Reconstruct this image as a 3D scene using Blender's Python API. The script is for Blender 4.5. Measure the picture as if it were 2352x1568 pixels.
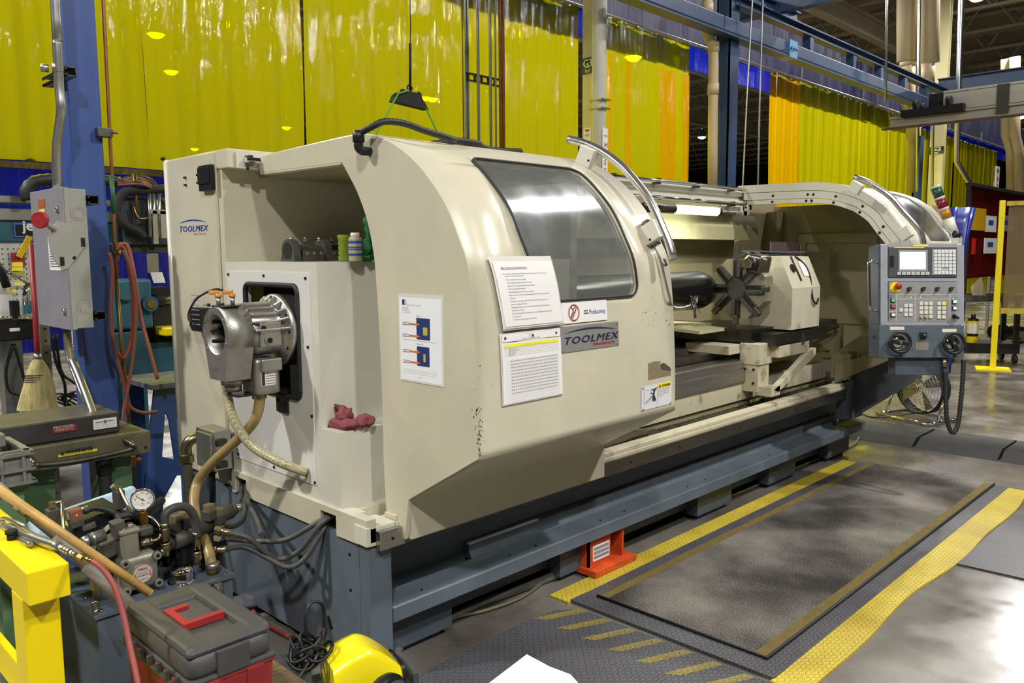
import bpy, bmesh, math, random
from mathutils import Vector as V, Matrix, noise
random.seed(11)
S = bpy.context.scene
COL = S.collection
for o in list(bpy.data.objects): bpy.data.objects.remove(o)

# ---------------------------------------------------------------- camera
F_PX, YAW, PITCH, ROLL, CAMH = 1847.03, 0.796577283, 0.109360548, 0.00641646569, 1.6
_fw = V((math.sin(YAW)*math.cos(PITCH), math.cos(YAW)*math.cos(PITCH), -math.sin(PITCH)))
_ri0 = V((math.cos(YAW), -math.sin(YAW), 0)); _dn0 = _fw.cross(_ri0)
_ri = _ri0*math.cos(ROLL) + _dn0*math.sin(ROLL); _dn = -_ri0*math.sin(ROLL) + _dn0*math.cos(ROLL)
CAM = V((0, 0, CAMH))
cd = bpy.data.cameras.new('camera'); cam = bpy.data.objects.new('camera', cd); COL.objects.link(cam)
cd.sensor_width = 36; cd.lens = F_PX/2352*36; cd.clip_end = 300; cd.clip_start = .05
m = Matrix((( _ri.x, -_dn.x, -_fw.x, 0), (_ri.y, -_dn.y, -_fw.y, 0), (_ri.z, -_dn.z, -_fw.z, CAMH), (0, 0, 0, 1)))
cam.matrix_world = m
S.camera = cam

# ---------------------------------------------------------------- world and exposure
w = bpy.data.worlds.new('world'); S.world = w; w.use_nodes = True
w.node_tree.nodes['Background'].inputs[0].default_value = (.75, .78, .82, 1)
w.node_tree.nodes['Background'].inputs[1].default_value = .10
S.view_settings.view_transform = 'Standard'; S.view_settings.look = 'None'
S.view_settings.exposure = -.28; S.view_settings.gamma = 1
S.view_settings.use_curve_mapping = False

# high bay lamps hanging from the roof: x, y, z, watts (their light is made together with each lamp below)
LAMPS = [(-4.2, 5.6, 7.2, 900), (.8, -4.4, 7.4, 470), (5.6, -3.0, 7.6, 700), (-2.6, -2.4, 7.2, 620),
         (8.6, 1.4, 7.6, 260), (13.5, 2.6, 7.8, 420), (21.0, 4.0, 8.0, 500), (30.0, 3.5, 8.0, 500)]

def ray(px, py): return _ri*((px-1176)/F_PX) + _dn*((py-784)/F_PX) + _fw
def at(px, py, **k):
    """world point on the plane x=, y= or z= (or depth d=) seen at a place of the photograph"""
    d = ray(px, py); a, v = list(k.items())[0]
    if a == 'd': return CAM + d*v
    i = 'xyz'.index(a); return CAM + d*((v-CAM[i])/d[i])

# ---------------------------------------------------------------- materials
def lin(h):
    if not isinstance(h, str): return tuple(h)
    h = h.lstrip('#'); c = [int(h[i:i+2], 16)/255 for i in (0, 2, 4)]
    return tuple(x/12.92 if x <= .04045 else ((x+.055)/1.055)**2.4 for x in c)
def M(name, col, rough=.5, metal=0, var=0, vs=6, bump=0, bs=80, coat=0, col2=None, spec=.5, emit=0, thr=(.35, .65), alpha=1, stretch=None):
    m = bpy.data.materials.new(name); m.use_nodes = True; nt = m.node_tree; N = nt.nodes; L = nt.links
    b = N['Principled BSDF']; c = (*lin(col), 1)
    b.inputs['Base Color'].default_value = c; b.inputs['Roughness'].default_value = rough
    b.inputs['Metallic'].default_value = metal; b.inputs['Specular IOR Level'].default_value = spec
    if coat: b.inputs['Coat Weight'].default_value = coat; b.inputs['Coat Roughness'].default_value = .08
    if alpha < 1: b.inputs['Alpha'].default_value = alpha
    if emit: b.inputs['Emission Color'].default_value = c; b.inputs['Emission Strength'].default_value = emit
    if var or bump:
        tc = N.new('ShaderNodeTexCoord'); src = tc.outputs['Object']
        if stretch:
            mp = N.new('ShaderNodeMapping'); mp.inputs['Scale'].default_value = stretch; L.new(src, mp.inputs[0]); src = mp.outputs[0]
    if var:
        n = N.new('ShaderNodeTexNoise'); n.inputs['Scale'].default_value = vs; n.inputs['Detail'].default_value = 8; n.inputs['Roughness'].default_value = .65
        L.new(src, n.inputs[0]); r = N.new('ShaderNodeMapRange'); r.inputs[1].default_value = thr[0]; r.inputs[2].default_value = thr[1]
        L.new(n.outputs[0], r.inputs[0]); mx = N.new('ShaderNodeMix'); mx.data_type = 'RGBA'
        mx.inputs[6].default_value = c; mx.inputs[7].default_value = (*lin(col2), 1) if col2 else tuple(x*(1-var) for x in c[:3])+(1,)
        L.new(r.outputs[0], mx.inputs[0]); L.new(mx.outputs[2], b.inputs['Base Color'])
    if bump:
        n2 = N.new('ShaderNodeTexNoise'); n2.inputs['Scale'].default_value = bs; n2.inputs['Detail'].default_value = 4
        L.new(src, n2.inputs[0]); bp = N.new('ShaderNodeBump'); bp.inputs['Strength'].default_value = bump; bp.inputs['Distance'].default_value = .01
        L.new(n2.outputs[0], bp.inputs['Height']); L.new(bp.outputs[0], b.inputs['Normal'])
    return m
cream = M('cream_paint', '#cec9b1', .32, var=.1, vs=3, bump=.04, bs=400, coat=.15)
creamw = M('white_cream_paint', '#d6d4c6', .3, var=.06, vs=3, coat=.15)
creamd = M('worn_cream_paint', '#c4bda2', .45, var=1, vs=9, col2='#5a5443', thr=(.56, .75))
inner = M('shade_toned_cream', '#958d6c', .5, var=.12, vs=2)  # machine cream darkened so the colour carries the shade of the interior
blueg = M('blue_grey_paint', '#646f79', .42, var=.28, vs=4, bump=.05, bs=200, stretch=(1, 1, .4))
dkblue = M('dark_blue_grey_paint', '#4b5660', .4, var=.25, vs=5)
steel = M('brushed_steel', '#b9b7b0', .3, .9, var=.25, vs=14, stretch=(.2, 1, 4))
dsteel = M('dark_steel', '#5b5852', .38, 1, var=.35, vs=20)
grsteel = M('worn_steel', '#8b8880', .35, 1, var=.4, vs=12)
chrome = M('chrome', '#e8e8e6', .09, 1)
alu = M('cast_aluminium', '#b3b1ab', .42, .85, var=.2, vs=14, bump=.12, bs=140)
aludk = M('dark_cast_inside', '#33302a', .7, .3)
black = M('black_plastic', '#161719', .42)
blackm = M('matt_black', '#101113', .75)
rubber = M('black_rubber', '#232426', .55, var=.3, vs=20)
hosegrey = M('grey_hose_rubber', '#4d4c4a', .5, var=.3, vs=14)
white = M('white_paper', '#e9e8e6', .55)
white2 = M('plastic_sleeve', '#dfddd6', .18, coat=.5)
ink = M('printed_ink', '#2d2d33', .6)
inkg = M('grey_ink', '#8b8b90', .6)
inkb = M('blue_ink', '#2c4c9e', .5)
inkr = M('red_ink', '#b8352c', .5)
navy = M('navy_ink', '#23284d', .5)
yel = M('yellow_paint', '#f0d800', .38, var=1, vs=30, col2='#6a5b10', thr=(.74, .8))
yelp = M('yellow_label', '#efe03a', .5)
brass = M('brass', '#b59a55', .32, 1, var=.3, vs=30)
fitting = M('zinc_fitting', '#b3ab8c', .3, 1, var=.2, vs=30)
copper = M('copper_pipe', '#a06a48', .42, .7, var=.35, vs=8)
galv = M('galvanised_steel', '#b9bab6', .33, .9, var=.2, vs=16)
red = M('red_plastic', '#a02a2e', .38, var=.2, vs=10)
redd = M('red_toolbox_plastic', '#942a2d', .4, var=.25, vs=5, bump=.05)
bluepaint = M('blue_column_paint', '#3a5496', .45, var=.15, vs=4)
beampaint = M('blue_beam_paint', '#354b6c', .4, var=.15, vs=4)
teal = M('teal_paint', '#2b6173', .45, var=.2, vs=4)
pvc = M('beige_pipe', '#c9b893', .5, var=.08)
columnp = M('cream_column_paint', '#cbc294', .55, var=.08, vs=2)
greyenamel = M('grey_enamel', '#9c9d93', .42, var=.12, vs=7)
purplegrey = M('grey_switch_cover', '#8d8a90', .42, var=.12, vs=7)
orange = M('orange_paint', '#d9521d', .5, var=.35, vs=14)
wood = M('old_wood', '#7d6a4a', .8, var=.6, vs=8, bump=.4, bs=40, stretch=(1, 6, 6))
woodh = M('varnished_wood', '#cfa763', .42, var=.35, vs=10, stretch=(1, 1, 1))
straw = M('broom_straw', '#cdbf80', .8, var=.45, vs=60, bump=.6, bs=120, stretch=(1, 1, .12))
green = M('green_paint', '#5c7f5a', .5, var=.25, vs=5)
ragm = M('red_rag', '#8d4a50', .9, var=.35, vs=30, bump=.3)
granite = M('grey_granite', '#5c594c', .45, var=.3, vs=6)
granited = M('dark_granite_side', '#3a3a39', .5, var=.3, vs=10)
tabletop = M('worn_table_steel', '#777259', .5, .3, var=.35, vs=8)
crateg = M('grey_crate_plastic', '#7f7f7b', .5, var=.45, vs=10)
tan = M('amber_hose', '#a8905c', .35, coat=.2, var=.3, vs=10)
braid = M('braided_hose', '#b9ad7c', .3, coat=.5)
lampon = M('lit_tube', '#fbfde8', .5, emit=14)
amberled = M('orange_lit_bulb', '#ff5a10', .4, emit=4)
greenled = M('green_led', '#7dff5a', .4, emit=3)
screenm = M('lit_screen', '#dfe7ea', .2, emit=.75)
graph = M('charcoal_plastic', '#48463f', .5, var=.2, vs=8, bump=.15, bs=300)
screwm = M('black_screw', '#26251f', .4, .6)
pinkp = M('pinkish_card', '#8f7a7c', .6)
hosered = M('red_air_hose', '#8f4038', .55, var=.15)
hosepink = M('pinkish_hose', '#b06a5a', .5, var=.3, vs=8)
blueb = M('blue_tarp', '#20309a', .4)
limeg = M('green_bottle_plastic', '#6f8420', .3, coat=.3)
gloveg = M('green_glove', '#1c6e36', .7)
def nodes_mat(name):
    m = bpy.data.materials.new(name); m.use_nodes = True; nt = m.node_tree
    b = nt.nodes['Principled BSDF']; return m, nt, nt.nodes, nt.links, b
def carton(name, c1, c2, scale=1.0, rough=.6, thr=(.4, .6), bump=.3, bs=300):   # mottled carpet
    m, nt, N, L, b = nodes_mat(name)
    tc = N.new('ShaderNodeTexCoord'); n = N.new('ShaderNodeTexNoise'); n.inputs['Scale'].default_value = scale; n.inputs['Detail'].default_value = 6; L.new(tc.outputs['Object'], n.inputs[0])
    n2 = N.new('ShaderNodeTexNoise'); n2.inputs['Scale'].default_value = bs; n2.inputs['Detail'].default_value = 2; L.new(tc.outputs['Object'], n2.inputs[0])
    a = N.new('ShaderNodeMath'); a.operation = 'MULTIPLY_ADD'; a.inputs[1].default_value = .55; L.new(n2.outputs[0], a.inputs[0])
    s = N.new('ShaderNodeMath'); s.operation = 'MULTIPLY'; s.inputs[1].default_value = .8; L.new(n.outputs[0], s.inputs[0]); L.new(s.outputs[0], a.inputs[2])
    r = N.new('ShaderNodeMapRange'); r.inputs[1].default_value = thr[0]; r.inputs[2].default_value = thr[1]; L.new(a.outputs[0], r.inputs[0])
    mx = N.new('ShaderNodeMix'); mx.data_type = 'RGBA'; mx.inputs[6].default_value = (*lin(c1), 1); mx.inputs[7].default_value = (*lin(c2), 1); L.new(r.outputs[0], mx.inputs[0]); L.new(mx.outputs[2], b.inputs['Base Color'])
    bp = N.new('ShaderNodeBump'); bp.inputs['Strength'].default_value = bump; bp.inputs['Distance'].default_value = .01; L.new(n2.outputs[0], bp.inputs['Height']); L.new(bp.outputs[0], b.inputs['Normal'])
    b.inputs['Roughness'].default_value = rough; return m
carpet = carton('grey_carpet', '#2b2926', '#9b958a', 1.7, .95, (.58, .92), .9, 170)
olivest = M('olive_stripe', '#6f5f2c', .85, var=.3, vs=20)
def tread(name, col, cell=.034, rough=.4, wear=None):     # raised crossed lozenges
    m, nt, N, L, b = nodes_mat(name)
    tc = N.new('ShaderNodeTexCoord'); outs = []
    for off, ang in ((0, .7), (.5, -.7)):
        mp = N.new('ShaderNodeMapping'); mp.inputs['Scale'].default_value = (1/cell, 1/cell, 0); mp.inputs['Location'].default_value = (off, off, 0); L.new(tc.outputs['Object'], mp.inputs[0])
        fr = N.new('ShaderNodeVectorMath'); fr.operation = 'FRACTION'; L.new(mp.outputs[0], fr.inputs[0])
        sb = N.new('ShaderNodeVectorMath'); sb.operation = 'SUBTRACT'; sb.inputs[1].default_value = (.5, .5, 0); L.new(fr.outputs[0], sb.inputs[0])
        ro = N.new('ShaderNodeMapping'); ro.inputs['Rotation'].default_value = (0, 0, ang); ro.inputs['Scale'].default_value = (1, 1, 0); L.new(sb.outputs[0], ro.inputs[0])
        sc = N.new('ShaderNodeVectorMath'); sc.operation = 'MULTIPLY'; sc.inputs[1].default_value = (1, 3.6, 0); L.new(ro.outputs[0], sc.inputs[0])
        ln = N.new('ShaderNodeVectorMath'); ln.operation = 'LENGTH'; L.new(sc.outputs[0], ln.inputs[0])
        mr = N.new('ShaderNodeMapRange'); mr.inputs[1].default_value = .48; mr.inputs[2].default_value = .34; L.new(ln.outputs['Value'], mr.inputs[0]); outs.append(mr.outputs[0])
    mxm = N.new('ShaderNodeMath'); mxm.operation = 'MAXIMUM'; L.new(outs[0], mxm.inputs[0]); L.new(outs[1], mxm.inputs[1])
    bp = N.new('ShaderNodeBump'); bp.inputs['Strength'].default_value = 1; bp.inputs['Distance'].default_value = .009; L.new(mxm.outputs[0], bp.inputs['Height']); L.new(bp.outputs[0], b.inputs['Normal'])
    n = N.new('ShaderNodeTexNoise'); n.inputs['Scale'].default_value = 2.5; n.inputs['Detail'].default_value = 7; L.new(tc.outputs['Object'], n.inputs[0])
    r = N.new('ShaderNodeMapRange'); r.inputs[1].default_value = .4; r.inputs[2].default_value = .7; L.new(n.outputs[0], r.inputs[0])
    mx = N.new('ShaderNodeMix'); mx.data_type = 'RGBA'; mx.inputs[6].default_value = (*lin(col), 1); mx.inputs[7].default_value = (*lin(wear or col), 1); L.new(r.outputs[0], mx.inputs[0]); L.new(mx.outputs[2], b.inputs['Base Color'])
    b.inputs['Roughness'].default_value = rough; return m
treadg = tread('grey_tread_rubber', '#55555a', .034, .42, '#47464a')
tready = tread('yellow_tread_rubber', '#cdb83c', .034, .5, '#b0982c')
treadr = tread('ribbed_grey_rubber', '#57575c', .02, .42, '#4a4a4e')
def concrete():
    m, nt, N, L, b = nodes_mat('sealed_concrete')
    tc = N.new('ShaderNodeTexCoord')
    n = N.new('ShaderNodeTexNoise'); n.inputs['Scale'].default_value = .9; n.inputs['Detail'].default_value = 9; n.inputs['Roughness'].default_value = .62; L.new(tc.outputs['Object'], n.inputs[0])
    cr = N.new('ShaderNodeValToRGB'); e = cr.color_ramp.elements; e[0].position = .34; e[0].color = (*lin('#423d37'), 1); e[1].position = .68; e[1].color = (*lin('#858079'), 1)
    L.new(n.outputs[0], cr.inputs[0]); L.new(cr.outputs[0], b.inputs['Base Color'])
    n2 = N.new('ShaderNodeTexNoise'); n2.inputs['Scale'].default_value = 3; n2.inputs['Detail'].default_value = 8; L.new(tc.outputs['Object'], n2.inputs[0])
    r = N.new('ShaderNodeMapRange'); r.inputs[1].default_value = .35; r.inputs[2].default_value = .7; r.inputs[3].default_value = .12; r.inputs[4].default_value = .42; L.new(n2.outputs[0], r.inputs[0]); L.new(r.outputs[0], b.inputs['Roughness'])
    bp = N.new('ShaderNodeBump'); bp.inputs['Strength'].default_value = .12; bp.inputs['Distance'].default_value = .01; L.new(n2.outputs[0], bp.inputs['Height']); L.new(bp.outputs[0], b.inputs['Normal'])
    return m
conc = concrete()
def vinyl(name, col, trans, glow=.5, rough=.08, tcol=None):   # see-through coloured vinyl strip
    m, nt, N, L, b = nodes_mat(name); out = N['Material Output']; N.remove(b)
    c = (*lin(col), 1); tcq = (*lin(tcol or col), 1)
    t = N.new('ShaderNodeBsdfTransparent'); t.inputs[0].default_value = tcq
    d = N.new('ShaderNodeBsdfDiffuse'); d.inputs[0].default_value = c
    tl = N.new('ShaderNodeBsdfTranslucent'); tl.inputs[0].default_value = c
    g = N.new('ShaderNodeBsdfGlossy'); g.inputs['Roughness'].default_value = rough
    tc = N.new('ShaderNodeTexCoord'); mp = N.new('ShaderNodeMapping'); mp.inputs['Scale'].default_value = (16, 16, 1.6); L.new(tc.outputs['Object'], mp.inputs[0])
    n = N.new('ShaderNodeTexNoise'); n.inputs['Scale'].default_value = 1; n.inputs['Detail'].default_value = 5; L.new(mp.outputs[0], n.inputs[0])
    bp = N.new('ShaderNodeBump'); bp.inputs['Strength'].default_value = 1; bp.inputs['Distance'].default_value = .035; L.new(n.outputs[0], bp.inputs['Height']); L.new(bp.outputs[0], g.inputs['Normal'])
    m1 = N.new('ShaderNodeMixShader'); m1.inputs[0].default_value = glow; L.new(d.outputs[0], m1.inputs[1]); L.new(tl.outputs[0], m1.inputs[2])
    m2 = N.new('ShaderNodeMixShader'); m2.inputs[0].default_value = trans; L.new(m1.outputs[0], m2.inputs[1]); L.new(t.outputs[0], m2.inputs[2])
    m3 = N.new('ShaderNodeMixShader'); m3.inputs[0].default_value = .09; L.new(m2.outputs[0], m3.inputs[1]); L.new(g.outputs[0], m3.inputs[2])
    L.new(m3.outputs[0], out.inputs[0]); return m
vyel = vinyl('yellow_vinyl', '#cfc606', .56, .92, rough=.05, tcol='#e2e000')
vora = vinyl('orange_yellow_vinyl', '#e6b400', .5, .92, tcol='#f2bc00')
vblue = vinyl('backlit_blue_vinyl', '#0e1a90', .06, .6, tcol='#1020c0')  # brighter blue stands in for light coming through the band from behind
vblue2 = vinyl('lower_blue_vinyl', '#0d1470', .06, .45, tcol='#1020c0')
vnavy = vinyl('navy_vinyl', '#20204a', .1, .3, rough=.45, tcol='#202050')
vred = vinyl('red_screen_vinyl', '#6a2018', .3, .4, tcol='#8e2a1c')
vclear = vinyl('clear_smoky_vinyl', '#b9a887', .72, .4, tcol='#e2d8c0')
def pane(name, haze, t, rough, col='#9aa09c', dif=.3):
    m, nt, N, L, b = nodes_mat(name); out = N['Material Output']; N.remove(b)
    tr = N.new('ShaderNodeBsdfTransparent'); tr.inputs[0].default_value = (t, t, t, 1)
    g = N.new('ShaderNodeBsdfGlossy'); g.inputs['Roughness'].default_value = rough; g.inputs[0].default_value = (.8, .82, .88, 1)
    d = N.new('ShaderNodeBsdfDiffuse'); d.inputs[0].default_value = (*lin(col), 1)
    tc = N.new('ShaderNodeTexCoord'); n = N.new('ShaderNodeTexNoise'); n.inputs['Scale'].default_value = 5; n.inputs['Detail'].default_value = 8; L.new(tc.outputs['Object'], n.inputs[0])
    r = N.new('ShaderNodeMapRange'); r.inputs[1].default_value = .3; r.inputs[2].default_value = .75; r.inputs[3].default_value = rough*.7; r.inputs[4].default_value = rough*1.6; L.new(n.outputs[0], r.inputs[0]); L.new(r.outputs[0], g.inputs['Roughness'])
    a = N.new('ShaderNodeMixShader'); a.inputs[0].default_value = dif; L.new(g.outputs[0], a.inputs[1]); L.new(d.outputs[0], a.inputs[2])
    c = N.new('ShaderNodeMixShader'); c.inputs[0].default_value = haze; L.new(tr.outputs[0], c.inputs[1]); L.new(a.outputs[0], c.inputs[2])
    L.new(c.outputs[0], out.inputs[0]); return m
doorglass = pane('scratched_window_plastic', .62, .6, .17, dif=.38)
smokypane = pane('smoky_scratched_window', .6, .3, .25, '#55565a', .45)
lidglass = pane('clear_lens', .2, .95, .05)

# ---------------------------------------------------------------- geometry builder
def smoothpath(pts, n=8, closed=False):
    P = [V(p) for p in pts]; out = []
    if len(P) < 3: return P
    for i in range(len(P)-1):
        p0 = P[i-1] if i else P[0]*2-P[1]; p1 = P[i]; p2 = P[i+1]; p3 = P[i+2] if i+2 < len(P) else P[-1]*2-P[-2]
        for k in range(n):
            t = k/n; out.append(.5*((2*p1)+(p2-p0)*t+(2*p0-5*p1+4*p2-p3)*t*t+(3*p1-p0-3*p2+p3)*t**3))
    out.append(P[-1]); return out
FONT = None
class G:
    def __init__(s): s.bm = bmesh.new()
    def poly(s, pts, mi=0, smooth=False):
        f = s.bm.faces.new([s.bm.verts.new(p) for p in pts]); f.material_index = mi; f.smooth = smooth; return s
    def box(s, a, b, mi=0, bev=0):
        a = V(a); b = V(b); c = (a+b)/2; d = b-a; return s.ob(c, (abs(d.x), abs(d.y), abs(d.z)), None, mi, bev)
    def ob(s, c, d, R=None, mi=0, bev=0, taper=1):
        """box at centre c, size d, rotation matrix R; taper scales the top"""
        vs = []
        for z in (-.5, .5):
            for x, y in ((-.5, -.5), (.5, -.5), (.5, .5), (-.5, .5)):
                k = taper if z > 0 else 1
                p = V((x*d[0]*k, y*d[1]*k, z*d[2])); p = (R @ p if R else p)+V(c); vs.append(s.bm.verts.new(p))
        fs = [s.bm.faces.new([vs[i] for i in q]) for q in ((3, 2, 1, 0), (4, 5, 6, 7), (0, 1, 5, 4), (1, 2, 6, 5), (2, 3, 7, 6), (3, 0, 4, 7))]
        for f in fs: f.material_index = mi
        if bev:
            es = list({e for f in fs for e in f.edges}); r = bmesh.ops.bevel(s.bm, geom=es, offset=bev, segments=2 if bev < .015 else 5, affect='EDGES', profile=.5)
            for f in r['faces']: f.material_index = mi; f.smooth = bev >= .015
        return s
    def prism(s, pts, ax, lo, hi, mi=0, smooth=False):
        """polygon in the plane across axis ax ('x': pts are y,z; 'y': x,z; 'z': x,y)"""
        def mk(p, v): return {'x': (v, p[0], p[1]), 'y': (p[0], v, p[1]), 'z': (p[0], p[1], v)}[ax]
        A = [s.bm.verts.new(mk(p, lo)) for p in pts]; B = [s.bm.verts.new(mk(p, hi)) for p in pts]; n = len(pts); fs = []
        fs.append(s.bm.faces.new(A)); fs.append(s.bm.faces.new(B[::-1]))
        for i in range(n):
            f = s.bm.faces.new((A[i], B[i], B[(i+1) % n], A[(i+1) % n])); f.smooth = smooth; fs.append(f)
        for f in fs: f.material_index = mi
        return s
    def tube(s, pts, r, n=10, mi=0, cap=True, sm=0, rib=None):
        P = smoothpath(pts, sm) if sm else [V(p) for p in pts]
        rings = []; prev = None; acc = 0
        for i, p in enumerate(P):
            t = (P[min(i+1, len(P)-1)]-P[max(i-1, 0)]); t = t.normalized() if t.length > 1e-9 else V((0, 0, 1))
            if prev is None:
                u = t.orthogonal().normalized()
            else:
                u = prev-t*prev.dot(t); u = u.normalized() if u.length > 1e-6 else t.orthogonal().normalized()
            prev = u; v = t.cross(u); rr = r(i/(len(P)-1)) if callable(r) else r
            if rib: rr *= (1 if i % 2 else 1-rib)
            rings.append([s.bm.verts.new(p+(u*math.cos(a)+v*math.sin(a))*rr) for a in [2*math.pi*k/n for k in range(n)]])
        for a, b in zip(rings, rings[1:]):
            for k in range(n):
                f = s.bm.faces.new((a[k], a[(k+1) % n], b[(k+1) % n], b[k])); f.smooth = True; f.material_index = mi
        if cap:
            for q in (rings[0][::-1], rings[-1]): f = s.bm.faces.new(q); f.material_index = mi
        return s
    def ribbed(s, pts, r, pitch=.008, n=10, mi=0, sm=8, depth=.18):
        P = smoothpath(pts, sm); Q = [P[0]]; d = 0
        for a, b in zip(P, P[1:]):
            L = (b-a).length
            while d+L >= pitch:
                a = a+(b-a).normalized()*(pitch-d); L = (b-a).length; d = 0; Q.append(a.copy())
            d += L
        return s.tube(Q, r, n, mi, True, 0, depth)
    def cyl(s, p0, p1, r, r1=None, n=20, mi=0, cap=True, smooth=True):
        p0 = V(p0); p1 = V(p1); t = (p1-p0).normalized(); u = t.orthogonal().normalized(); v = t.cross(u); r1 = r if r1 is None else r1
        A = []; B = []
        for k in range(n):
            a = 2*math.pi*k/n; d = u*math.cos(a)+v*math.sin(a); A.append(s.bm.verts.new(p0+d*r)); B.append(s.bm.verts.new(p1+d*r1))
        for k in range(n):
            f = s.bm.faces.new((A[k], A[(k+1) % n], B[(k+1) % n], B[k])); f.smooth = smooth; f.material_index = mi
        if cap:
            for q in (A[::-1], B): f = s.bm.faces.new(q); f.material_index = mi
        return s
    def lathe(s, prof, o, ax, n=28, mi=0, up=None, closed=False):
        """prof: (radius, height) pairs turned about the axis ax through o"""
        t = V(ax).normalized(); u = (V(up)-t*V(up).dot(t)).normalized() if up else t.orthogonal().normalized(); v = t.cross(u); o = V(o); rings = []
        for r, h in prof:
            if r < 1e-6: rings.append([s.bm.verts.new(o+t*h)])
            else: rings.append([s.bm.verts.new(o+t*h+(u*math.cos(2*math.pi*k/n)+v*math.sin(2*math.pi*k/n))*r) for k in range(n)])
        for a, b in zip(rings, rings[1:]):
            for k in range(n):
                q = [a[k % len(a)], a[(k+1) % len(a)], b[(k+1) % len(b)], b[k % len(b)]]; q2 = []
                for x in q:
                    if x not in q2: q2.append(x)
                if len(q2) > 2: f = s.bm.faces.new(q2); f.smooth = True; f.material_index = mi
        return s
    def sphere(s, c, r, n=14, mi=0, sc=(1, 1, 1)):
        m = Matrix.Translation(c) @ Matrix.Diagonal((r*sc[0], r*sc[1], r*sc[2], 1)); k = len(s.bm.faces)
        bmesh.ops.create_uvsphere(s.bm, u_segments=n, v_segments=max(6, n//2+1), radius=1, matrix=m); s.bm.faces.ensure_lookup_table()
        for f in s.bm.faces[k:]: f.smooth = True; f.material_index = mi
        return s
    def grid(s, fn, nu, nv, mi=0, smooth=True):
        W = [[s.bm.verts.new(fn(i/nu, j/nv)) for j in range(nv+1)] for i in range(nu+1)]
        for i in range(nu):
            for j in range(nv):
                f = s.bm.faces.new((W[i][j], W[i+1][j], W[i+1][j+1], W[i][j+1])); f.smooth = smooth; f.material_index = mi
        return s
    def text(s, t, fn, size, mi=0, sx=1, bold=0, al='LEFT', shear=0, sp=1):
        """flat lettering; fn maps letter-plane metres (a, b) to a world point"""
        c = bpy.data.curves.new('t', 'FONT'); c.body = t; c.size = size; c.align_x = al; c.offset = bold; c.shear = shear; c.space_character = sp; c.resolution_u = 2
        o = bpy.data.objects.new('t', c); COL.objects.link(o); me = bpy.data.meshes.new_from_object(o.evaluated_get(bpy.context.evaluated_depsgraph_get()))
        vs = [s.bm.verts.new(fn(v.co.x*sx, v.co.y)) for v in me.vertices]
        for p in me.polygons:
            try: f = s.bm.faces.new([vs[i] for i in p.vertices]); f.material_index = mi
            except ValueError: pass
        bpy.data.objects.remove(o); bpy.data.curves.remove(c); bpy.data.meshes.remove(me); return s
    def screws(s, pts, nrm, r=.006, h=.004, mi=0):
        for p in pts: s.cyl(V(p), V(p)+V(nrm)*h, r, r*.7, 8, mi)
        return s
def frame(o, u, v):
    o = V(o); u = V(u).normalized(); v = V(v).normalized(); return lambda a, b: o+u*a+v*b
def rot(ax, deg): return Matrix.Rotation(math.radians(deg), 3, ax)
WL = {}
def add(name, g, mats, parent=None, label=None, kind=None, origin=None):
    bm = g.bm; mats = mats if isinstance(mats, (list, tuple)) else [mats]
    bmesh.ops.recalc_face_normals(bm, faces=bm.faces) if not getattr(g, 'norecalc', False) else None
    vs = [v.co for v in bm.verts]
    lo = V((min(v.x for v in vs), min(v.y for v in vs), min(v.z for v in vs))); hi = V((max(v.x for v in vs), max(v.y for v in vs), max(v.z for v in vs)))
    o = V(origin) if origin is not None else V(((lo.x+hi.x)/2, (lo.y+hi.y)/2, lo.z))
    bmesh.ops.translate(bm, verts=bm.verts, vec=-o)
    me = bpy.data.meshes.new(name); bm.to_mesh(me); bm.free()
    for m in mats: me.materials.append(m)
    ob = bpy.data.objects.new(name, me); COL.objects.link(ob); WL[ob.name] = o
    if parent: ob.parent = parent; ob.location = o-WL[parent.name]
    else: ob.location = o
    if label: ob['label'] = label
    if kind: ob['kind'] = kind
    return ob
def thing(name, label, cat, loc, group=None):
    o = bpy.data.objects.new(name, None); COL.objects.link(o); o.location = loc; o.empty_display_size = .1; WL[o.name] = V(loc)
    o['label'] = label; o['category'] = cat
    if group: o['group'] = group
    return o
def top(name, label, cat, g, mats, group=None, kind=None):
    o = add(name, g, mats, None, label, kind); o['category'] = cat
    if group: o['group'] = group
    return o
def struct(name, g, mats, parent=None): return add(name, g, mats, parent, kind=None if parent else 'structure')
def hexbolt(g, p, nrm, r=.01, h=.008, mi=0): g.cyl(V(p), V(p)+V(nrm)*h, r, r, 6, mi, smooth=False)
# ================================================================ SETTING
g = G(); g.box((-14, -12, -.1), (80, 60, 0)); struct('floor', g, conc)
roofm = M('roof_deck', '#8a7d6a', .85, var=.25, vs=1.5); wallm = M('far_wall', '#4a4640', .8, var=.3, vs=1)
g = G(); g.box((-14, -12, 9.6), (80, 60, 9.75)); struct('ceiling', g, roofm)
g = G(); g.box((-14, 59.8, 0), (80, 60, 9.7)); struct('wall_back', g, wallm)
g = G(); g.box((79.8, -12, 0), (80, 60, 9.7)); struct('wall_right', g, wallm)
g = G(); g.box((-14, -12, 0), (80, -11.8, 9.7)); struct('wall_front', g, wallm)
g = G(); g.box((-14, -12, 0), (-13.8, 60, 9.7)); struct('wall_left', g, wallm)
trm = M('truss_paint', '#a39780', .7)
def truss(x):
    g = G(); y0, y1, zb, zt = -10, 58, 8.3, 9.45
    g.box((x-.06, y0, zb), (x+.06, y1, zb+.07)); g.box((x-.06, y0, zt), (x+.06, y1, zt+.07)); n = 45; st = (y1-y0)/n
    for i in range(n):
        a = y0+i*st; g.tube([(x, a, zb), (x, a+st/2, zt)], .028, 5); g.tube([(x, a+st/2, zt), (x, a+st, zb)], .028, 5)
    struct('roof_truss', g, trm)
for i in range(20): truss(7+2.7*i)
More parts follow.
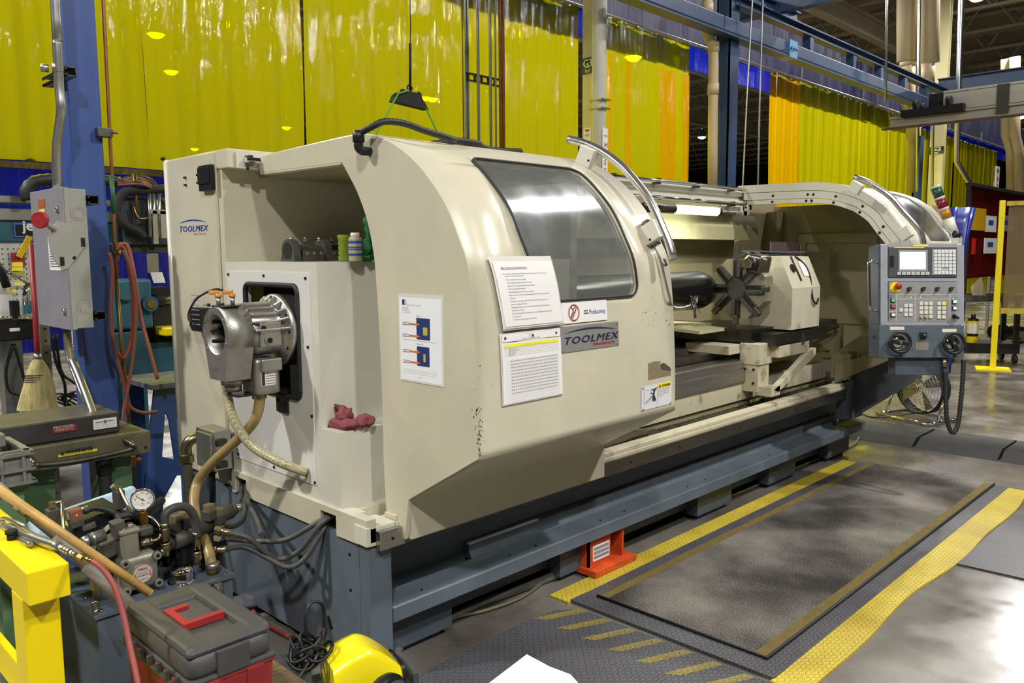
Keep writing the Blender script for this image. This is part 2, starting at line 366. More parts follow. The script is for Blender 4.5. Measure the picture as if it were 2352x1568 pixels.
for y in (3.5, 9.5, 15.5, 21.5):
    g = G(); g.box((-8, y-.12, 7.75), (58, y+.12, 7.82)); g.box((-8, y-.12, 8.28), (58, y+.12, 8.35)); g.box((-8, y-.02, 7.8), (58, y+.02, 8.3)); 
    if y > 4: struct('roof_girder', g, trm)
lampbody = M('lamp_housing', '#8c8d90', .4, .6); bulb = M('lit_lamp_face', '#fffdf4', .4, emit=60)
def high_bay(x, y, z, W, vis=True, label='grey high bay lamp glowing from the roof above the workshop', size=.45):
    t = thing('high_bay_lamp', label, 'ceiling lamp', (x, y, z), 'high bay lamps under the roof')
    g = G(); g.lathe([(.05, .42), (.1, .4), (.12, .2), (.24, .02), (.26, 0), (.25, .01), (.11, .19)], (x, y, z), (0, 0, 1), 20); g.tube([(x, y, z+.42), (x, y, 9.6)], .012, 6); add('lamp_housing', g, lampbody, t)
    g = G(); g.sphere((x, y, z), .19, 20, 0, (1, 1, .55)); add('lamp_lens', g, bulb, t)
    if W:
        l = bpy.data.lights.new('lamp_light', 'AREA'); l.shape = 'DISK'; l.size = size; l.energy = W; l.color = (1, .97, .93) if y < 8 else (1, .98, .9)
        lo = bpy.data.objects.new('lamp_light', l); COL.objects.link(lo); lo.parent = t; lo.location = (0, 0, -.13)
    return t
LL = ['over the left end of the lathe', 'high over the aisle nearest the camera', 'over the floor mats in front of the lathe', 'behind the lathe left of the blue column', 'over the console end of the lathe', 'over the aisle beyond the console', 'over the far aisle', 'farthest along the aisle']
for (x, y, z, W), lb in zip(LAMPS, LL): high_bay(x, y, z, W, label='grey high bay lamp hanging '+lb)
for i, (x, y, W) in enumerate(((2.0, 10.6, 560), (7.2, 11.2, 700), (12.6, 10.8, 900), (18.5, 11, 1000), (-2.5, 11, 380))): high_bay(x, y, 7.5, W, size=.6, label='lamp added behind the curtains to make them glow, '+('above the second curtain', 'above the widest curtain', 'above the curtain right of G3', 'above the orange strip', 'above the far left curtain')[i])  # extra lamps added to backlight the vinyl curtains
for x, y, lb in ((10, 24, 'first'), (22, 26, 'second'), (36, 30, 'third'), (3, 34, 'fourth'), (45, 10, 'fifth')): high_bay(x, y, 7.9, 900, size=1, label='lamp added to brighten the far hall beyond the curtains, '+lb+' from the lathe')  # lamps added so the hall in the curtain gaps is not black
names = ['small lamp glow seen through the left yellow curtain beside the blue column', 'bright lamp glow through yellow curtain high at upper left',
         'lamp glow low behind the yellow curtain, above the machine cabinet corner', 'lamp glow through yellow curtain left of the dark curtain gap',
         'lamp glow behind yellow curtain beside the hanging black spreader', 'lamp glow behind the middle yellow curtain right of the cream column',
         'white lamp seen in the open gap between two yellow curtains', 'lamp glow high behind the right orange and yellow curtain', 'bright lamp under the roof at the upper right corner']
for i, (px, py) in enumerate(((150, 265), (393, 165), (447, 342), (658, 293), (978, 225), (1455, 132), (1612, 315), (2010, 272), (2245, -6))):
    p = at(px, py, z=7.9) if py > 150 else at(px, py, d=22 if py > 100 else 21)
    high_bay(p.x, p.y, p.z, 120 if i == 8 else 0, label=names[i])
    if p.x > 56 or p.y > 29: print('LAMP OUT', i, p)

# ---------------------------------------------------------------- curtains
YC = 7.0
RZ = at(1390, 37, y=YC).z; BZ = at(200, 378, y=YC).z
def curtain(px0, px1, z0, z1, mat, label, name='vinyl_curtain', py=300, y=YC, amp=.022, wl=.42, group=None, cat='curtain', bow=0, hem=True, xa=None, xb=None):
    x0 = at(px0, py, y=y).x if xa is None else xa; x1 = at(px1, py, y=y).x if xb is None else xb
    ph = random.random()*6; n = int((x1-x0)/.025); nz = 14
    def fn(u, v):
        x = x0+(x1-x0)*u; z = z0+(z1-z0)*v
        a = amp*(.55+.45*v)
        yy = y+a*math.sin(2*math.pi*x/wl+ph+3.5*noise.noise(V((x*.7, ph, 0))))+a*.5*math.sin(2*math.pi*x/(wl*.37)+ph*2+v*1.2)+a*2.4*noise.noise(V((x*1.6, z*.35, ph)))
        return V((x+bow*math.sin(u*math.pi)*(v-.5)*0+.03*noise.noise(V((x*3, z*.7, ph))), yy, z))
    g = G(); g.grid(fn, n, nz); mats = [mat]; sheet = g
    t = thing(name, label, cat, ((x0+x1)/2, y, z0), group); add('vinyl_sheet', sheet, mat, t)
    if hem:
        g = G()
        for k in range(1, n-1, 14):
            p = fn(k/n, 1); g.cyl((p.x, p.y-.03, p.z-.03), (p.x, p.y+.03, p.z-.03), .012, n=8)
        add('grommets', g, galv, t, kind='stuff')
    return t
curtain(-200, 348, BZ, RZ, vyel, 'yellow vinyl curtain at the far left behind the blue column and switch box', py=378)
curtain(346, 697, BZ, RZ, vyel, 'yellow vinyl curtain left of the dark vertical gap, behind the cabinet end', py=378)
curtain(709, 1326, BZ-2.2, RZ, vyel, 'widest yellow vinyl curtain behind the hanging black spreader and steel conduits')
curtain(1336, 1385, BZ-2.2, RZ, vyel, 'narrow yellow vinyl curtain edge behind the cream column marked G3')
curtain(1388, 1578, BZ-2.2, RZ, vyel, 'yellow vinyl curtain right of the cream column marked G3')
for (a, b), w_ in zip(((1398, 1404), (1436, 1450), (1512, 1552), (1566, 1579)), ('thin leftmost', 'second narrow', 'widest', 'rightmost')):
    curtain(a, b, BZ-2.2, RZ-.5, vora, w_+' amber overlap fold in the curtain right of the column marked G3', y=YC-.06, amp=.02, hem=False, group='amber folds of the middle curtain')
curtain(1768, 1835, BZ-2.2, RZ, vora, 'orange vinyl curtain strip right of the blue post and white cords', wl=.28)
curtain(1828, 2098, BZ-2.2, RZ, vyel, 'yellow vinyl curtain right of the orange strip, under the blue crane beam')
curtain(2110, 2134, BZ-2.2, RZ-.15, vyel, 'yellow vinyl curtain strip left of the far column marked G2')
curtain(2170, 2190, BZ-2.2, RZ-.15, vyel, 'yellow vinyl curtain strip right of the far column marked G2')
curtain(2196, 2290, BZ-2.2, RZ-.15, vyel, 'far right yellow vinyl curtain behind the bent conduit')
curtain(2318, 2420, BZ-2.2, RZ-.15, vyel, 'last yellow vinyl curtain at the right picture edge above the red screen')
UB = at(1580, 162, y=YC+.15).z
curtain(0, 0, UB, RZ+.02, vblue, 'lower band of the dark blue curtain behind the rod, brightened in colour as if backlit', y=YC+.10, amp=.02, wl=.9, xa=3.6, xb=40, name='upper_vinyl_curtain', hem=False)
curtain(0, 0, RZ+.03, 5.75, vnavy, 'dark blue vinyl curtain hung above and behind the yellow curtains', y=YC+.10, amp=.03, wl=.9, xa=3.6, xb=16, name='upper_vinyl_curtain')
curtain(0, 0, RZ+.03, 5.75, vnavy, 'dark blue vinyl curtain above the right yellow curtains and behind the crane beam', y=YC+.2, amp=.03, wl=.9, xa=16.02, xb=44, name='upper_vinyl_curtain')
curtain(0, 0, .85, BZ+.03, vblue2, 'blue vinyl lower curtain under the left yellow curtains behind the water jet', y=YC+.06, amp=.03, wl=.8, xa=-1.2, xb=4.4, name='lower_vinyl_curtain', hem=False)
g = G(); g.tube([(-2, YC, RZ+.03), (44, YC, RZ+.03)], .022, 8)
for x in range(0, 44, 3): g.box((x-.02, YC-.02, RZ+.03), (x+.02, YC+.02, RZ+.25))
top('curtain_rod', 'long galvanised curtain rod carrying the yellow vinyl curtains', 'curtain rod', g, galv)
g = G(); g.grid(lambda u, v: V((-1.2+5.5*u, YC-.06-.012*math.sin(u*90), BZ-.015-.05*v)), 80, 2)
top('curtain_hem_chain', 'dark glittering weighted hem along the bottom of the left yellow curtains', 'hem', g, M('hem', '#6b5f20', .3, .3, var=.6, vs=40))
# ---------------------------------------------------------------- columns
def sgn(g, txt, fn, size, mi, **k): g.text(txt, fn, size, mi, **k)
def column(px, py, y, label, dy=.16):
    x0 = at(px, py, y=y).x
    t = thing('roof_column', label, 'column', (x0+.1, y, 0)); g = G(); g.box((x0, y, 0), (x0+.02, y+dy, 9.5)); g.box((x0+.18, y, 0), (x0+.2, y+dy, 9.5)); g.box((x0+.02, y+dy/2-.01, 0), (x0+.18, y+dy/2+.01, 9.5)); add('column_shaft', g, columnp, t)
    return t, x0
YG = 6.2
t, gx = column(1362, 150, YG, 'cream painted steel roof column marked G3 behind the lathe')
def plate(t, x, y0, y1, z0, z1, txt, fg, bg, size):
    g = G(); g.box((x-.012, y0, z0), (x, y1, z1)); fn = frame((x-.0135, y1-(y1-y0)*.12, z0+(z1-z0)*.42), (0, -1, 0), (0, 0, 1)); g.text(txt, fn, size, 1, sx=(y1-y0)*.72/(size*1.25)); g.text(txt, lambda a, b: fn(a+.006, b)-V((.001, 0, 0)), size, 1, sx=(y1-y0)*.72/(size*1.25)); g.text(txt, lambda a, b: fn(a+.012, b)-V((.002, 0, 0)), size, 1, sx=(y1-y0)*.72/(size*1.25))
    cy = (y0+y1)/2; cz = z0+(z1-z0)*.21; r = (y1-y0)*.17; g.tube([(x-.0135, cy-r*math.cos(a), cz+r*math.sin(a)) for a in [k*math.pi/8 for k in range(17)]], .004, 6, 1); g.box((x-.016, cy-r*.6, cz-r*.4), (x-.013, cy+r*.6, cz), 1)
    return add('column_sign', g, [bg, fg], t)
dkgreen = M('dark_green_sign', '#26352c', .5); offw = M('sign_letters', '#ded9c0', .5)
z0 = at(1352, 170, y=YG+.08).z; z1 = at(1352, 134, y=YG+.08).z; plate(t, gx, YG-.03, YG+.17, z0, z1, 'G3', offw, dkgreen, .13)
g = G(); z0 = at(1354, 352, y=YG+.07).z; z1 = at(1354, 295, y=YG+.07).z; g.box((gx-.01, YG+.02, z0), (gx, YG+.13, z1)); fn = frame((gx-.0115, YG+.12, z1-.1), (0, -1, 0), (0, 0, 1)); g.text('FIRE', fn, .045, 1); g.poly([fn(0, .085), fn(.09, .085), fn(.045, .05)], 1)
for i, c in enumerate('HOSE'): g.text(c, lambda a, b: fn(a+.025, b-.1-i*.075), .08, 1)
add('fire_sign', g, [white, inkr], t)
x0 = at(1376, 150, y=YG-.14).x; t = thing('standpipe', 'white painted fire pipe running up beside the cream column marked G3', 'pipe', (x0, YG-.14, 0)); g = G(); g.cyl((x0, YG-.14, 0), (x0, YG-.14, 9.4), .085, n=20); add('pipe', g, M('white_pipe', '#d3d0c6', .4), t)
g = G(); z0 = at(1376, 440, y=YG-.2).z; z1 = at(1376, 294, y=YG-.2).z; g.box((x0-.045, YG-.24, z0), (x0+.045, YG-.228, z1)); g.text('FIRE', frame((x0-.03, YG-.245, z1-.1), (1, 0, 0), (0, 0, 1)), .035, 1); 
for i, c in enumerate('HOSE'): g.text(c, frame((x0-.025, YG-.245, z1-.22-i*.1), (1, 0, 0), (0, 0, 1)), .09, 1)
add('fire_label', g, [white, inkr], t)
for k, py in enumerate((230, 250)):
    z = at(1376, py, y=YG-.2).z; g = G(); g.box((x0-.09, YG-.25, z), (x0+.08, YG-.05, z+.02)); add('pipe_clamp', g, galv, t)
# conduits on strut, four steel and copper lines
cz = []
t = thing('conduit_run', 'bundle of slim steel conduits and one copper line in front of the widest curtain', 'pipes', at(1110, 320, y=6.5)-V((0, 0, 3)))
for i, (px, r, mt) in enumerate(((1072, .03, galv), (1094, .018, galv), (1122, .018, galv), (1134, .012, galv), (1144, .014, copper), (1151, .022, copper))):
    x = at(px, 200, y=6.5).x; g = G()
    if i == 0: g.box((x-.03, 6.49, .02), (x-.012, 6.53, 9.5)); g.box((x+.012, 6.49, .02), (x+.03, 6.53, 9.5)); g.box((x-.03, 6.52, .02), (x+.03, 6.54, 9.5))
    else: g.cyl((x, 6.47, .02), (x, 6.47, 9.5), r, n=10)
    add('conduit', g, mt, t)
g = G(); xa = at(1068, 180, y=6.5).x; xb = at(1158, 196, y=6.5).x; z = at(1072, 185, y=6.5).z
for dz in (0, .07): g.box((xa, 6.49, z+dz), (xb, 6.53, z+dz+.018))
for k in range(6): g.box((xa+.02+k*.1, 6.485, z), (xa+.05+k*.1, 6.5, z+.08))
add('strut_rail', g, dsteel, t)
# ---------------------------------------------------------------- blue crane structure
YB = 5.6
def ibeam(g, x0, x1, y, zb, h, w_=.13, tf=.02, ax='x'):
    if ax == 'x': g.box((x0, y-w_/2, zb), (x1, y+w_/2, zb+tf)); g.box((x0, y-w_/2, zb+h-tf), (x1, y+w_/2, zb+h)); g.box((x0, y-.008, zb+tf), (x1, y+.008, zb+h-tf))
    else: g.box((y-w_/2, x0, zb), (y+w_/2, x1, zb+tf)); g.box((y-w_/2, x0, zb+h-tf), (y+w_/2, x1, zb+h)); g.box((y-.008, x0, zb+tf), (y+.008, x1, zb+h-tf))
t = thing('crane_runway', 'blue steel crane runway with lower track, upper chord and short uprights', 'crane', at(1665, 450, y=YB)*1)
zb = 4.43; zt = 4.80; xe = at(2195, 259, y=YB).x
def box_track(g, x0, x1, y, zb, h, w_): g.box((x0, y-w_/2, zb), (x1, y+w_/2, zb+h), 0, .02)
g = G(); box_track(g, 2, xe, YB, zb, .19, .16); g.box((2, YB-.09, zb-.03), (xe, YB+.09, zb-.008)); add('lower_track', g, beampaint, t)
g = G(); ibeam(g, 10.0, xe+1, YB, 4.83, .13, .14); add('upper_chord', g, beampaint, t)
for px, py in ((1856, 115), (1955, 150), (2018, 180), (2073, 200), (2122, 225), (2166, 240)):
    x = at(px, py, y=YB).x; g = G(); g.box((x-.06, YB-.06, zb+.19), (x+.06, YB+.06, 4.83)); add('upright', g, beampaint, t)
g = G(); xx = at(1823, 122, y=YB-.1).x; g.box((xx-.12, YB-.1, zb-.03), (xx+.12, YB+.1, zb+.21)); 
for k in range(3): g.cyl((xx-.08+k*.08, YB-.1, zb+.1), (xx-.08+k*.08, YB-.13, zb+.1), .02, n=8)
add('splice_clamp', g, M('light_blue_clamp', '#5c8fb8', .4), t)
bx = at(1668, 200, y=YB).x
t = thing('crane_post', 'blue steel post holding the crane runway, beside the beige pipe', 'post', (bx, YB+.1, 0)); g = G(); x0 = at(1672, 300, y=YB).x
g.box((x0, YB, 0), (x0+.24, YB+.02, 5.6)); g.box((x0, YB+.18, 0), (x0+.24, YB+.2, 5.6)); g.box((x0, YB, 0), (x0+.02, YB+.2, 5.6)); g.box((x0-.06, YB-.06, 0), (x0+.3, YB+.26, .03)); add('post_shaft', g, beampaint, t)
def crossbeam(pa, pb, z, h, label, dn=0):
    x = at(*pa, z=z).x; ya = at(*pa, z=z).y; g = G(); xb = at(*pb, z=z)
    ibeam(g, -9, ya, x, z, h, .15, ax='y'); return top('cross_beam', label, 'beam', g, beampaint)
crossbeam((1695, 52), (2000, -10), 5.0, .26, 'blue steel cross beam above the crane post at the top of the picture')
x2 = at(2188, 240, y=YB).x
g = G(); ibeam(g, -9, YB+.3, x2, 4.98, .3, .2, ax='y'); top('cross_beam', 'blue steel cross beam far behind the grey crane bridge', 'beam', g, beampaint)
# diagonal second runway in front of upper chord, running off to the top
g = G(); xq = at(1790, 40, y=YB).x; ibeam(g, 4.5, xq+.8, 5.72, 5.02, .15, .14); top('upper_tie_beam', 'blue steel tie beam above the runway, left of the uprights', 'beam', g, beampaint)
# grey crane bridge
bp0 = at(2070, 292, d=12.3); bx0 = bp0.x
t = thing('crane_bridge', 'grey and cream aluminium crane bridge hanging from the blue runway', 'crane bridge', (bx0, bp0.y, bp0.z-.05))
ya = bp0.y+.15; zz = bp0.z
g = G(); g.box((bx0-.09, -8, zz), (bx0+.09, ya, zz+.02)); g.box((bx0-.05, -8, zz+.02), (bx0-.03, ya, zz+.14)); g.box((bx0+.03, -8, zz+.02), (bx0+.05, ya, zz+.14)); g.box((bx0-.1, -8, zz+.12), (bx0+.1, ya-.0, zz+.15)); add('bridge_rail', g, M('bridge_aluminium', '#a9a69b', .4, .3), t)
g = G(); g.box((bx0-.08, -8, zz+.16), (bx0-.05, ya-.75, zz+.42)); g.box((bx0-.1, -8, zz+.41), (bx0+.1, ya-.75, zz+.44)); g.box((bx0+.05, -8, zz+.16), (bx0+.08, ya-.75, zz+.42)); add('bridge_web', g, M('bridge_panel', '#b5b2a8', .4, .3), t)
g = G(); g.box((bx0-.12, -8, zz-.03), (bx0-.02, ya+.1, zz-.005)); add('rust_strip', g, M('rusty_strip', '#6b4a38', .6, var=.3), t)
g = G(); g.box((bx0-.2, ya-1.05, zz+.12), (bx0+.2, ya-.2, zz+.22)); g.box((bx0-.08, ya-.75, zz+.22), (bx0+.08, ya-.55, zz+.42)); 
for k in (0, 1):
    for yy in (ya-.85, ya-.4): g.cyl((bx0-.16+.32*k, yy-.03, zz+.28), (bx0-.16+.32*k, yy+.03, zz+.28), .07, n=14)
add('trolley', g, blackm, t); g = G(); g.box((bx0-.11, ya-1.6, zz+.02), (bx0-.085, ya-1.45, zz+.43)); add('bridge_clip', g, graph, t)
# hanging cords in the gap
for i, (pa, pb, lb) in enumerate((((1728, 0), (1706, 425), 'thin pale cord hanging in the gap right of the blue post, nearest the post'), ((1752, 0), (1741, 425), 'thin pale cord hanging in the gap left of the orange curtain'))):
    g = G(); a = at(*pa, y=5.3); b = at(*pb, y=5.3); g.tube([a+(a-b)*.5, a, (a+b)/2+V((-.01, 0, 0)), b, b+(b-a)*1.3], .012, 6, sm=4); top('ceiling_cord', lb, 'cord', g, galv)
# PVC drop pipe left of the post
YP = 5.75
def pipe_thing(name, label, pts, r, mat, cat='pipe', y=YP, sm=0, n=14, coll=()):
    P = [at(px, py, y=y) for px, py in pts]; P = ([P[0]+V((0, 0, 2.5))] if pts[0][1] < 60 else [])+P; t = thing(name, label, cat, P[-1]); g = G(); g.tube(smoothpath(P, 4) if sm else P, r, n); add('pipe', g, mat, t)
    for px, py in coll:
        p = at(px, py, y=y); g = G(); g.cyl(p-V((0, 0, .07)), p+V((0, 0, .07)), r*1.14, n=n); add('pipe_coupling', g, mat, t)
    return t
pipe_thing('drain_pipe', 'beige plastic drain pipe with an offset bend left of the blue crane post', [(1625, 0), (1625, 62), (1627, 85), (1638, 105), (1639, 150), (1637, 330), (1637, 430)], .066, pvc, coll=((1625, 20), (1625, 66), (1639, 108), (1638, 205)))
pipe_thing('duct_pipe', 'wide beige downpipe narrowing with a bend above the crane bridge', [(2088, -20), (2088, 140)], .26, pvc, y=6.6)
pipe_thing('duct_pipe', 'narrow beige pipe bending just above the right curtain end', [(2086, 141), (2084, 235), (2097, 262), (2099, 440)], .16, pvc, y=6.6, coll=((2086, 145),))
pipe_thing('duct_pipe', 'second wide beige downpipe right of the bent one near the G2 column', [(2135, -20), (2134, 145)], .21, pvc, y=6.1)
pipe_thing('duct_pipe', 'narrow lower end of the second beige downpipe', [(2131, 145), (2131, 190)], .14, pvc, y=6.1)
pipe_thing('duct_pipe', 'left of two far beige pipes behind the crane bridge at the right edge', [(2311, 135), (2311, 310), (2322, 345), (2324, 440)], .115, pvc, y=5.3)
pipe_thing('duct_pipe', 'right of two far beige pipes behind the crane bridge at the right edge', [(2331, 130), (2331, 310), (2340, 345), (2342, 440)], .115, pvc, y=5.1)
shiny = M('bright_conduit', '#e9ecec', .25, 1)
for px, y, lb in ((2147, 6.4, 'bright steel conduit right of the beige downpipes'), (2112, 6.2, 'thin steel conduit beside the beige downpipes')):
    pipe_thing('steel_conduit', lb, [(px, 0), (px-4, 250), (px-6, 440)], .035, shiny, y=y, n=8)
pipe_thing('steel_conduit', 'bright twin steel conduit with bend leading down to the red screen', [(2208, 0), (2201, 230), (2197, 370), (2233, 430), (2236, 470)], .05, shiny, y=4.6, n=8)
pipe_thing('steel_conduit', 'thin dark hanging rod crossing the blue crane beams', [(2037, 0), (2034, 235)], .02, galv, y=5.4, n=6)
t2, gx2 = column(2166, 350, 6.6, 'cream painted steel roof column marked G2 far behind the lathe', .32)
z0 = at(2151, 358, y=6.9).z; z1 = at(2151, 342, y=6.9).z; plate(t2, gx2, 6.58, 6.94, z0, z1, 'G2', offw, dkgreen, .13)
g = G(); x = at(2112, 350, y=6.45).x; g.box((x-.12, 6.4, 0), (x+.12, 6.5, 4.2)); top('blue_rail_post', 'slim blue post with two dark tubes left of the G2 column', 'post', g, beampaint)
# ---------------------------------------------------------------- floor ramps
s1 = at(2095, 1031, z=0).y; s2 = at(2293, 1059, z=0).y
for i, (a, b, lb) in enumerate(((s1+.02, 3.2, 'black rubber floor ramp section nearest the lathe'), (s2+.01, s1-.005, 'middle black rubber floor ramp section between two seams'), (s2-.95, s2-.01, 'black rubber floor ramp section cut by the right picture edge'))):
    g = G(); g.prism([(6.86, 0), (7.0, .062), (7.03, .068), (7.42, .068), (7.46, .06), (7.5, 0)], 'y', a, b); top('rubber_ramp', lb, 'floor ramp', g, M('ramp_rubber', '#242427', .55, var=.3, vs=5))
# ---------------------------------------------------------------- floor mats
g = G(); g.box((2.72, 2.225, 0), (6.1, 2.295, .012)); g.box((2.72, 1.30, 0), (6.11, 1.385, .012)); g.box((2.72, 1.30, 0), (2.83, 2.295, .014)); g.box((2.83, 1.385, 0), (6.11, 2.225, .008))
t = thing('fatigue_mat', 'long dark work mat with carpet centre and yellow edges in front of the lathe', 'floor mat', (4.4, 1.8, 0)); add('rubber_border', g, treadg, t)
g = G()
def wav(x, y0, k): return y0+.018*math.sin(x*2.1+.4)*k+.012*math.sin(x*5.3)*k
P = [(2.70+.1*i, wav(2.7+.1*i, 1.165, 1)) for i in range(35)]; g.prism([(p[0], 1.305) for p in P]+[p for p in P[::-1]], 'z', 0, .01); add('yellow_edge', g, tready, t, label='yellow edge facing the aisle')
g = G(); g.box((2.70, 2.29, 0), (6.08, 2.405, .010)); add('yellow_edge', g, tready, t, label='yellow edge beside the lathe')
g = G(); g.box((2.835, 1.39, .008), (6.1, 2.22, .02)); add('carpet', g, carpet, t)
g = G(); g.box((2.84, 1.392, .02), (6.08, 1.44, .0215)); g.box((2.84, 2.17, .02), (6.08, 2.215, .0215)); add('olive_stripe', g, olivest, t)
g = G(); g.tube([(6.1, 1.385, .02), (2.83, 1.385, .02), (2.83, 2.225, .02)], .007, 6); add('mat_rim', g, rubber, t)
g = G(); g.prism([(1.62, 2.2), (1.8, 2.29), (2.4, 2.31), (2.60, 2.28), (2.69, 2.2), (2.69, 1.0), (1.5, 1.0)], 'z', 0, .008)
t = thing('work_mat', 'grey raised pattern rubber mat with worn yellow chevrons, nearest the camera', 'floor mat', (2.1, 1.6, 0)); add('rubber_sheet', g, treadg, t)
g = G(); yw = tread('worn_yellow_marks', '#96863c', .034, .5, '#5a5648')
g.bm.free()
for k in range(9):
    y = 2.33-.135*k; g = G(); g.prism([(2.47, y-.03), (2.685, y-.12), (2.685, y-.165), (2.5, y-.085)], 'z', .008, .0092); add('yellow_chevron', g, yw, t)
g = G(); g.prism([(4.42, 1.15), (7.0, 1.12), (7.0, .2), (4.47, .2)], 'z', 0, .009); top('ribbed_mat', 'grey ribbed rubber mat in the aisle at the right edge', 'floor mat', g, treadr)
# ================================================================ THE LATHE
XE, XD, XR = 1.67, 1.80, 2.975
LT = thing('cnc_lathe', 'large cream and blue grey turning lathe with sliding door pushed left', 'machine', (4.0, 3.0, 0))
def part(name, g, mats, par=None, label=None, kind=None): return add(name, g, mats, par or LT, label, kind)
class Prof:
    def __init__(s, pts, n=8, off=0):
        P = smoothpath([(0, a, b) for a, b in pts], n); s.P = [(p.y, p.z) for p in P]
        if off:
            Q = []
            for i, p in enumerate(s.P):
                a = s.P[max(0, i-1)]; b = s.P[min(len(s.P)-1, i+1)]; t = V((b[0]-a[0], b[1]-a[1])).normalized(); Q.append((p[0]-t.y*off, p[1]+t.x*off))
            s.P = Q
        s.L = [0]
        for a, b in zip(s.P, s.P[1:]): s.L.append(s.L[-1]+math.hypot(b[0]-a[0], b[1]-a[1]))
    def __call__(s, q):
        q = max(0, min(s.L[-1]-1e-6, q)); i = 0; lo, hi = 0, len(s.L)-1
        while hi-lo > 1:
            m = (lo+hi)//2
            if s.L[m] <= q: lo = m
            else: hi = m
        t = (q-s.L[lo])/(s.L[lo+1]-s.L[lo]); a, b = s.P[lo], s.P[lo+1]; return (a[0]+(b[0]-a[0])*t, a[1]+(b[1]-a[1])*t)
    def nrm(s, q):
        a = s(q-.01); b = s(q+.01); t = V((b[0]-a[0], b[1]-a[1])).normalized(); return (-t.y, t.x)
    def pt(s, x, q, off=0): y, z = s(q); n = s.nrm(q); return V((x, y+n[0]*off, z+n[1]*off))
    def hit(s, px, py):
        d = ray(px, py); best = None
        for i, (a, b) in enumerate(zip(s.P, s.P[1:])):
            ey, ez = b[0]-a[0], b[1]-a[1]; det = d.y*ez-d.z*ey
            if abs(det) < 1e-9: continue
            ay, az = a[0]-CAM.y, a[1]-CAM.z; t = (ay*ez-az*ey)/det; u = (d.z*ay-d.y*az)/det*-1
            u = ((CAM.y+d.y*t-a[0])*ey+(CAM.z+d.z*t-a[1])*ez)/(ey*ey+ez*ez)
            if t > 0 and -.01 <= u <= 1.01 and (best is None or t < best[0]): best = (t, CAM.x+d.x*t, s.L[i]+u*(s.L[i+1]-s.L[i]))
        return (best[1], best[2]) if best else None
DP = [(1.914, .913), (1.918, 1.12), (1.934, 1.39), (1.958, 1.557), (2.004, 1.657), (2.07, 1.771), (2.16, 1.868), (2.229, 1.925), (2.324, 1.982), (2.43, 2.024), (2.55, 2.046), (2.8, 2.044), (3.3, 2.03)]
door = Prof(DP); doori = Prof(DP, off=-.018)
# base ------------------------------------------------------------
g = G(); g.box((XE, 2.44, .03), (XE+.02, 3.95, .535)); g.box((XE+.02, 3.9, .03), (6.3, 3.95, .535)); g.screws([(XE, 3.3, .47), (XE, 2.5, .47), (XE, 2.5, .33)], (-1, 0, 0), .007, .004, 1)
part('base_end_panel', g, [blueg, screwm])
g = G(); g.box((XE, 2.38, 0), (1.775, 2.44, .52), 0, .004); part('base_corner_post', g, blueg)
g = G(); g.prism([(2.38, .2), (2.38, .256), (2.386, .262), (2.50, .275), (2.50, .2)], 'x', 1.778, 6.43)
g.screws([(x, 2.42, .266) for x in (1.95, 2.45, 2.62, 3.1, 3.3, 3.9, 4.1, 4.9, 5.1)], (0, 0, 1), .006, .004, 1); part('front_rail', g, [blueg, screwm])
g = G(); g.prism([(2.5, .27), (2.52, .30), (2.52, .33), (2.54, .34), (2.58, .34), (2.58, .27)], 'x', 2.3, 6.2); part('gutter_ledge', g, blueg)
g = G(); g.box((1.775, 2.55, .06), (6.3, 2.6, .545)); g.box((1.775, 2.44, .03), (1.80, 2.6, .53)); part('base_front_wall', g, dkblue)
for i, x in enumerate((1.95, 3.05, 4.3, 5.2, 6.15)):
    g = G(); g.box((x-.16, 2.5, 0), (x+.16, 3.5, .06)); g.box((x-.2, 2.47, .03), (x+.2, 2.55, .2)); part('base_foot', g, dkblue)
g = G(); g.box((1.8, 2.62, .03), (6.3, 3.88, .2)); part('base_frame', g, dkblue)
# end skirt with cable cut-outs --------------------------------------
z0, z1 = .535, .632
g = G(); cuts = [(at(545, 1100, x=XE).y, at(571, 1110, x=XE).y), (at(742, 1190, x=XE).y, at(778, 1200, x=XE).y)]
ys = [3.41, cuts[0][0], cuts[0][1], cuts[1][0], cuts[1][1], 2.37]
for a, b in ((0, 1), (2, 3), (4, 5)): g.box((XE-.012, ys[b], z0-.005), (XE+.03, ys[a], z1))
for a, b in ((1, 2), (3, 4)): g.box((XE-.012, ys[b], z1-.025), (XE+.03, ys[a], z1)); g.box((XE+.03, ys[b], z0), (XE+.05, ys[a], z1), 1)
g.box((XE+.05, 2.5, z0), (3.2, 3.41, z1)); part('end_skirt', g, [cream, blackm])
g = G(); g.box((1.66, 2.37, .54), (1.79, 2.5, .60), 0, .004); g.box((1.652, 2.362, .537), (1.67, 2.44, .605)); part('rail_end_block', g, creamw)
g = G(); g.box((1.698, 2.342, .514), (1.812, 2.368, .585), 0, .002); g.screws([(1.755, 2.342, .55)], (0, -1, 0), .007, .004, 1); part('rail_end_cap', g, [steel, screwm])
g = G(); g.box((1.66, 2.46, .61), (1.72, 2.56, .635), 0, .003); part('skirt_corner_cap', g, creamw)
g = G(); g.prism([(2.345, .515), (2.345, .583), (2.372, .583), (2.372, .578), (2.35, .578), (2.35, .52), (2.372, .52), (2.372, .515)], 'x', 1.70, 6.10); g.screws([(1.755, 2.345, .55)]+[(x, 2.345, .55) for x in (3.25, 3.7, 4.3, 4.36, 5.1, 5.9)], (0, -1, 0), .007, .004, 1); part('steel_cover_strip', g, [M('strip_steel', '#77746e', .3, .9, var=.3, vs=8, stretch=(.3, 1, 4)), screwm])
g = G(); g.box((1.79, 2.36, .515), (6.1, 2.47, .60), 0, .003); g.box((1.79, 2.37, .6), (6.1, 2.44, .622), 0, .004); part('lower_door_track', g, creamd)
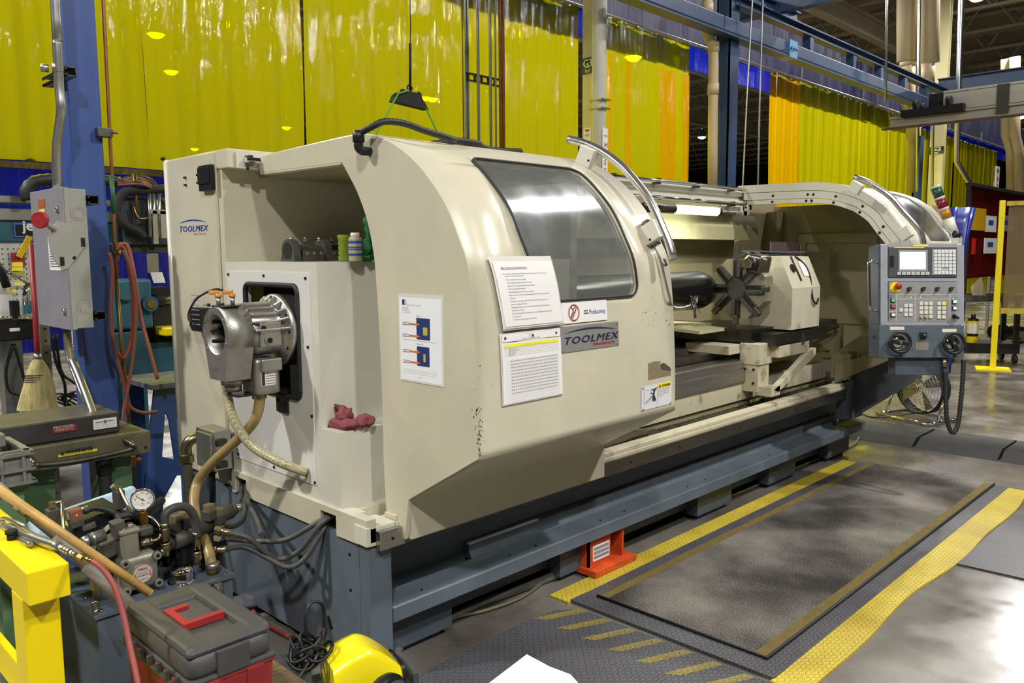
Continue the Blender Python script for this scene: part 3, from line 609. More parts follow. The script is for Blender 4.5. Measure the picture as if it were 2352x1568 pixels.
# headstock cover ------------------------------------------------------
hy0, hy1, hz0, hz1 = 2.80, 3.22, 1.03, 1.478
g = G(); yl, yr = 3.41, 2.665
g.box((XE, yr, hz1), (XE+.02, yl, 1.57)); g.box((XE, yr, .632), (XE+.02, yl, hz0)); g.box((XE, yr, hz0), (XE+.02, hy0, hz1)); g.box((XE, hy1, hz0), (XE+.02, yl, hz1))
g.box((XE+.02, yr, .632), (3.13, yr+.02, 1.55)); g.box((XE+.02, yr, 1.55), (3.15, yl, 1.57)); g.box((3.13, yr, .632), (3.15, yl, 1.55))
g.box((XE, 2.55, .632), (3.15, yr, .93)); part('headstock_cover', g, creamw)
g = G(); g.box((XE+.15, 2.75, .9), (XE+.17, 3.35, 1.54)); g.cyl((XE+.02, 2.93, 1.3), (XE+.15, 2.93, 1.3), .15, n=24); part('headstock_inside', g, blackm)  # black backing stands in for the darkness inside the opening
py0, py1, pz0, pz1 = 2.715, 3.376, .694, 1.53; xp = XE-.004
g = G(); sl0, sl1 = at(690, 1075, x=XE), at(706, 1095, x=XE)
g.box((xp, py0, hz1), (XE, py1, pz1)); g.box((xp, hy1, hz0), (XE, py1, hz1)); g.box((xp, py0, hz0), (XE, hy0, hz1)); g.box((xp, py0, pz0), (XE, py1, hz0))
g.box((xp-.001, sl1.y, sl1.z), (xp, sl0.y, sl0.z+.01), 2)
sc = [at(*p, x=xp) for p in ((525, 630), (606, 633), (702, 639), (540, 907), (708, 797), (717, 955), (548, 1042), (630, 1072), (724, 1108))]; g.screws(sc, (-1, 0, 0), .007, .005, 1)
part('motor_access_panel', g, [M('panel_white', '#dcdcd6', .3, var=.05), screwm, blackm])
g = G(); r_ = .03; P = []
for (cy, cz_, a0) in ((hy0+r_, hz0+r_, 180), (hy1-r_, hz0+r_, 270), (hy1-r_, hz1-r_, 0), (hy0+r_, hz1-r_, 90)):
    for k in range(5): a = math.radians(a0+k*22.5); P.append((xp-.002, cy+r_*math.cos(a), cz_+r_*math.sin(a)))
P.append(P[0]); g.tube(P, .011, 8, cap=False); part('rubber_trim', g, rubber)
# chuck cylinder -------------------------------------------------------
ax = V((0, 2.93, 1.30)); XF = 1.385
def X(x, dy=0, dz=0): return V((XF+(x-XF)*.70, ax.y+dy, ax.z+dz))
hc = G()
def arc(cx, cz_, r, a0, a1, n): return [(cx+r*math.cos(math.radians(a0+(a1-a0)*k/n)), cz_+r*math.sin(math.radians(a0+(a1-a0)*k/n))) for k in range(n+1)]
out = arc(ax.y, ax.z, .105, -28, 208, 22)+[(ax.y-.062, ax.z-.175), (ax.y+.062, ax.z-.175)]
hole = arc(ax.y, ax.z, .078, 0, 360, 32)[:-1]
def ringcap(g, x, mi=0):
    ov = [g.bm.verts.new((x, a, b)) for a, b in out]; hv = [g.bm.verts.new((x, a, b)) for a, b in hole]
    es = [g.bm.edges.new((ov[i], ov[(i+1) % len(ov)])) for i in range(len(ov))]+[g.bm.edges.new((hv[i], hv[(i+1) % len(hv)])) for i in range(len(hv))]
    bmesh.ops.triangle_fill(g.bm, use_beauty=True, use_dissolve=False, edges=es); return ov, hv
o1, h1 = ringcap(hc, XF); o2, h2 = ringcap(hc, XF+.105)
for L1, L2 in ((o1, o2), (h1, h2)):
    for i in range(len(L1)): f = hc.bm.faces.new((L1[i], L1[(i+1) % len(L1)], L2[(i+1) % len(L2)], L2[i])); f.smooth = len(L1) > 30 or i < 22
for a in range(20, 380, 60): p = X(XF, .09*math.cos(math.radians(a)), .09*math.sin(math.radians(a))); hc.cyl(p+V((-.003, 0, 0)), p, .005, n=8)
cyl_ = part('chuck_cylinder', hc, alu)
g = G(); g.cyl(X(XF+.143), X(XF+.148), .08, n=28); g.cyl(X(XF+.08), X(XF+.149), .02, n=16)
for a in (-25, 5, 35, 155, 180, 205): p = X(XF+.07, .072*math.cos(math.radians(a)), .072*math.sin(math.radians(a))); g.ob(p, (.065, .014, .01), Matrix.Rotation(math.radians(a), 3, 'X'), 1, .003)
part('cylinder_bore', g, [aludk, aludk], cyl_)
g = G(); g.lathe([(.0, .107), (.088, .107), (.096, .11), (.094, .21), (.1, .23), (.138, .24), (.145, .245), (.145, .262), (.13, .266), (.128, .30), (0, .30)], X(XF), (1, 0, 0), 40)
for a in range(20, 175, 17):
    if 60 < a < 0: continue
    c, s_ = math.cos(math.radians(a)), math.sin(math.radians(a)); R = Matrix.Rotation(math.radians(a-90), 3, 'X')
    g.ob(X(XF+.235, .103*c, .103*s_), (.115, .009, .026), R, 0, .003); g.ob(X(XF+.33, .122*c, .122*s_), (.032, .009, .03), R @ rot('Y', -38), 0, .003)
for a in range(0, 360, 30): p = X(XF+.347, .128*math.cos(math.radians(a)), .128*math.sin(math.radians(a))); g.cyl(p, p-V((.006, 0, 0)), .008, n=8, mi=1)
part('cylinder_body', g, [M('bright_cast_aluminium', '#c9c7c2', .33, .9, var=.15, vs=10, bump=.08, bs=120), screwm], cyl_)
g = G(); g.ob(X(XF+.25, -.095, -.005), (.095, .02, .10), None, 0, .006); g.cyl(X(XF+.2, -.104, .02), X(XF+.2, -.112, .02), .018, n=16); g.cyl(X(XF+.235, -.104, -.028), X(XF+.235, -.112, -.028), .018, n=16)
for dx, dz in ((.2, .02), (.235, -.028)): g.cyl(X(XF+dx, -.1121, dz), X(XF+dx, -.1135, dz), .011, n=12, mi=1)
part('port_block', g, [alu, screwm], cyl_)
g = G(); g.ob(X(XF+.235, -.03, -.17), (.105, .12, .14), None, 0, .012); g.ob(X(XF+.25, -.09, -.125), (.09, .03, .05), None, 0, .006); g.cyl(X(XF+.22, -.03, -.24), X(XF+.22, -.03, -.262), .028, n=16)
g.box(X(XF+.19, -.0925, -.205), X(XF+.275, -.0905, -.15), 1); g.box(X(XF+.192, -.0935, -.203), X(XF+.21, -.092, -.152), 2)
for k in range(5): g.box(X(XF+.215, -.0935, -.198+.01*k), X(XF+.272, -.092, -.1965+.01*k), 2)
part('drain_housing', g, [alu, white, ink], cyl_)
g = G(); g.cyl(X(XF+.09, 0, -.172), X(XF+.09, 0, -.197), .045, n=20); g.cyl(X(XF+.09, 0, -.195), X(XF+.09, 0, -.225), .032, n=16, mi=1); g.text('GEN', frame(X(XF-.0015, .05, -.145), (0, -1, 0), (0, 0, 1)), .028, 0); part('hose_spigot', g, [alu, galv], cyl_)
g = G(); g.ob(X(XF+.07, 0, .106), (.08, .08, .006), None, 0, .002)
for k in (0, 1):
    p = X(XF+.04+.06*k, .02-.03*k, .108); g.cyl(p, p+V((0, 0, .03)), .009, n=8, mi=1); g.cyl(p+V((0, 0, .03)), p+V((0, 0, .044)), .012, n=6, mi=2); g.ob(p+V((-.012, .01, .05)), (.036, .018, .016), rot('Z', -35), 2, .003)
    g.cyl(p+V((-.025, .03, -.004)), p+V((-.025, .03, .008)), .006, n=6, mi=3)
part('proximity_sensor', g, [dsteel, galv, M('orange_connector', '#d98a3c', .4), blackm], cyl_)
g = G(); p = X(XF+.1-.02, 0, .16); g.tube([p, p+V((-.03, .03, .01)), p+V((-.07, .045, -.005)), p+V((-.09, .08, -.03)), p+V((-.1, .12, -.08)), (1.45, 3.3, 1.33), (1.6, 3.62, 1.3)], .0045, 6, sm=6); part('sensor_cable', g, black, cyl_)
g = G(); g.prism([(1.44, 1.062), (1.50, 1.062), (1.662, 1.062), (1.662, 1.055), (1.44, 1.055)], 'y', 2.88, 3.0); b0 = at(662, 950, x=XE-.01); g.box((XE-.012, b0.y, b0.z), (XE-.005, b0.y+.09, 1.062)); g.screws([(XE-.012, b0.y+.075, b0.z+.05), (XE-.012, b0.y+.02, b0.z+.04)], (-1, 0, 0), .009, .006, 1)
part('support_bracket', g, [dsteel, screwm])
def hoseP(L): return [at(px, py, x=x) for px, py, x in L]
g = G(); g.tube(hoseP([(519, 862, 1.448), (522, 905, 1.448), (536, 960, 1.455), (575, 1020, 1.50), (640, 1060, 1.57), (704, 1084, 1.66)]), .0185, 14, sm=10)
g.cyl(at(519, 850, x=1.448), at(519, 874, x=1.448), .022, n=14, mi=1)
def braidm():
    m, nt, N, L, b = nodes_mat('braided_clear_hose'); tc = N.new('ShaderNodeTexCoord'); wv = []
    for a in (.8, -.8):
        mp = N.new('ShaderNodeMapping'); mp.inputs['Rotation'].default_value = (a, a, a); L.new(tc.outputs['Object'], mp.inputs[0]); w_ = N.new('ShaderNodeTexWave'); w_.inputs['Scale'].default_value = 55; L.new(mp.outputs[0], w_.inputs[0]); wv.append(w_)
    mx = N.new('ShaderNodeMath'); mx.operation = 'MAXIMUM'; L.new(wv[0].outputs['Fac'], mx.inputs[0]); L.new(wv[1].outputs['Fac'], mx.inputs[1])
    c = N.new('ShaderNodeMix'); c.data_type = 'RGBA'; c.inputs[6].default_value = (*lin('#6e6740'), 1); c.inputs[7].default_value = (*lin('#c9c3a0'), 1); L.new(mx.outputs[0], c.inputs[0]); L.new(c.outputs[2], b.inputs['Base Color']); b.inputs['Roughness'].default_value = .25; return m
part('braided_drain_hose', g, [braidm(), galv])
g = G(); g.tube(hoseP([(597, 872, 1.539), (597, 915, 1.535), (585, 965, 1.52), (545, 1010, 1.49)])+[at(490, 1060, x=1.45), at(455, 1105, x=1.42), at(446, 1150, x=1.38), at(455, 1205, x=1.35), at(478, 1260, x=1.32), at(489, 1316, z=.402)], .0205, 14, sm=10)
top('amber_return_hose', 'amber plastic hose curving from the chuck cylinder down to the hydraulic tank', 'hose', g, tan)
# electrical cabinet ------------------------------------------------------
g = G(); g.box((XE+.005, 3.41, .54), (2.6, 3.94, 1.98), 0, .006); g.box((XE, 3.34, 1.975), (2.6, 3.94, 2.057), 0, .004); cab = part('electrical_cabinet', g, cream)
g = G(); ye = at(499, 500, x=XE).y; g.box((XE-.012, 3.45, .56), (XE+.005, 3.93, 2.05), 0, .004); add('cabinet_door', g, cream, cab)
g = G(); g.cyl((XE-.005, 3.95, .56), (XE-.005, 3.95, 2.055), .016, n=10); g.cyl((XE-.02, 3.955, 2.055), (XE-.02, 3.955, 2.07), .012, n=8, mi=1); add('cabinet_hinge', g, [creamw, black], cab)
def yz(p, q, x): a = at(*p, x=x); b = at(*q, x=x); return a, b
a, b = yz((464, 440), (489, 377), XE-.02); g = G(); g.box((XE-.035, b.y, a.z), (XE-.012, a.y, b.z), 0, .003); g.box((XE-.042, b.y+.006, a.z+.03), (XE-.035, a.y-.006, b.z-.01), 0, .002); add('cable_cover', g, black, cab)
a, b = yz((441, 758), (466, 708), 1.62); g = G(); g.prism([(a.y, a.z+.02), (a.y-.02, a.z), (b.y, a.z), (b.y, b.z), (a.y-.01, b.z), (a.y, b.z-.015)], 'x', XE-.06, XE-.012)
for k in range(7): g.box((XE-.0612, b.y+.015, a.z+.03+.022*k), (XE-.06, a.y-.03, a.z+.034+.022*k), 1)
add('door_switch_box', g, [black, inkg], cab)
for p in ((427, 408), (428, 425), (456, 402), (457, 420)): g = G(); g.screws([at(*p, x=XE-.012)], (-1, 0, 0), .006, .012); add('door_stud', g, screwm, cab)
def badge(fn, w_, h, name, par, plate_=None, sub='Machinery', silver=False):
    """blue swoosh over italic lettering"""
    g = G(); P1 = []; P2 = []
    for k in range(21):
        t = k/20; x = w_*(.02+.96*t); yy = h*(.66+.30*math.sin(math.pi*min(1, .12+.8*t))); P1.append((x, yy)); P2.append((x, yy-h*.075*math.sin(math.pi*t)-.0004))
    for k in range(20): g.poly([fn(*P1[k]), fn(*P1[k+1]), fn(*P2[k+1]), fn(*P2[k])], 0)
    g.norecalc = True
    f2 = lambda a, b: fn(w_*.0+a, h*.24+b); sc_ = w_/(h*.50*5.15)
    nv = (fn(.05, 0)-fn(0, 0)).cross(fn(0, .05)-fn(0, 0)).normalized(); nv = nv if nv.dot(CAM-fn(0, 0)) > 0 else -nv
    for dk in (-.014, -.005, .005, .014): g.text('TOOLMEX', lambda a, b: f2(a+h*(dk+.014), b)+nv*(dk+.014)*.02, h*.50, 0, sx=sc_, shear=.25, sp=1.12)
    g.text(sub, lambda a, b: fn(w_*.53+a, h*.03+b), h*.2, 1, sx=w_*.45/(h*.2*4.6), bold=h*.005)
    return g
a, b = yz((412, 537), (476, 497), XE-.012); w_ = a.y-b.y
g = badge(lambda p, q: V((XE-.0135, a.y-p, a.z-.01+q)), w_, b.z-a.z+.005, 'b', cab); add('maker_badge', g, [M('badge_blue', '#2336a8', .4), M('badge_pink', '#d59a96', .5)], cab)
# header with slide rod
g = G(); pA = at(540, 348, y=3.335); pB = at(597, 390, y=3.335); g.box((pA.x, 3.325, pB.z), (2.6, 3.34, pA.z)); 
g.cyl((pA.x+.03, 3.30, pA.z-.035), (4.2, 3.30, pA.z-.035), .012, n=14, mi=1); g.box((pA.x+.04, 3.29, pA.z-.06), (pA.x+.06, 3.325, pA.z-.015), 2); g.screws([(pA.x+.05, 3.325, pA.z-.07)], (0, -1, 0), .007, .006, 3)
part('door_slide_rod', g, [creamw, chrome, dsteel, screwm])
# wall socket, elbow conduit at the cabinet foot -------------------------
a, b = yz((468, 1065), (505, 990), 1.60); g = G(); g.box((1.57, b.y, a.z), (1.655, a.y, b.z), 0, .006); g.box((1.555, b.y+.01, a.z+.01), (1.572, a.y-.03, b.z-.012), 0, .004)
for k in range(3): g.ob((1.60, b.y-.008, a.z+.03+.05*k), (.05, .016, .03), None, 1, .003)
sk = part('socket_box', g, [galv, dsteel]); g = G(); p = at(485, 1062, x=1.6); g.cyl(p, p-V((0, 0, .05)), .022, n=14); g.ribbed([p-V((0, 0, .05)), p-V((0, 0, .14)), p-V((-.02, -.05, .2))], .016, .012, 10); add('cable_gland', g, black, sk)
g = G(); p = at(425, 1100, x=1.58); q = at(428, 1025, x=1.58); g.cyl(q-V((0, 0, .04)), q-V((0, 0, .075)), .034, n=8, smooth=False); g.tube([q-V((0, 0, .04)), q, q+V((.02, -.01, .03)), q+V((.07, -.02, .04))], .026, 14, sm=6); g.cyl(q+V((.05, -.015, .038)), q+V((.062, -.018, .04)), .038, n=8, smooth=False)
el = part('conduit_elbow', g, fitting); g = G(); g.ribbed([q-V((0, 0, .075)), q-V((0, 0, .2)), q-V((0, 0, .55))], .025, .012, 14); add('flexible_conduit', g, M('grey_flex', '#7c7a6a', .45, .5), el)
# hoses from skirt cut-outs to the hydraulic unit are made with the unit
# ---------------------------------------------------------------- sliding door
def skin(P, x0, x1, s0, s1, holes, name, mat, par, thick=.014, off=0):
    """curved sheet over the profile with round-cornered openings; holes: (xa, xb, sa, sb, r)"""
    g = G(); bm = g.bm
    def loop(pts): vs = [bm.verts.new((a, b, 0)) for a, b in pts]; return [bm.edges.new((vs[i], vs[(i+1) % len(vs)])) for i in range(len(vs))]
    es = loop([(x0, s0), (x1, s0), (x1, s1), (x0, s1)])
    for h in holes: es += loop(rrect(*h))
    bmesh.ops.triangle_fill(bm, use_beauty=True, use_dissolve=False, edges=es)
    n = int((s1-s0)/.03)
    for k in range(1, n): bmesh.ops.bisect_plane(bm, geom=bm.verts[:]+bm.edges[:]+bm.faces[:], plane_co=(0, s0+(s1-s0)*k/n, 0), plane_no=(0, 1, 0))
    for v in bm.verts: v.co = P.pt(v.co.x, v.co.y, off-thick/2)
    for f in bm.faces: f.smooth = True
    o = add(name, g, mat, par); md = o.modifiers.new('thickness', 'SOLIDIFY'); md.thickness = thick; md.offset = 0; return o
def rrect(xa, xb, sa, sb, r, n=6):
    P = []
    for cx, cs, a0 in ((xb-r, sb-r, 0), (xa+r, sb-r, 90), (xa+r, sa+r, 180), (xb-r, sa+r, 270)):
        for k in range(n+1): a = math.radians(a0+90*k/n); P.append((cx+r*math.cos(a), cs+r*math.sin(a)))
    return P
c1 = door.hit(1082, 371); c2 = door.hit(1335, 388); c3 = door.hit(1463, 678); c4 = door.hit(1190, 590)
print('window hits', c1, c2, c3, c4)
wx0, wx1 = 1.985, c3[0]; ws1 = (c1[1]+c2[1])/2; ws0 = c3[1]
wx0 = c1[0]
DR = skin(door, XD, XR, 0, door.L[-1], [(wx0, wx1, ws0, ws1, .05)], 'sliding_door', cream, LT)
g = G(); n = 24; g.grid(lambda u, v: doori.pt(wx0-.02+(wx1-wx0+.04)*u, (ws0-.02)+(ws1-ws0+.04)*v, .006), 6, n); add('door_window', g, doorglass, DR)
g = G(); P = [door.pt(a, b, .008) for a, b in rrect(wx0, wx1, ws0, ws1, .05)]; Q = []
for a, b in zip(P, P[1:]+P[:1]):
    k = max(1, int((b-a).length/.03))
    for i in range(k): Q.append((a, b, i/k))
RR = rrect(wx0, wx1, ws0, ws1, .05); Q = []
for a, b in zip(RR, RR[1:]+RR[:1]):
    k = max(1, int(math.hypot(b[0]-a[0], b[1]-a[1])/.03))
    for i in range(k): Q.append(door.pt(a[0]+(b[0]-a[0])*i/k, a[1]+(b[1]-a[1])*i/k, .006))
g.tube(Q+[Q[0]], .005, 6, cap=False); add('window_gasket', g, rubber, DR)
# end plates: outer face at XD, inner stiffener near XR
oz = [(a, b) for a, b in door.P]; inn = [(3.3, 1.958), (2.671, 1.953)]+[(p.y, p.z) for p in smoothpath([(0, 2.629, 1.905), (0, 2.57, 1.829), (0, 2.518, 1.735), (0, 2.487, 1.64), (0, 2.47, 1.541), (0, 2.456, 1.33), (0, 2.447, 1.08), (0, 2.447, .82)], 5)]+[(2.44, .65), (2.435, .611), (2.36, .60), (2.352, .55), (2.328, .537)]
oz = Prof(DP, off=-.0035).P; g = G(); g.prism(oz+inn+[(2.300, .696), (1.918, .918)], 'x', XD-.001, XD+.016); g.prism([(3.3, 1.958), (3.3, 1.95), (2.68, 1.945), (2.671, 1.953)], 'x', XD, XD+.05); add('door_end_plate', g, cream, DR)
g = G(); g.prism(oz+[(3.3, 1.958), (2.671, 1.953)]+[(p[0]-.3, p[1]) for p in []]+[(a+.10, b) for a, b in inn[2:-6]][:0]+[(a-.33, b-.0) for a, b in []]+[Prof(DP, off=-.08)(Prof(DP, off=-.08).L[-1]*(1-k/30)) for k in range(31)], 'x', XR-.04, XR-.02); add('door_edge_frame', g, cream, DR)
# slope and skirt below the door
g = G(); g.prism([(1.914, .913), (2.31, .688), (2.326, .688), (1.93, .918)], 'x', XD+.017, XR); add('door_lower_slope', g, cream, DR)
g = G(); g.box((XD+.017, 2.308, .537), (XR+.01, 2.326, .69)); add('door_skirt', g, cream, DR)
g = G(); g.poly([(XR-.01, 1.916, .918), (XR+.005, 1.93, .93), (XR+.03, 2.32, .70), (XR-.01, 2.31, .688)]); o = add('slope_wear_strip', g, steel, DR); o.modifiers.new('t', 'SOLIDIFY').thickness = .003
# grab handle
dho = Prof(DP, off=.085)
h = [dho.hit(*p) for p in ((1306, 320), (1546, 596))]; print('handle', h)
hx = (h[0][0]+h[1][0])/2; sA, sB = h[1][1], h[0][1]
g = G(); hx0, hx1 = h[1][0], h[0][0]
g.tube([V((hx0+(hx1-hx0)*k/30, *dho(sA+(sB-sA)*k/30))) for k in range(31)], .0185, 16); add('grab_handle', g, M('handle_steel', '#dadad8', .2, .92), DR)
for px, py in ((1362, 352), (1498, 540)):
    q = dho.hit(px, py); x, s_ = q; x = hx0+(hx1-hx0)*((s_-sA)/(sB-sA)); c = door.pt(x-.012, s_, .035); n_ = door.nrm(s_); R = Matrix(((1, 0, 0), (0, n_[1], n_[0]), (0, -n_[0], n_[1]))); g = G(); g.ob(c, (.045, .085, .09), R, 0, .004); g.screws([door.pt(x-.035, s_-.03, .03)], (-1, 0, 0), .006, .004, 1); add('handle_block', g, [creamw, screwm], DR)
# safety switch bracket with air tube on the door edge
q = door.hit(1488, 540); g = G(); c = door.pt(q[0], q[1], .02); n_ = door.nrm(q[1]); R = Matrix(((1, 0, 0), (0, n_[1], n_[0]), (0, -n_[0], n_[1]))); g.ob(c, (.035, .12, .035), R, 0, .006); g.ob(c+V((.02, 0, .03)), (.02, .03, .03), R, 0, .004); g.ob(c+V((.05, -.02, -.1)), (.03, .09, .012), R, 0, .004); add('latch_bracket', g, grsteel, DR)
P = [door.hit(*p) for p in ((1494, 560), (1510, 600), (1522, 650), (1531, 685))]; P = [door.pt(a, b, .016) for a, b in P]+[at(1545, 704, x=2.98), at(1570, 706, x=3.02), at(1592, 698, x=3.07)]
g = G(); g.tube(P, .0055, 8, sm=6); add('air_tube', g, galv, DR)
g = G(); p0 = at(1594, 694, x=3.07); 
for k in range(16): g.tube([p0+V((random.uniform(-.01, .01), random.uniform(-.012, .012), random.uniform(-.01, .02))) for _ in range(3)]+[p0+V((random.uniform(-.02, .03), random.uniform(-.03, .03), random.uniform(-.05, .03)))], .0022, 4, sm=3)
g.cyl(at(1597, 730, x=3.08), p0, .006, n=8); add('wire_tangle', g, grsteel, DR)
# plates on the door
def dfn(x0, s0, off=.003, sl=0, slz=0): return lambda a, b: door.pt(x0+a+sl*b, s0+b+slz*a, off)
def patch(g, P, x0, x1, s0, s1, off, mi=0, nu=6, nv=12, sk=0, wav=0):
    g.grid(lambda u, v: P.pt(x0+(x1-x0)*u+sk*v, s0+(s1-s0)*v, off+(wav*math.sin(u*9+v*7)*math.sin(v*5) if wav else 0)), nu, nv, mi)
A = door.hit(1292, 806); B = door.hit(1418, 733); C = door.hit(1292, 770); 
bx0, bx1 = A[0]-.012, B[0]; bs0, bs1 = (A[1]+door.hit(1418, 797)[1])/2, (door.hit(1294, 756)[1]+B[1])/2
g = badge(dfn(bx0+.012, bs0+.012, .005), bx1-bx0-.02, bs1-bs0-.02, 'b', DR); patch(g, door, bx0, bx1, bs0, bs1, .003, 2, 4, 4)
for a, b in ((bx0+.008, bs0+.008), (bx1-.008, bs0+.008), (bx1-.008, bs1-.008)): p = door.pt(a, b, .003); g.cyl(p, p+V((0, -.003, 0)), .004, n=8, mi=2)
add('maker_plate', g, [navy, inkr, M('grey_plate', '#9c9c98', .42, .3, var=.2)], DR)
A = door.hit(1472, 944); B = door.hit(1541, 874); C = door.hit(1472, 888); dx0, dx1 = A[0], B[0]; ds0, ds1 = (A[1]+door.hit(1539, 926)[1])/2, (B[1]+C[1])/2; w_ = dx1-dx0; h_ = ds1-ds0
g = G(); patch(g, door, dx0, dx1, ds0, ds1, .003, 0, 3, 3); f_ = dfn(dx0, ds0, .0045)
def q4(g, f, a, b, c, d, mi): g.poly([f(a, b), f(c, b), f(c, d), f(a, d)], mi)
q4(g, f_, w_*.53, h_*.80, w_*.97, h_*.97, 2); g.text('DANGER', dfn(dx0+w_*.66, ds0+h_*.845, .0055), h_*.105, 1, bold=.0004, sx=w_*.29/(h_*.105*4.1)); f5 = dfn(dx0, ds0, .0055); g.poly([f5(w_*.56, h_*.83), f5(w_*.62, h_*.83), f5(w_*.59, h_*.94)], 1)
for i, t_ in enumerate(("Don't open the door", 'before spindle and', 'all movement had', 'stopped')): g.text(t_, dfn(dx0+w_*.54, ds0+h_*(.7-.085*i), .0045), h_*.075, 3, sx=w_*.42/(h_*.075*8.6))
def stroke(g, f, pts, r, mi=1):
    for (a, b), (c, d) in zip(pts, pts[1:]):
        L_ = math.hypot(c-a, d-b); nx, ny = -(d-b)/L_*r, (c-a)/L_*r; g.poly([f(a+nx, b+ny), f(c+nx, d+ny), f(c-nx, d-ny), f(a-nx, b-ny)], mi)
def disc(g, f, a, b, r, mi=1, n=14, r2=None):
    if r2 is None: g.poly([f(a+r*math.cos(2*math.pi*k/n), b+r*math.sin(2*math.pi*k/n)) for k in range(n)], mi)
    else:
        for k in range(n):
            t0, t1 = 2*math.pi*k/n, 2*math.pi*(k+1)/n; g.poly([f(a+r*math.cos(t0), b+r*math.sin(t0)), f(a+r*math.cos(t1), b+r*math.sin(t1)), f(a+r2*math.cos(t1), b+r2*math.sin(t1)), f(a+r2*math.cos(t0), b+r2*math.sin(t0))], mi)
fs = lambda a, b: f5(w_*a, h_*b)
disc(g, fs, .42, .80, .035); stroke(g, fs, [(.41, .76), (.38, .55), (.42, .42), (.44, .30)], .022); stroke(g, fs, [(.38, .52), (.36, .42), (.38, .3)], .02); stroke(g, fs, [(.41, .74), (.32, .83)], .015); stroke(g, fs, [(.41, .74), (.5, .86)], .015); stroke(g, fs, [(.28, .68), (.4, .6)], .012); stroke(g, fs, [(.12, .3), (.38, .56)], .01)
stroke(g, fs, [(.08, .88), (.08, .24), (.3, .36), (.3, .78), (.08, .88)], .004, 3); stroke(g, fs, [(.52, .03), (.52, .8)], .004, 3)
for a, b in ((.04, .05), (.96, .05), (.04, .95)): p = fs(a, b); g.cyl(p, p+V((0, -.003, 0)), .004, n=8, mi=3)
add('danger_plate', g, [M('plate_white', '#dddde0', .35), ink, M('danger_yellow', '#e8d800', .4), inkg], DR)
# scraped area above the danger plate and chipped paint
a = door.hit(1489, 872); b = door.hit(1541, 826); g = G(); f_ = dfn(a[0], a[1], .0018); W, H = b[0]-a[0], b[1]-a[1]
g.poly([f_(0, 0), f_(W*.98, H*.02), f_(W*.96, H*.45), f_(W*.8, H*.55), f_(W*.72, H*.85), f_(W*.45, H*.8), f_(W*.55, H*1.05), f_(W*.2, H*1.08), f_(0, H*1.02)]); f_ = dfn(a[0], a[1], .0026); g.poly([f_(W*.55, H*.5), f_(W*.97, H*.3), f_(W*.95, H*.5), f_(W*.8, H*.72), f_(W*.66, H*.9), f_(W*.5, H*.85)], 1)
add('scraped_patch', g, [M('glue_residue', '#8e7f60', .7, var=.3, vs=60), M('bare_patch', '#4d463a', .6)], DR)
g = G()
def chip(P, px, py, r):
    q = P.hit(px, py)
    if q: f = lambda a, b: P.pt(q[0]+a, q[1]+b, .0016); n = random.randint(4, 6); g.poly([f(r*random.uniform(.4, 1)*math.cos(6.283*k/n), r*random.uniform(.5, 1.6)*math.sin(6.283*k/n)) for k in range(n)])
for k in range(60): chip(door, 1098+abs(random.gauss(0, 5)), 1050-abs(random.gauss(0, 60)), random.uniform(.001, .0034))
for k in range(25): chip(door, random.uniform(1104, 1170), random.uniform(640, 1010), random.uniform(.0006, .0018))
for k in range(35): chip(door, random.uniform(1465, 1540), random.uniform(560, 760), random.uniform(.0007, .0022))
for px, py in ((1482, 717), (1530, 735), (1536, 745), (1506, 718)): chip(door, px, py, .004)
for k in range(12):
    y = 1.92+abs(random.gauss(0, .02)); z = .93+abs(random.gauss(0, .15)); r = random.uniform(.002, .005); g.poly([(XD-.0015, y+r*math.cos(6.283*i/5)*random.uniform(.5, 1), z+r*1.5*math.sin(6.283*i/5)*random.uniform(.5, 1)) for i in range(5)])
o = add('chipped_paint', g, M('chip', '#3a3428', .7), DR, kind='stuff')
# ---------------------------------------------------------------- posted papers
TX = ['Keep your area clutter free (no mess, organized)', 'Wipe down equipment (specially air intake, hot/cool air areas)', 'Replace air filters on equipment (keep equipment from overheating)', 'Wipe down table tops, keep them organized', 'Round up (pickup) rags and place them in the recycle containers', 'Empty containers (wood, metal, trash, cardboard) when they get 3/4 full and on Tuesday\'s and Friday\'s', 'of each week', 'Sweep work areas. Pick up paper, cardboard, wood, bands, trash on the floor in your area and', 'adjacent areas, including main corridors', 'Stop putting pallets, crates, boxes by the dock areas (breakdown boxes, slotted wood crates and', 'dispose of them accordingly)', 'Put non-slotted wood crates and good pallets against the wall in shipping (if the trash is up to the blue', 'line, toss into trash)', 'If the wood crate or pallet is damaged... toss into trash bin']
a = door.hit(1150, 759); b = door.hit(1290, 746); c = door.hit(1268, 591); d = door.hit(1126, 592); x0, x1 = a[0], b[0]; s0, s1 = (a[1]+b[1])/2, (c[1]+d[1])/2; sk = -.035; print('paper1', a, b, c, d)
t = thing('posted_notice', 'clear sleeve holding a typed list of housekeeping rules, under the door window', 'paper notice', door.pt((x0+x1)/2, s0)); W, H = x1-x0, s1-s0
g = G(); patch(g, door, x0, x1, s0, s1*1+0, .0135, 0, 10, 16, sk, .0015); patch(g, door, x0+.004, x1-.004, s0+.003, s0+.006, .015, 1, 4, 1, 0); add('notice_sleeve', g, [white2, inkg], t)
g = G(); ff = lambda a, b: door.pt(x0+a+sk*b/H, s0+b, .0165)
patch(g, door, x0+.01, x1-.01, s0+.012, s0+H*.93, .0155, 0, 8, 14, sk*.93)
g.text('KEEP UP SHOP AND EQUIPMENT EFFORT', lambda p, q: ff(W*.13+p, H*.83+q), H*.032, 1, sx=W*.42/(H*.032*19)); q4(g, ff, W*.13, H*.822, W*.55, H*.825, 1)
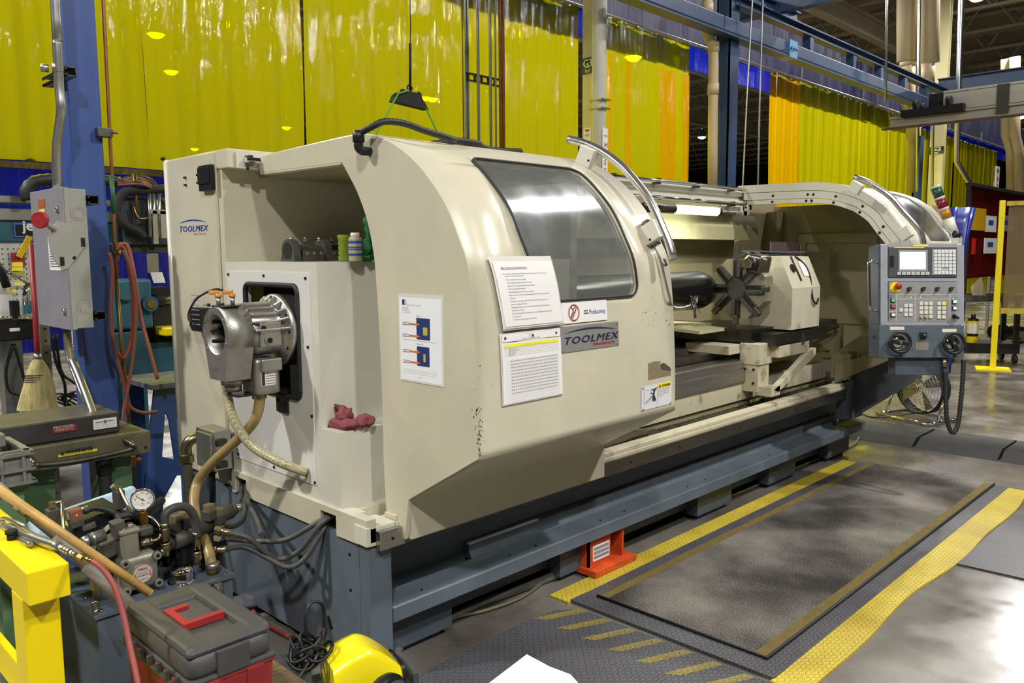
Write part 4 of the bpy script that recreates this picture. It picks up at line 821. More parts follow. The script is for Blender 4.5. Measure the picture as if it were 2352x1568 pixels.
g.text('Between now and the official implementation of 5S for equipment, there are things we need to continue to do to', lambda p, q: ff(W*.13+p, H*.755+q), H*.022, 1, sx=W*.8/(H*.022*52)); g.text('keep the areas in organized and clean conditions', lambda p, q: ff(W*.16+p, H*.725+q), H*.022, 1, sx=W*.35/(H*.022*23))
for i, s_ in enumerate(TX): g.text(s_, lambda p, q: ff(W*.17+p, H*(.675-.042*i)+q), H*.024, 1, sx=.78*W/.27*.9)
add('printed_page', g, [white, ink], t)
a = door.hit(1152, 933); b = door.hit(1290, 906); c = door.hit(1290, 750); d = door.hit(1147, 768); x0, x1 = a[0]-.0, b[0]; s0, s1 = (a[1]+b[1])/2, (c[1]+d[1])/2; W, H = x1-x0, s1-s0; ff2 = lambda a, b: door.pt(x0+a, s0+b, .0075)
t = thing('maintenance_sheet', 'clear sleeve with a maintenance table and yellow header row, lower of the two door sheets', 'paper sheet', door.pt((x0+x1)/2, s0))
g = G(); patch(g, door, x0, x1, s0, s1, .005, 0, 10, 14, 0, .002); patch(g, door, x0+.01, x1-.005, s1-.03, s1-.005, .0065, 1, 4, 2)
for k in (.06, .5, .9): disc(g, ff2, W*(k+.02), H-.017, .005, 2)
add('sheet_sleeve', g, [white2, white, ink], t)
g = G(); ff2 = lambda a, b: door.pt(x0+a, s0+b, .0082); patch(g, door, x0+.006, x1-.002, s0+.004, s1-.035, .0072, 0, 8, 10)
q4(g, ff2, W*.05, H*.80, W*.95, H*.84, 2); g.text('Item      Please initial your box and date when completed', lambda p, q: ff2(W*.3+p, H*.81+q), H*.02, 1); g.text('OPERATOR DAILY MAINTENANCE SHEET', lambda p, q: ff2(W*.34+p, H*.89+q), H*.02, 1)
for k in range(6): q4(g, ff2, W*.05, H*(.79-.022*k), W*.95, H*(.7885-.022*k), 1)
for k, s_ in enumerate(('CHECK ALL OIL LEVELS', 'CHECK COOLANT LEVEL AND MIX', 'WIPE DOWN MACHINE', 'CHECK AIR PRESSURE', 'EMPTY CHIP TRAY')): g.text(s_, lambda p, q: ff2(W*.12+p, H*(.772-.022*k)+q), H*.014, 1)
for k in range(34): q4(g, ff2, W*.06, H*(.62-.0185*k), W*.94, H*(.6192-.0185*k), 3)
for k in range(30): q4(g, ff2, W*(.14+.0275*k), H*.0, W*(.1408+.0275*k), H*.62, 3)
for k in range(11):
    for j in range(26): stroke(g, ff2, [(W*(.145+.03*j), H*(.602-.045*k)), (W*(.155+.03*j), H*(.615-.045*k)), (W*(.165+.03*j), H*(.598-.045*k))], .0006, 4)
add('printed_table', g, [white, ink, M('table_yellow', '#ecec30', .5), inkg, M('pencil', '#5a5a66', .6)], t)
A = door.hit(1294, 745); B = door.hit(1390, 684); C = door.hit(1292, 700); x0, x1 = A[0], B[0]; s0, s1 = (A[1]+door.hit(1392, 733)[1])/2, (B[1]+C[1])/2; W, H = x1-x0, s1-s0
g = G(); patch(g, door, x0-.01, x1, s0, s1, .0045, 0, 4, 4); f6 = lambda a, b: door.pt(x0+a, s0+b, .0056); f7 = lambda a, b: door.pt(x0+a, s0+b, .0064); r = H*.40
stroke(g, f6, [(W*.16, H*.78), (W*.22, H*.60)], .002, 1)
cx, cy = W*.22, H*.5; ph = [(-.055, .13), (.01, .20), (.13, -.02), (.05, -.12)]
def pr_(a, b, t_=-.55): return (cx+(a*math.cos(t_)-b*math.sin(t_))*H, cy+(a*math.sin(t_)+b*math.cos(t_))*H)
def prect(a, b, c, d, mi, f): g.poly([f(*pr_(a, b)), f(*pr_(c, b)), f(*pr_(c, d)), f(*pr_(a, d))], mi)
prect(-.10, -.27, .10, .03, 1, f6); prect(-.10, .03, -.075, .25, 1, f6); prect(.075, .03, .10, .25, 1, f6); prect(-.10, .23, .10, .25, 1, f6); prect(-.03, .25, -.005, .36, 1, f6)
for i in range(3):
    for j in range(4): prect(-.075+i*.055, -.25+j*.065, -.038+i*.055, -.21+j*.065, 0, f7)
f8 = lambda a, b: door.pt(x0+a, s0+b, .0074); disc(g, f8, cx, cy, r, 2, 32, r*.86); stroke(g, f8, [(cx-r*.66, cy-r*.66), (cx+r*.66, cy+r*.66)], r*.06, 2)
q4(g, f6, W*.45, H*.40, W*.545, H*.445, 1); q4(g, f6, W*.45, H*.52, W*.545, H*.565, 1); g.text('Productivity', lambda p, q: f6(W*.57+p, H*.36+q), H*.33, 3, sx=W*.40/(H*.33*5.1))
top('phone_sticker', 'white sticker of a crossed out phone reading = Productivity on the door', 'sticker', g, [white, ink, inkr, inkb])
# laminated sheet on the door end
a = at(921, 872, x=XD); b = at(1022, 889, x=XD); c = at(1017, 680, x=XD); d = at(915, 674, x=XD)
y0, y1 = (a.y+d.y)/2, (b.y+c.y)/2; z0, z1 = (a.z+b.z)/2, (c.z+d.z)/2; W, H = y0-y1, z1-z0
ef = lambda off: (lambda p, q: V((XD-off, y0-p, z0+q)))
t = thing('laminated_sheet', 'laminated instruction page with two blue photos and orange arrows, on the door end', 'paper sheet', (XD-.003, (y0+y1)/2, z0)); g = G(); g.box((XD-.003, y1, z0), (XD-.001, y0, z1)); add('laminate', g, white2, t)
g = G(); e1 = ef(.0045); q4(g, ef(.0035), W*.03, H*.02, W*.97, H*.965, 0); q4(g, e1, W*.1, H*.88, W*.15, H*.94, 3); disc(g, e1, W*.16, H*.91, W*.035, 3, 16, W*.028)
g.text('9888 S 4th Street, Franklin, WI 53132  (414) 425-0880', lambda p, q: e1(W*.2+p, H*.875+q), H*.014, 1, sx=.8)
for k in range(4): g.text(('Policy No: WI-0054', 'Equipment: Hydraulic', 'Subject: Coolant Fill Tank', 'Check Oil: As Level Shows')[k], lambda p, q: e1(W*.1+p, H*(.845-.018*k)+q), H*.013, 1)
g.text('WAY OIL', lambda p, q: e1(W*.42+p, H*.755+q), H*.018, 1); g.text('HYDRAULIC OIL', lambda p, q: e1(W*.4+p, H*.44+q), H*.018, 1)
for (bx, bz, bw, bh) in ((.42, .5, .3, .24), (.42, .2, .28, .22)):
    q4(g, e1, W*bx, H*bz, W*(bx+bw), H*(bz+bh), 3)
    for k, dz in enumerate((.66, .1)):
        zz = bz+bh*dz; q4(g, ef(.005), W*.24, H*(zz), W*(bx-.0), H*(zz+.018), 4); g.poly([ef(.005)(W*bx, H*(zz-.008)), ef(.005)(W*(bx+.09), H*(zz+.009)), ef(.005)(W*bx, H*(zz+.027))], 4)
        stroke(g, e1, [(W*.1, H*(zz-.005)), (W*.24, H*(zz-.005)), (W*.24, H*(zz+.022)), (W*.1, H*(zz+.022)), (W*.1, H*(zz-.005))], .0006, 1); g.text(('HIGH LIMIT', 'LOW LIMIT')[k], lambda p, q: e1(W*.115+p, H*zz+q), H*.013, 1)
    q4(g, ef(.005), W*(bx+.15), H*(bz+.05), W*(bx+.25 if bz > .4 else bx+.2), H*(bz+.14), 5)
q4(g, e1, W*.1, H*.48, W*.85, H*.482, 1)
for k in range(3): q4(g, e1, W*.1, H*(.14-.02*k), W*.85, H*(.1412-.02*k), 1)
g.text('Page 1 of 1', lambda p, q: e1(W*.45+p, H*.06+q), H*.013, 1); add('printed_page', g, [M('page_white', '#eef0f4', .5), ink, inkg, M('photo_blue', '#1f3570', .5), M('arrow_orange', '#d9702c', .5), M('photo_yellow', '#b9b04a', .5)], t)
# black conduit across the door top
g = G(); e0 = V((XD-.02, 2.485, 1.985)); g.cyl(e0+V((.02, 0, -.01)), e0+V((-.02, 0, -.01)), .016, n=12); g.tube([e0+V((-.012, 0, -.01)), e0+V((-.03, 0, 0)), e0+V((-.03, 0, .03))], .017, 12, sm=4); g.cyl(e0+V((-.03, 0, .02)), e0+V((-.03, 0, .06)), .022, n=10)
t = thing('door_cable', 'black corrugated cable conduit arching over and lying on the sliding door top', 'cable', e0); add('cable_elbow', g, black, t)
pts = [e0+V((-.03, 0, .05)), at(856, 290, x=1.77), at(885, 279, x=1.81), at(930, 284, x=1.9), at(975, 300, x=2.0), at(1040, 320, x=2.16), V((2.27, 2.55, 2.068)), V((2.42, 2.56, 2.068)), V((2.48, 2.64, 2.068)), V((2.40, 2.74, 2.068)), V((2.28, 2.72, 2.068)), V((2.42, 2.66, 2.085)), V((2.6, 2.66, 2.068)), V((2.74, 2.60, 2.066))]
g = G(); g.ribbed(pts, .0135, .009, 10, sm=10); add('corrugated_conduit', g, rubber, t)
# ---------------------------------------------------------------- rear rail and interior
g = G(); g.box((2.6, 3.2, 2.03), (5.95, 3.42, 2.085), 0, .003); g.box((2.6, 3.22, 1.9), (5.95, 3.3, 2.03)); g.box((2.6, 3.19, 1.955), (5.95, 3.24, 1.985)); part('rear_top_rail', g, creamw)
a = at(1438, 413, y=3.16); b = at(1694, 434, y=3.16)
g = G(); g.cyl((2.6, 3.16, b.z), (5.85, 3.16, b.z), .013, n=14); 
for k in range(4): g.box((4.15+.5*k, 3.155, b.z-.02), (4.19+.5*k, 3.2, b.z+.018), 1)
part('upper_slide_rod', g, [chrome, dsteel])
b = at(1690, 468, y=3.13); g = G(); g.cyl((4.3, 3.13, b.z), (5.8, 3.13, b.z), .013, n=14)
for k in range(3): g.box((4.6+.5*k, 3.12, b.z-.02), (4.64+.5*k, 3.2, b.z+.015), 1)
g.box((3.9, 3.17, b.z-.06), (5.85, 3.24, b.z+.03), 2); part('lower_slide_rod', g, [chrome, dsteel, creamw])
a = at(1546, 479, y=3.05); b = at(1645, 481, y=3.05); g = G(); g.cyl((a.x, 3.05, a.z), (b.x, 3.05, a.z), .032, n=16); wl = part('work_lamp', g, lampon, None, 'glowing white tube')
ll = bpy.data.lights.new('work_lamp_light', 'AREA'); ll.shape = 'RECTANGLE'; ll.size = b.x-a.x; ll.size_y = .06; ll.energy = 9; ll.color = (1, 1, .86); lo = bpy.data.objects.new('work_lamp_light', ll); COL.objects.link(lo); lo.location = ((a.x+b.x)/2, 3.03, a.z-.05); lo.parent = LT; lo.location -= WL[LT.name]
g = G(); g.box((4.0, 3.03, a.z+.02), (b.x+.04, 3.2, a.z+.05)); g.cyl((4.3, 3.05, a.z), (a.x, 3.05, a.z), .034, n=14, mi=1); g.cyl((b.x, 3.05, a.z), (b.x+.03, 3.05, a.z), .036, n=14, mi=1); add('lamp_housing', g, [inner, dsteel], wl)
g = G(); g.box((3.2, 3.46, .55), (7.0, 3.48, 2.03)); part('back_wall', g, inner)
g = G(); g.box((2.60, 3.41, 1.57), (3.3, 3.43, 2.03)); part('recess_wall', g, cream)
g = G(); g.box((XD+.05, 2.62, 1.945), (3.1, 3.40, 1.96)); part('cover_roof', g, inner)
zb = at(1700, 551, y=3.3).z; g = G(); g.box((3.2, 3.3, zb), (6.28, 3.46, 1.9)); g.prism([(3.3, zb), (3.3, zb+.2), (3.26, zb+.1), (3.26, zb)], 'x', 3.2, 6.28); part('inner_beam', g, M('inner_cream', '#b9b48d', .45, var=.1))
a = at(1835, 538, x=6.93); b = at(2008, 720, x=6.93); b.z -= .1; g = G(); g.box((6.92, a.y-.07, b.z), (6.95, a.y, a.z)); g.box((6.92, b.y, b.z), (6.95, b.y+.06, a.z)); g.box((6.92, b.y+.06, a.z-.08), (6.95, a.y-.07, a.z)); g.box((6.935, b.y+.06, b.z), (6.95, a.y-.07, a.z-.08)); g.tube([(6.92, a.y+.02, b.z), (6.92, a.y+.02, a.z+.02), (6.92, b.y-.02, a.z+.02)], .006, 6); part('rear_hatch_frame', g, inner)
g = G(); g.box((at(1775, 470, y=3.4).x, 3.36, .7), (at(1795, 470, y=3.4).x+.05, 3.46, 1.95)); part('rear_pillar', g, inner)
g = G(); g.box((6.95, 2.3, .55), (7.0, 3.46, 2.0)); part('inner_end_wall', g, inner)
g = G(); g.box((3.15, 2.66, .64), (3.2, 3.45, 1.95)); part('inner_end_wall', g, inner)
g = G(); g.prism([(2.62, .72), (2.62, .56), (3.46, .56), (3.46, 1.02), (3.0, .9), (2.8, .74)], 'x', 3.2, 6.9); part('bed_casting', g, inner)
g = G(); g.prism([(2.60, .62), (2.60, .745), (2.62, .745), (2.62, .62)], 'x', 3.0, 6.25); part('bed_apron', g, creamd)
g = G(); g.box((3.0, 2.58, .745), (4.9, 2.74, .83), 0, .003); g.box((3.0, 2.59, .83), (4.9, 2.74, .885), 0, .003); part('front_slideway', g, steel)
g = G(); g.box((3.0, 2.76, .86), (4.85, 2.86, .93), 0, .003); g.box((3.0, 2.86, .9), (4.6, 2.92, .97), 0, .003); part('rear_slideway', g, grsteel)
g = G(); g.box((3.0, 2.47, .55), (6.2, 2.62, .575)); g.grid(lambda u, v: V((3.0+3.2*u, 2.47+.13*v, .578+.03*noise.noise(V((u*60, v*4, 0)))+.02*math.sin(v*3)*noise.noise(V((u*9, 3, 0))))), 120, 8, 1); part('chip_tray', g, [blackm, M('wet_chips', '#2d2b1f', .35, .4, var=.7, vs=90, bump=1, bs=220, col2='#5c5a38')])
g = G(); a = at(1480, 985, z=.62); g.prism([(3.05, .6), (3.35, .6), (3.4, .68), (3.2, .72), (3.02, .66)], 'y', 2.45, 2.56); g.prism([(3.3, .58), (3.6, .58), (3.55, .65), (3.35, .68)], 'y', 2.46, 2.5); part('chip_guard', g, grsteel)
# chuck and tool turret, carriage
g = G(); g.lathe([(0, 3.2), (.16, 3.2), (.16, 3.35), (.13, 3.36), (.13, 4.78), (.128, 4.84), (.115, 4.9), (.085, 4.93), (.05, 4.945), (.045, 5.02), (0, 5.02)], (0, 2.95, 1.34), (1, 0, 0), 40); part('black_workpiece', g, M('black_gloss_shaft', '#0c0b0b', .25, coat=.2, spec=.35), None, 'glossy black round bar with a domed end')
g = G(); g.cyl((4.93, 2.95, 1.34), (5.1, 2.95, 1.34), .04, n=20); part('live_centre', g, chrome)
tc_ = V((4.92, 2.695, 1.355)); R8 = .196
g = G(); octp = [(tc_.y+R8/math.cos(math.pi/8)*math.cos(math.pi/8+k*math.pi/4), tc_.z+R8/math.cos(math.pi/8)*math.sin(math.pi/8+k*math.pi/4)) for k in range(8)]; g.prism(octp, 'x', tc_.x, tc_.x+.12); g.cyl(tc_+V((.12, 0, 0)), tc_+V((.35, 0, 0)), .12, n=24)
tur = part('tool_turret', g, M('turret_steel', '#9d977f', .4, .3, var=.3, vs=10))
g = G(); g.cyl(tc_+V((-.012, 0, 0)), tc_, .069, n=32); add('turret_hub', g, M('dirty_hub', '#4d4a45', .6, .5, var=.3), tur)
for k in range(8):
    a = k*math.pi/4; R = Matrix.Rotation(a, 3, 'X'); ctr = tc_+V((-.004, math.cos(a)*.135, math.sin(a)*.135)); g = G(); g.ob(ctr-R @ V((0, 0, .012)), (.022, .125, .028), R, 0, .002); g.ob(ctr+R @ V((-.008, 0, .018)), (.022, .12, .026), R, 1, .002)
    for j in (-.035, 0, .035): p = ctr+R @ V((-.0185, j, .022)); g.cyl(p, p+V((-.003, 0, 0)), .005, n=8, mi=2)
    ts = add('tool_slot', g, [dsteel, graph, grsteel], tur)
    if k != 1:
        L_ = (.02, .03, .09, .05, .02, .03, .03, .03)[k]; c = tc_+V((-.006, math.cos(a)*(R8+L_/2), math.sin(a)*(R8+L_/2))); g = G(); g.ob(c, (.035, L_+.03, .036), R, 0, .003)
        if k in (2, 3): g.ob(c+R @ V((0, L_/2+.02, 0)), (.04, .03, .03), R, 0, .006); g.ob(c+R @ V((-.005, L_/2+.035, .01)), (.014, .012, .012), R, 1)
        if k == 3: g.cyl(c, c+V((-.03, .10, -.01)), .014, .018, n=10)
        add('cutting_tool', g, [grsteel, M('insert', '#c8a13a', .4, .8)], tur)
p = tc_+V((0, -.155, .17)); p = V((tc_.x, tc_.y+math.cos(math.pi/4)*-1*.0-.13*1, tc_.z+.165)); g = G(); g.ob(p+V((.04, 0, 0)), (.15, .11, .12), rot('X', 10), 0, .02); g.cyl(p+V((-.035, 0, 0)), p+V((-.09, 0, 0)), .042, n=20, mi=1); g.cyl(p+V((-.09, 0, 0)), p+V((-.13, 0, 0)), .034, n=6, mi=2, smooth=False); g.screws([p+V((.04+dx, -.058, .03)) for dx in (-.05, 0, .05)], (0, -1, 0), .007, .004, 1); add('boring_bar_holder', g, [grsteel, dsteel, chrome], tur)
q = at(1817, 758, x=5.17); yF = q.y; g = G(); P = [(yF, q.z), (yF, at(1818, 662, x=5.17).z), (at(1792, 590, x=5.17).y, at(1792, 590, x=5.17).z), (2.76, 1.575), (2.83, 1.50), (2.83, q.z)]
xr_ = at(1881, 742, y=yF).x; g.prism(P, 'x', 5.17, xr_, 0); hs = part('turret_housing', g, cream)
g = G(); f_ = lambda px, py: at(px, py, x=5.17)
yT = P[2][0]; zT = P[2][1]; z1_ = P[1][1]
def sl(x, t_): return V((x, yF+(yT-yF)*t_-.004, z1_+(zT-z1_)*t_+.003))
xq = (xr_-5.17); g.cyl(sl(5.28, .62), sl(5.28, .62)+V((0, -.005, .003)), .03, n=20, mi=1); g.poly([sl(5.17+xq*.55, .35), sl(5.17+xq*.78, .35), sl(5.17+xq*.75, .85), sl(5.17+xq*.52, .85)], 2); g.tube([sl(5.17+xq*.34, 1), sl(5.17+xq*.36, .6), sl(5.17+xq*.38, .2)], .006, 6, 3)
g.tube([sl(5.17+xq*.5, 1), sl(5.17+xq*.72, .7), sl(5.17+xq*.74, .3), V((5.17+xq*.68, yF-.01, z1_-.08)), V((5.17+xq*.8, yF-.015, z1_-.12)), V((5.17+xq*.84, yF-.02, z1_-.08))], .007, 6, 3, sm=6); add('housing_label', g, [creamw, dsteel, white, black], hs)
g = G(); P_ = [V((5.2, 2.75, 1.585)), V((5.3, 2.85, 1.6)), V((5.45, 2.75, 1.59)), V((5.6, 2.6, 1.59))]; g.tube(P_, .012, 8, sm=6); g.tube([p+V((.03, -.06, 0)) for p in P_], .01, 8, sm=6); g.box((5.25, 2.65, 1.576), (5.6, 2.9, 1.584)); add('turret_cables', g, rubber, hs)
g = G(); a = at(1769, 562, y=2.95); b = at(1832, 582, y=2.95); g.ob(((a.x+b.x)/2, 2.95, 1.62), (b.x-a.x, .004, .11), None); g.ob((b.x-.0, 2.93, 1.61), (.1, .004, .1), rot('Z', 30)); g.ob(((a.x+b.x)/2, 2.94, 1.574), (b.x-a.x, .05, .004)); add('bent_card', g, pinkp, hs, 'pinkish bent cover sheet')
g = G(); g.box((4.95, 2.42, .98), (5.75, 3.35, 1.06)); g.box((4.86, 2.55, 1.0), (5.2, 3.4, 1.09)); part('cross_slide', g, dsteel)
g = G(); g.box((4.6, 2.92, 1.09), (4.98, 3.45, 1.105)); g.prism([(2.75, 1.07), (3.4, 1.1), (3.4, 1.12), (2.75, 1.09)], 'x', 4.55, 4.9); part('slide_cover', g, M('cover_cream', '#b9b78e', .4))
g = G(); g.box((4.84, 2.48, .86), (5.02, 2.62, 1.0), 0, .004); g.box((4.85, 2.49, .68), (5.0, 2.60, .87), 0, .004); g.box((4.7, 2.62, .93), (5.05, 2.95, .99), 0, .004); g.box((5.0, 2.42, .9), (5.45, 2.62, .99), 0, .004)
g.screws([(4.84, 2.58, .83), (4.84, 2.52, .83), (4.84, 2.52, .74)], (-1, 0, 0), .01, .005, 1); sd = part('saddle', g, [creamd, screwm])
g = G(); a = V((4.9, 2.42, .70)); b = at(1868, 800, y=2.42); g.prism([(a.x, a.z), (a.x+.06, a.z-.02), (5.45, .85), (b.x, .88), (b.x, .925), (5.40, .90)], 'y', 2.40, 2.44); g.box((4.86, 2.40, .66), (4.98, 2.5, .72)); add('chip_deflector', g, creamd, sd)  # worn cream reused here as a darker tone for partial shade
g = G(); a = at(1832, 778, y=2.45); g.cyl((a.x, 2.42, a.z), (a.x+.02, 2.6, a.z), .045, n=18); g.tube([(a.x, 2.44, a.z-.02), (a.x+.3, 2.5, a.z+.0), (a.x+.9, 2.55, a.z+.02)], .02, 8); g.box((5.5, 2.62, 1.0), (6.4, 2.78, 1.06), 0, .004); add('slide_motor', g, graph, sd)
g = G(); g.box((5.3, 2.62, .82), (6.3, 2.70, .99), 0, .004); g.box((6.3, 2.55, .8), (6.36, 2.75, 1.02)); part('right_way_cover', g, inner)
g = G(); a = at(1910, 822, x=5.95); g.prism([(6.0, .70), (6.0, .86), (6.75, 1.0), (6.75, .72)], 'y', 2.30, 2.44); g.box((5.92, 2.32, .66), (6.02, 2.46, .84)); g.screws([(6.05, 2.3, .82), (6.05, 2.3, .77), (6.6, 2.3, .93), (6.6, 2.3, .88)], (0, -1, 0), .009, .005, 1); part('right_lower_bracket', g, [inner, screwm])
# ---------------------------------------------------------------- right hood and its door
X5 = 5.9
HP = [(1.914, .93), (1.914, 1.2), (1.916, 1.5), (1.927, 1.662), (1.956, 1.722), (2.039, 1.824), (2.11, 1.915), (2.213, 1.993), (2.275, 2.027), (2.419, 2.078), (2.59, 2.104), (2.9, 2.112), (3.25, 2.118)]
hood = Prof(HP); rd = Prof(HP, off=.006)
hw = [rd.hit(*p) for p in ((2042, 457), (2100, 463), (2166, 548))]; print('hood window', hw)
wxa, wxb = 6.28, 6.80; sa, sb = rd.L[-1]*.30, hw[0][1]
HD = skin(hood, X5, 6.98, 0, hood.L[-1], [(wxa, wxb, hood.L[-1]*.33, hood.L[-1]*.585, .05)], 'right_door', creamw, LT)
g = G(); hi2 = Prof(HP, off=-.014); g.grid(lambda u, v: hi2.pt(wxa-.02+(wxb-wxa+.04)*u, hi2.L[-1]*(.32+.275*v)), 4, 20); add('door_window', g, smokypane, HD)
def band(o0, o1, x0, x1, ymax, bot=.7):
    A = Prof(HP, off=-o0); B = Prof(HP, off=-o1); n = 46; a = [A(A.L[-1]*k/n) for k in range(n+1)]; b = [B(B.L[-1]*k/n) for k in range(n+1)]
    a = [(min(p[0], ymax), p[1]) for p in a]; b = [(min(p[0], ymax), p[1]) for p in b]; g = G(); g.prism(a+b[::-1], 'x', x0, x1); return g
for i, (o0, o1, x_, ym) in enumerate(((0, .058, 0, 3.22), (.062, .115, .004, 3.18), (.119, .15, .008, 3.15))):
    g = band(o0, o1, X5-.03+x_, X5+.02, ym)
    if i: 
        A = Prof(HP, off=-(o0+o1)/2)
        g.screws([(X5-.03+x_, *A(A.L[-1]*t_)) for t_ in (.42, .52, .62, .7, .72, .85, .98)], (-1, 0, 0), .011, .005, 1)
    part('arch_strip', g, [creamw, screwm])
g = G(); a = at(1683, 495, x=X5-.03); g.box((X5-.035, 3.14, a.z), (X5, 3.17, a.z+.08)); g.box((X5-.035, 3.14, a.z), (X5, 3.28, a.z+.03)); g.screws([(X5-.035, 3.25, a.z+.015), (X5-.035, 3.155, a.z+.06)], (-1, 0, 0), .009, .004, 1); g.box((X5-.03, 3.15, 1.93), (X5+.05, 3.3, 1.98), 2); part('arch_end_bracket', g, [creamw, screwm, blackm])
ho = Prof(HP, off=.08); h = [ho.hit(*p) for p in ((1962, 406), (2120, 552))]; print('handle2', h)
g = G(); g.tube([V((h[1][0]+(h[0][0]-h[1][0])*k/24, *ho(h[1][1]+(h[0][1]-h[1][1])*k/24))) for k in range(-6, 25)], .02, 14); add('grab_handle', g, bpy.data.materials['handle_steel'], HD)
for px, py in ((1998, 430), (2102, 540)):
    q = ho.hit(px, py); s_ = q[1]; n_ = hood.nrm(s_); R = Matrix(((1, 0, 0), (0, n_[1], n_[0]), (0, -n_[0], n_[1]))); g = G(); g.ob(hood.pt(q[0], s_, .03), (.05, .08, .075), R, 0, .004); add('handle_block', g, creamw, HD)
# arm carrying the console
g = G(); g.prism([(2.42, .30), (2.42, .62), (2.1, .80), (1.98, .86), (1.92, .86), (1.92, .74), (2.0, .62)], 'x', 6.0, 6.3); g.prism([(2.42, .34), (2.42, .60), (2.3, .66), (2.3, .36)], 'x', 5.95, 6.15); part('console_arm', g, dkblue)
g = G(); g.prism([(2.42, .63), (2.42, .76), (1.98, .95), (1.98, .86)], 'x', 5.9, 6.3); part('arm_cover', g, inner)
# things on the headstock shelf -------------------------------------------
sh = 1.571
def bearing(x, y, label, s_=1):
    g = G(); P = arc(0, .045, .05, -10, 190, 14)+[(-.06, 0), (.06, 0)]
    for dx in (0, .16): g.prism([(y+a, sh+b) for a, b in P], 'x', x+dx, x+dx+.035)
    g.prism([(y+a*.75, sh+b*.75) for a, b in P], 'x', x+.035, x+.16); g.box((x+.04, y-.055, sh), (x+.15, y-.045, sh+.05), 1); g.cyl((x-.002, y, sh+.045), (x-.001, y, sh+.045), .036, n=20, mi=2)
    for k in range(3): g.cyl((x+.02+.07*k, y, sh+.085), (x+.02+.07*k, y, sh+.105), .008, n=8, mi=3); g.cyl((x+.06+.035*k, y-.055, sh+.035), (x+.06+.035*k, y-.064, sh+.035), .007, n=8, mi=3)
    return top('tool_holder_block', label, 'tool holder', g, [graph, grsteel, blackm, chrome], 'dark tool holders on the headstock shelf')
p = at(662, 590, x=1.85); bearing(1.83, p.y-.03, 'dark tool holder block on the shelf, left one with the open bore'); p = at(735, 590, x=2.05); bearing(2.04, p.y+.02, 'dark tool holder block on the shelf, beside the green bottle')
def bottle(name, px, py, x, prof, mat, label, cat='bottle', capm=None, extra=None):
    p = at(px, py, x=x); p = V((p.x, p.y, sh)); t = thing(name, label, cat, p); g = G(); g.lathe(prof, p, (0, 0, 1), 20); add('bottle_body', g, mat, t)
    if capm: h = prof[-1][1]; g = G(); g.cyl(p+V((0, 0, h-.005)), p+V((0, 0, h+.016)), .018, n=14); add('bottle_cap', g, capm, t)
    if extra: extra(p, t)
bottle('green_bottle', 793, 592, 1.84, [(a*.9, b*.84) for a, b in [(0, 0), (.026, 0), (.032, .02), (.026, .03), (.031, .042), (.027, .052), (.031, .064), (.027, .074), (.031, .086), (.028, .098), (.034, .12), (.03, .125), (0, .125)]], limeg, 'squat lime green ribbed plastic bottle on the headstock shelf')
def lab(p, t):
    g = G()
    for z_, h_ in ((.022, .010), (.045, .005), (.053, .005), (.07, .010)): g.cyl(p+V((0, 0, z_)), p+V((0, 0, z_+h_)), .0275, n=20, cap=False)
    add('bottle_label', g, inkb, t)
bottle('white_bottle', 817, 592, 1.83, [(0, 0), (.026, 0), (.027, .005), (.027, .085), (.024, .093), (.016, .096), (0, .096)], M('old_white_plastic', '#b5aa8a', .5, var=.4, vs=40), 'dirty white bottle with blue printing on the headstock shelf', capm=creamw, extra=lab)
def blob(c, r, sc, seed, amp=.35, n=24, mi=0, g=None, f=3):
    g = g or G(); k0 = len(g.bm.verts); g.sphere(c, r, n, mi, sc); g.bm.verts.ensure_lookup_table(); c = V(c)
    for v in g.bm.verts[k0:]: d = v.co-c; v.co = c+d*(1+amp*noise.noise(d*f/r+V((seed, 0, 0))))
    return g
p = at(845, 552, x=1.88); p.z = max(p.z, sh+.11); g = blob(p+V((.02, 0, .01)), .05, (.6, .5, 1), 3); blob(p+V((0, .012, -.055)), .04, (.6, .8, .8), 8, g=g); blob(p+V((.03, .03, .045)), .035, (.7, .8, .6), 5, g=g); blob(p+V((.01, .03, -.09)), .03, (1, 1.2, .7), 6, g=g); top('green_glove', 'crumpled green work glove at the right end of the shelf', 'glove', g, gloveg)
g = G(); p = at(720, 560, x=2.3); g.lathe([(0, 0), (.09, 0), (.11, .03), (.1, .1), (.06, .14), (0, .15)], (p.x, p.y-.05, sh), (0, 0, 1), 20); top('dark_tool_bag', 'dark rounded bag behind the bottles on the headstock shelf', 'bag', g, blackm)
p = at(818, 968, x=1.72); g = G(); c = V((1.735, 2.61, .93))
blob(c+V((0, 0, .018)), .05, (.8, 1.5, .5), 1, .5, g=g, f=2); blob(c+V((.01, .01, .05)), .035, (.9, .9, .9), 4, .5, g=g, f=2); blob(c+V((.05, -.06, .03)), .035, (1, 1, .7), 7, .5, g=g, f=2); top('shop_rag', 'crumpled dull red shop rag on the white machine ledge', 'rag', g, ragm)
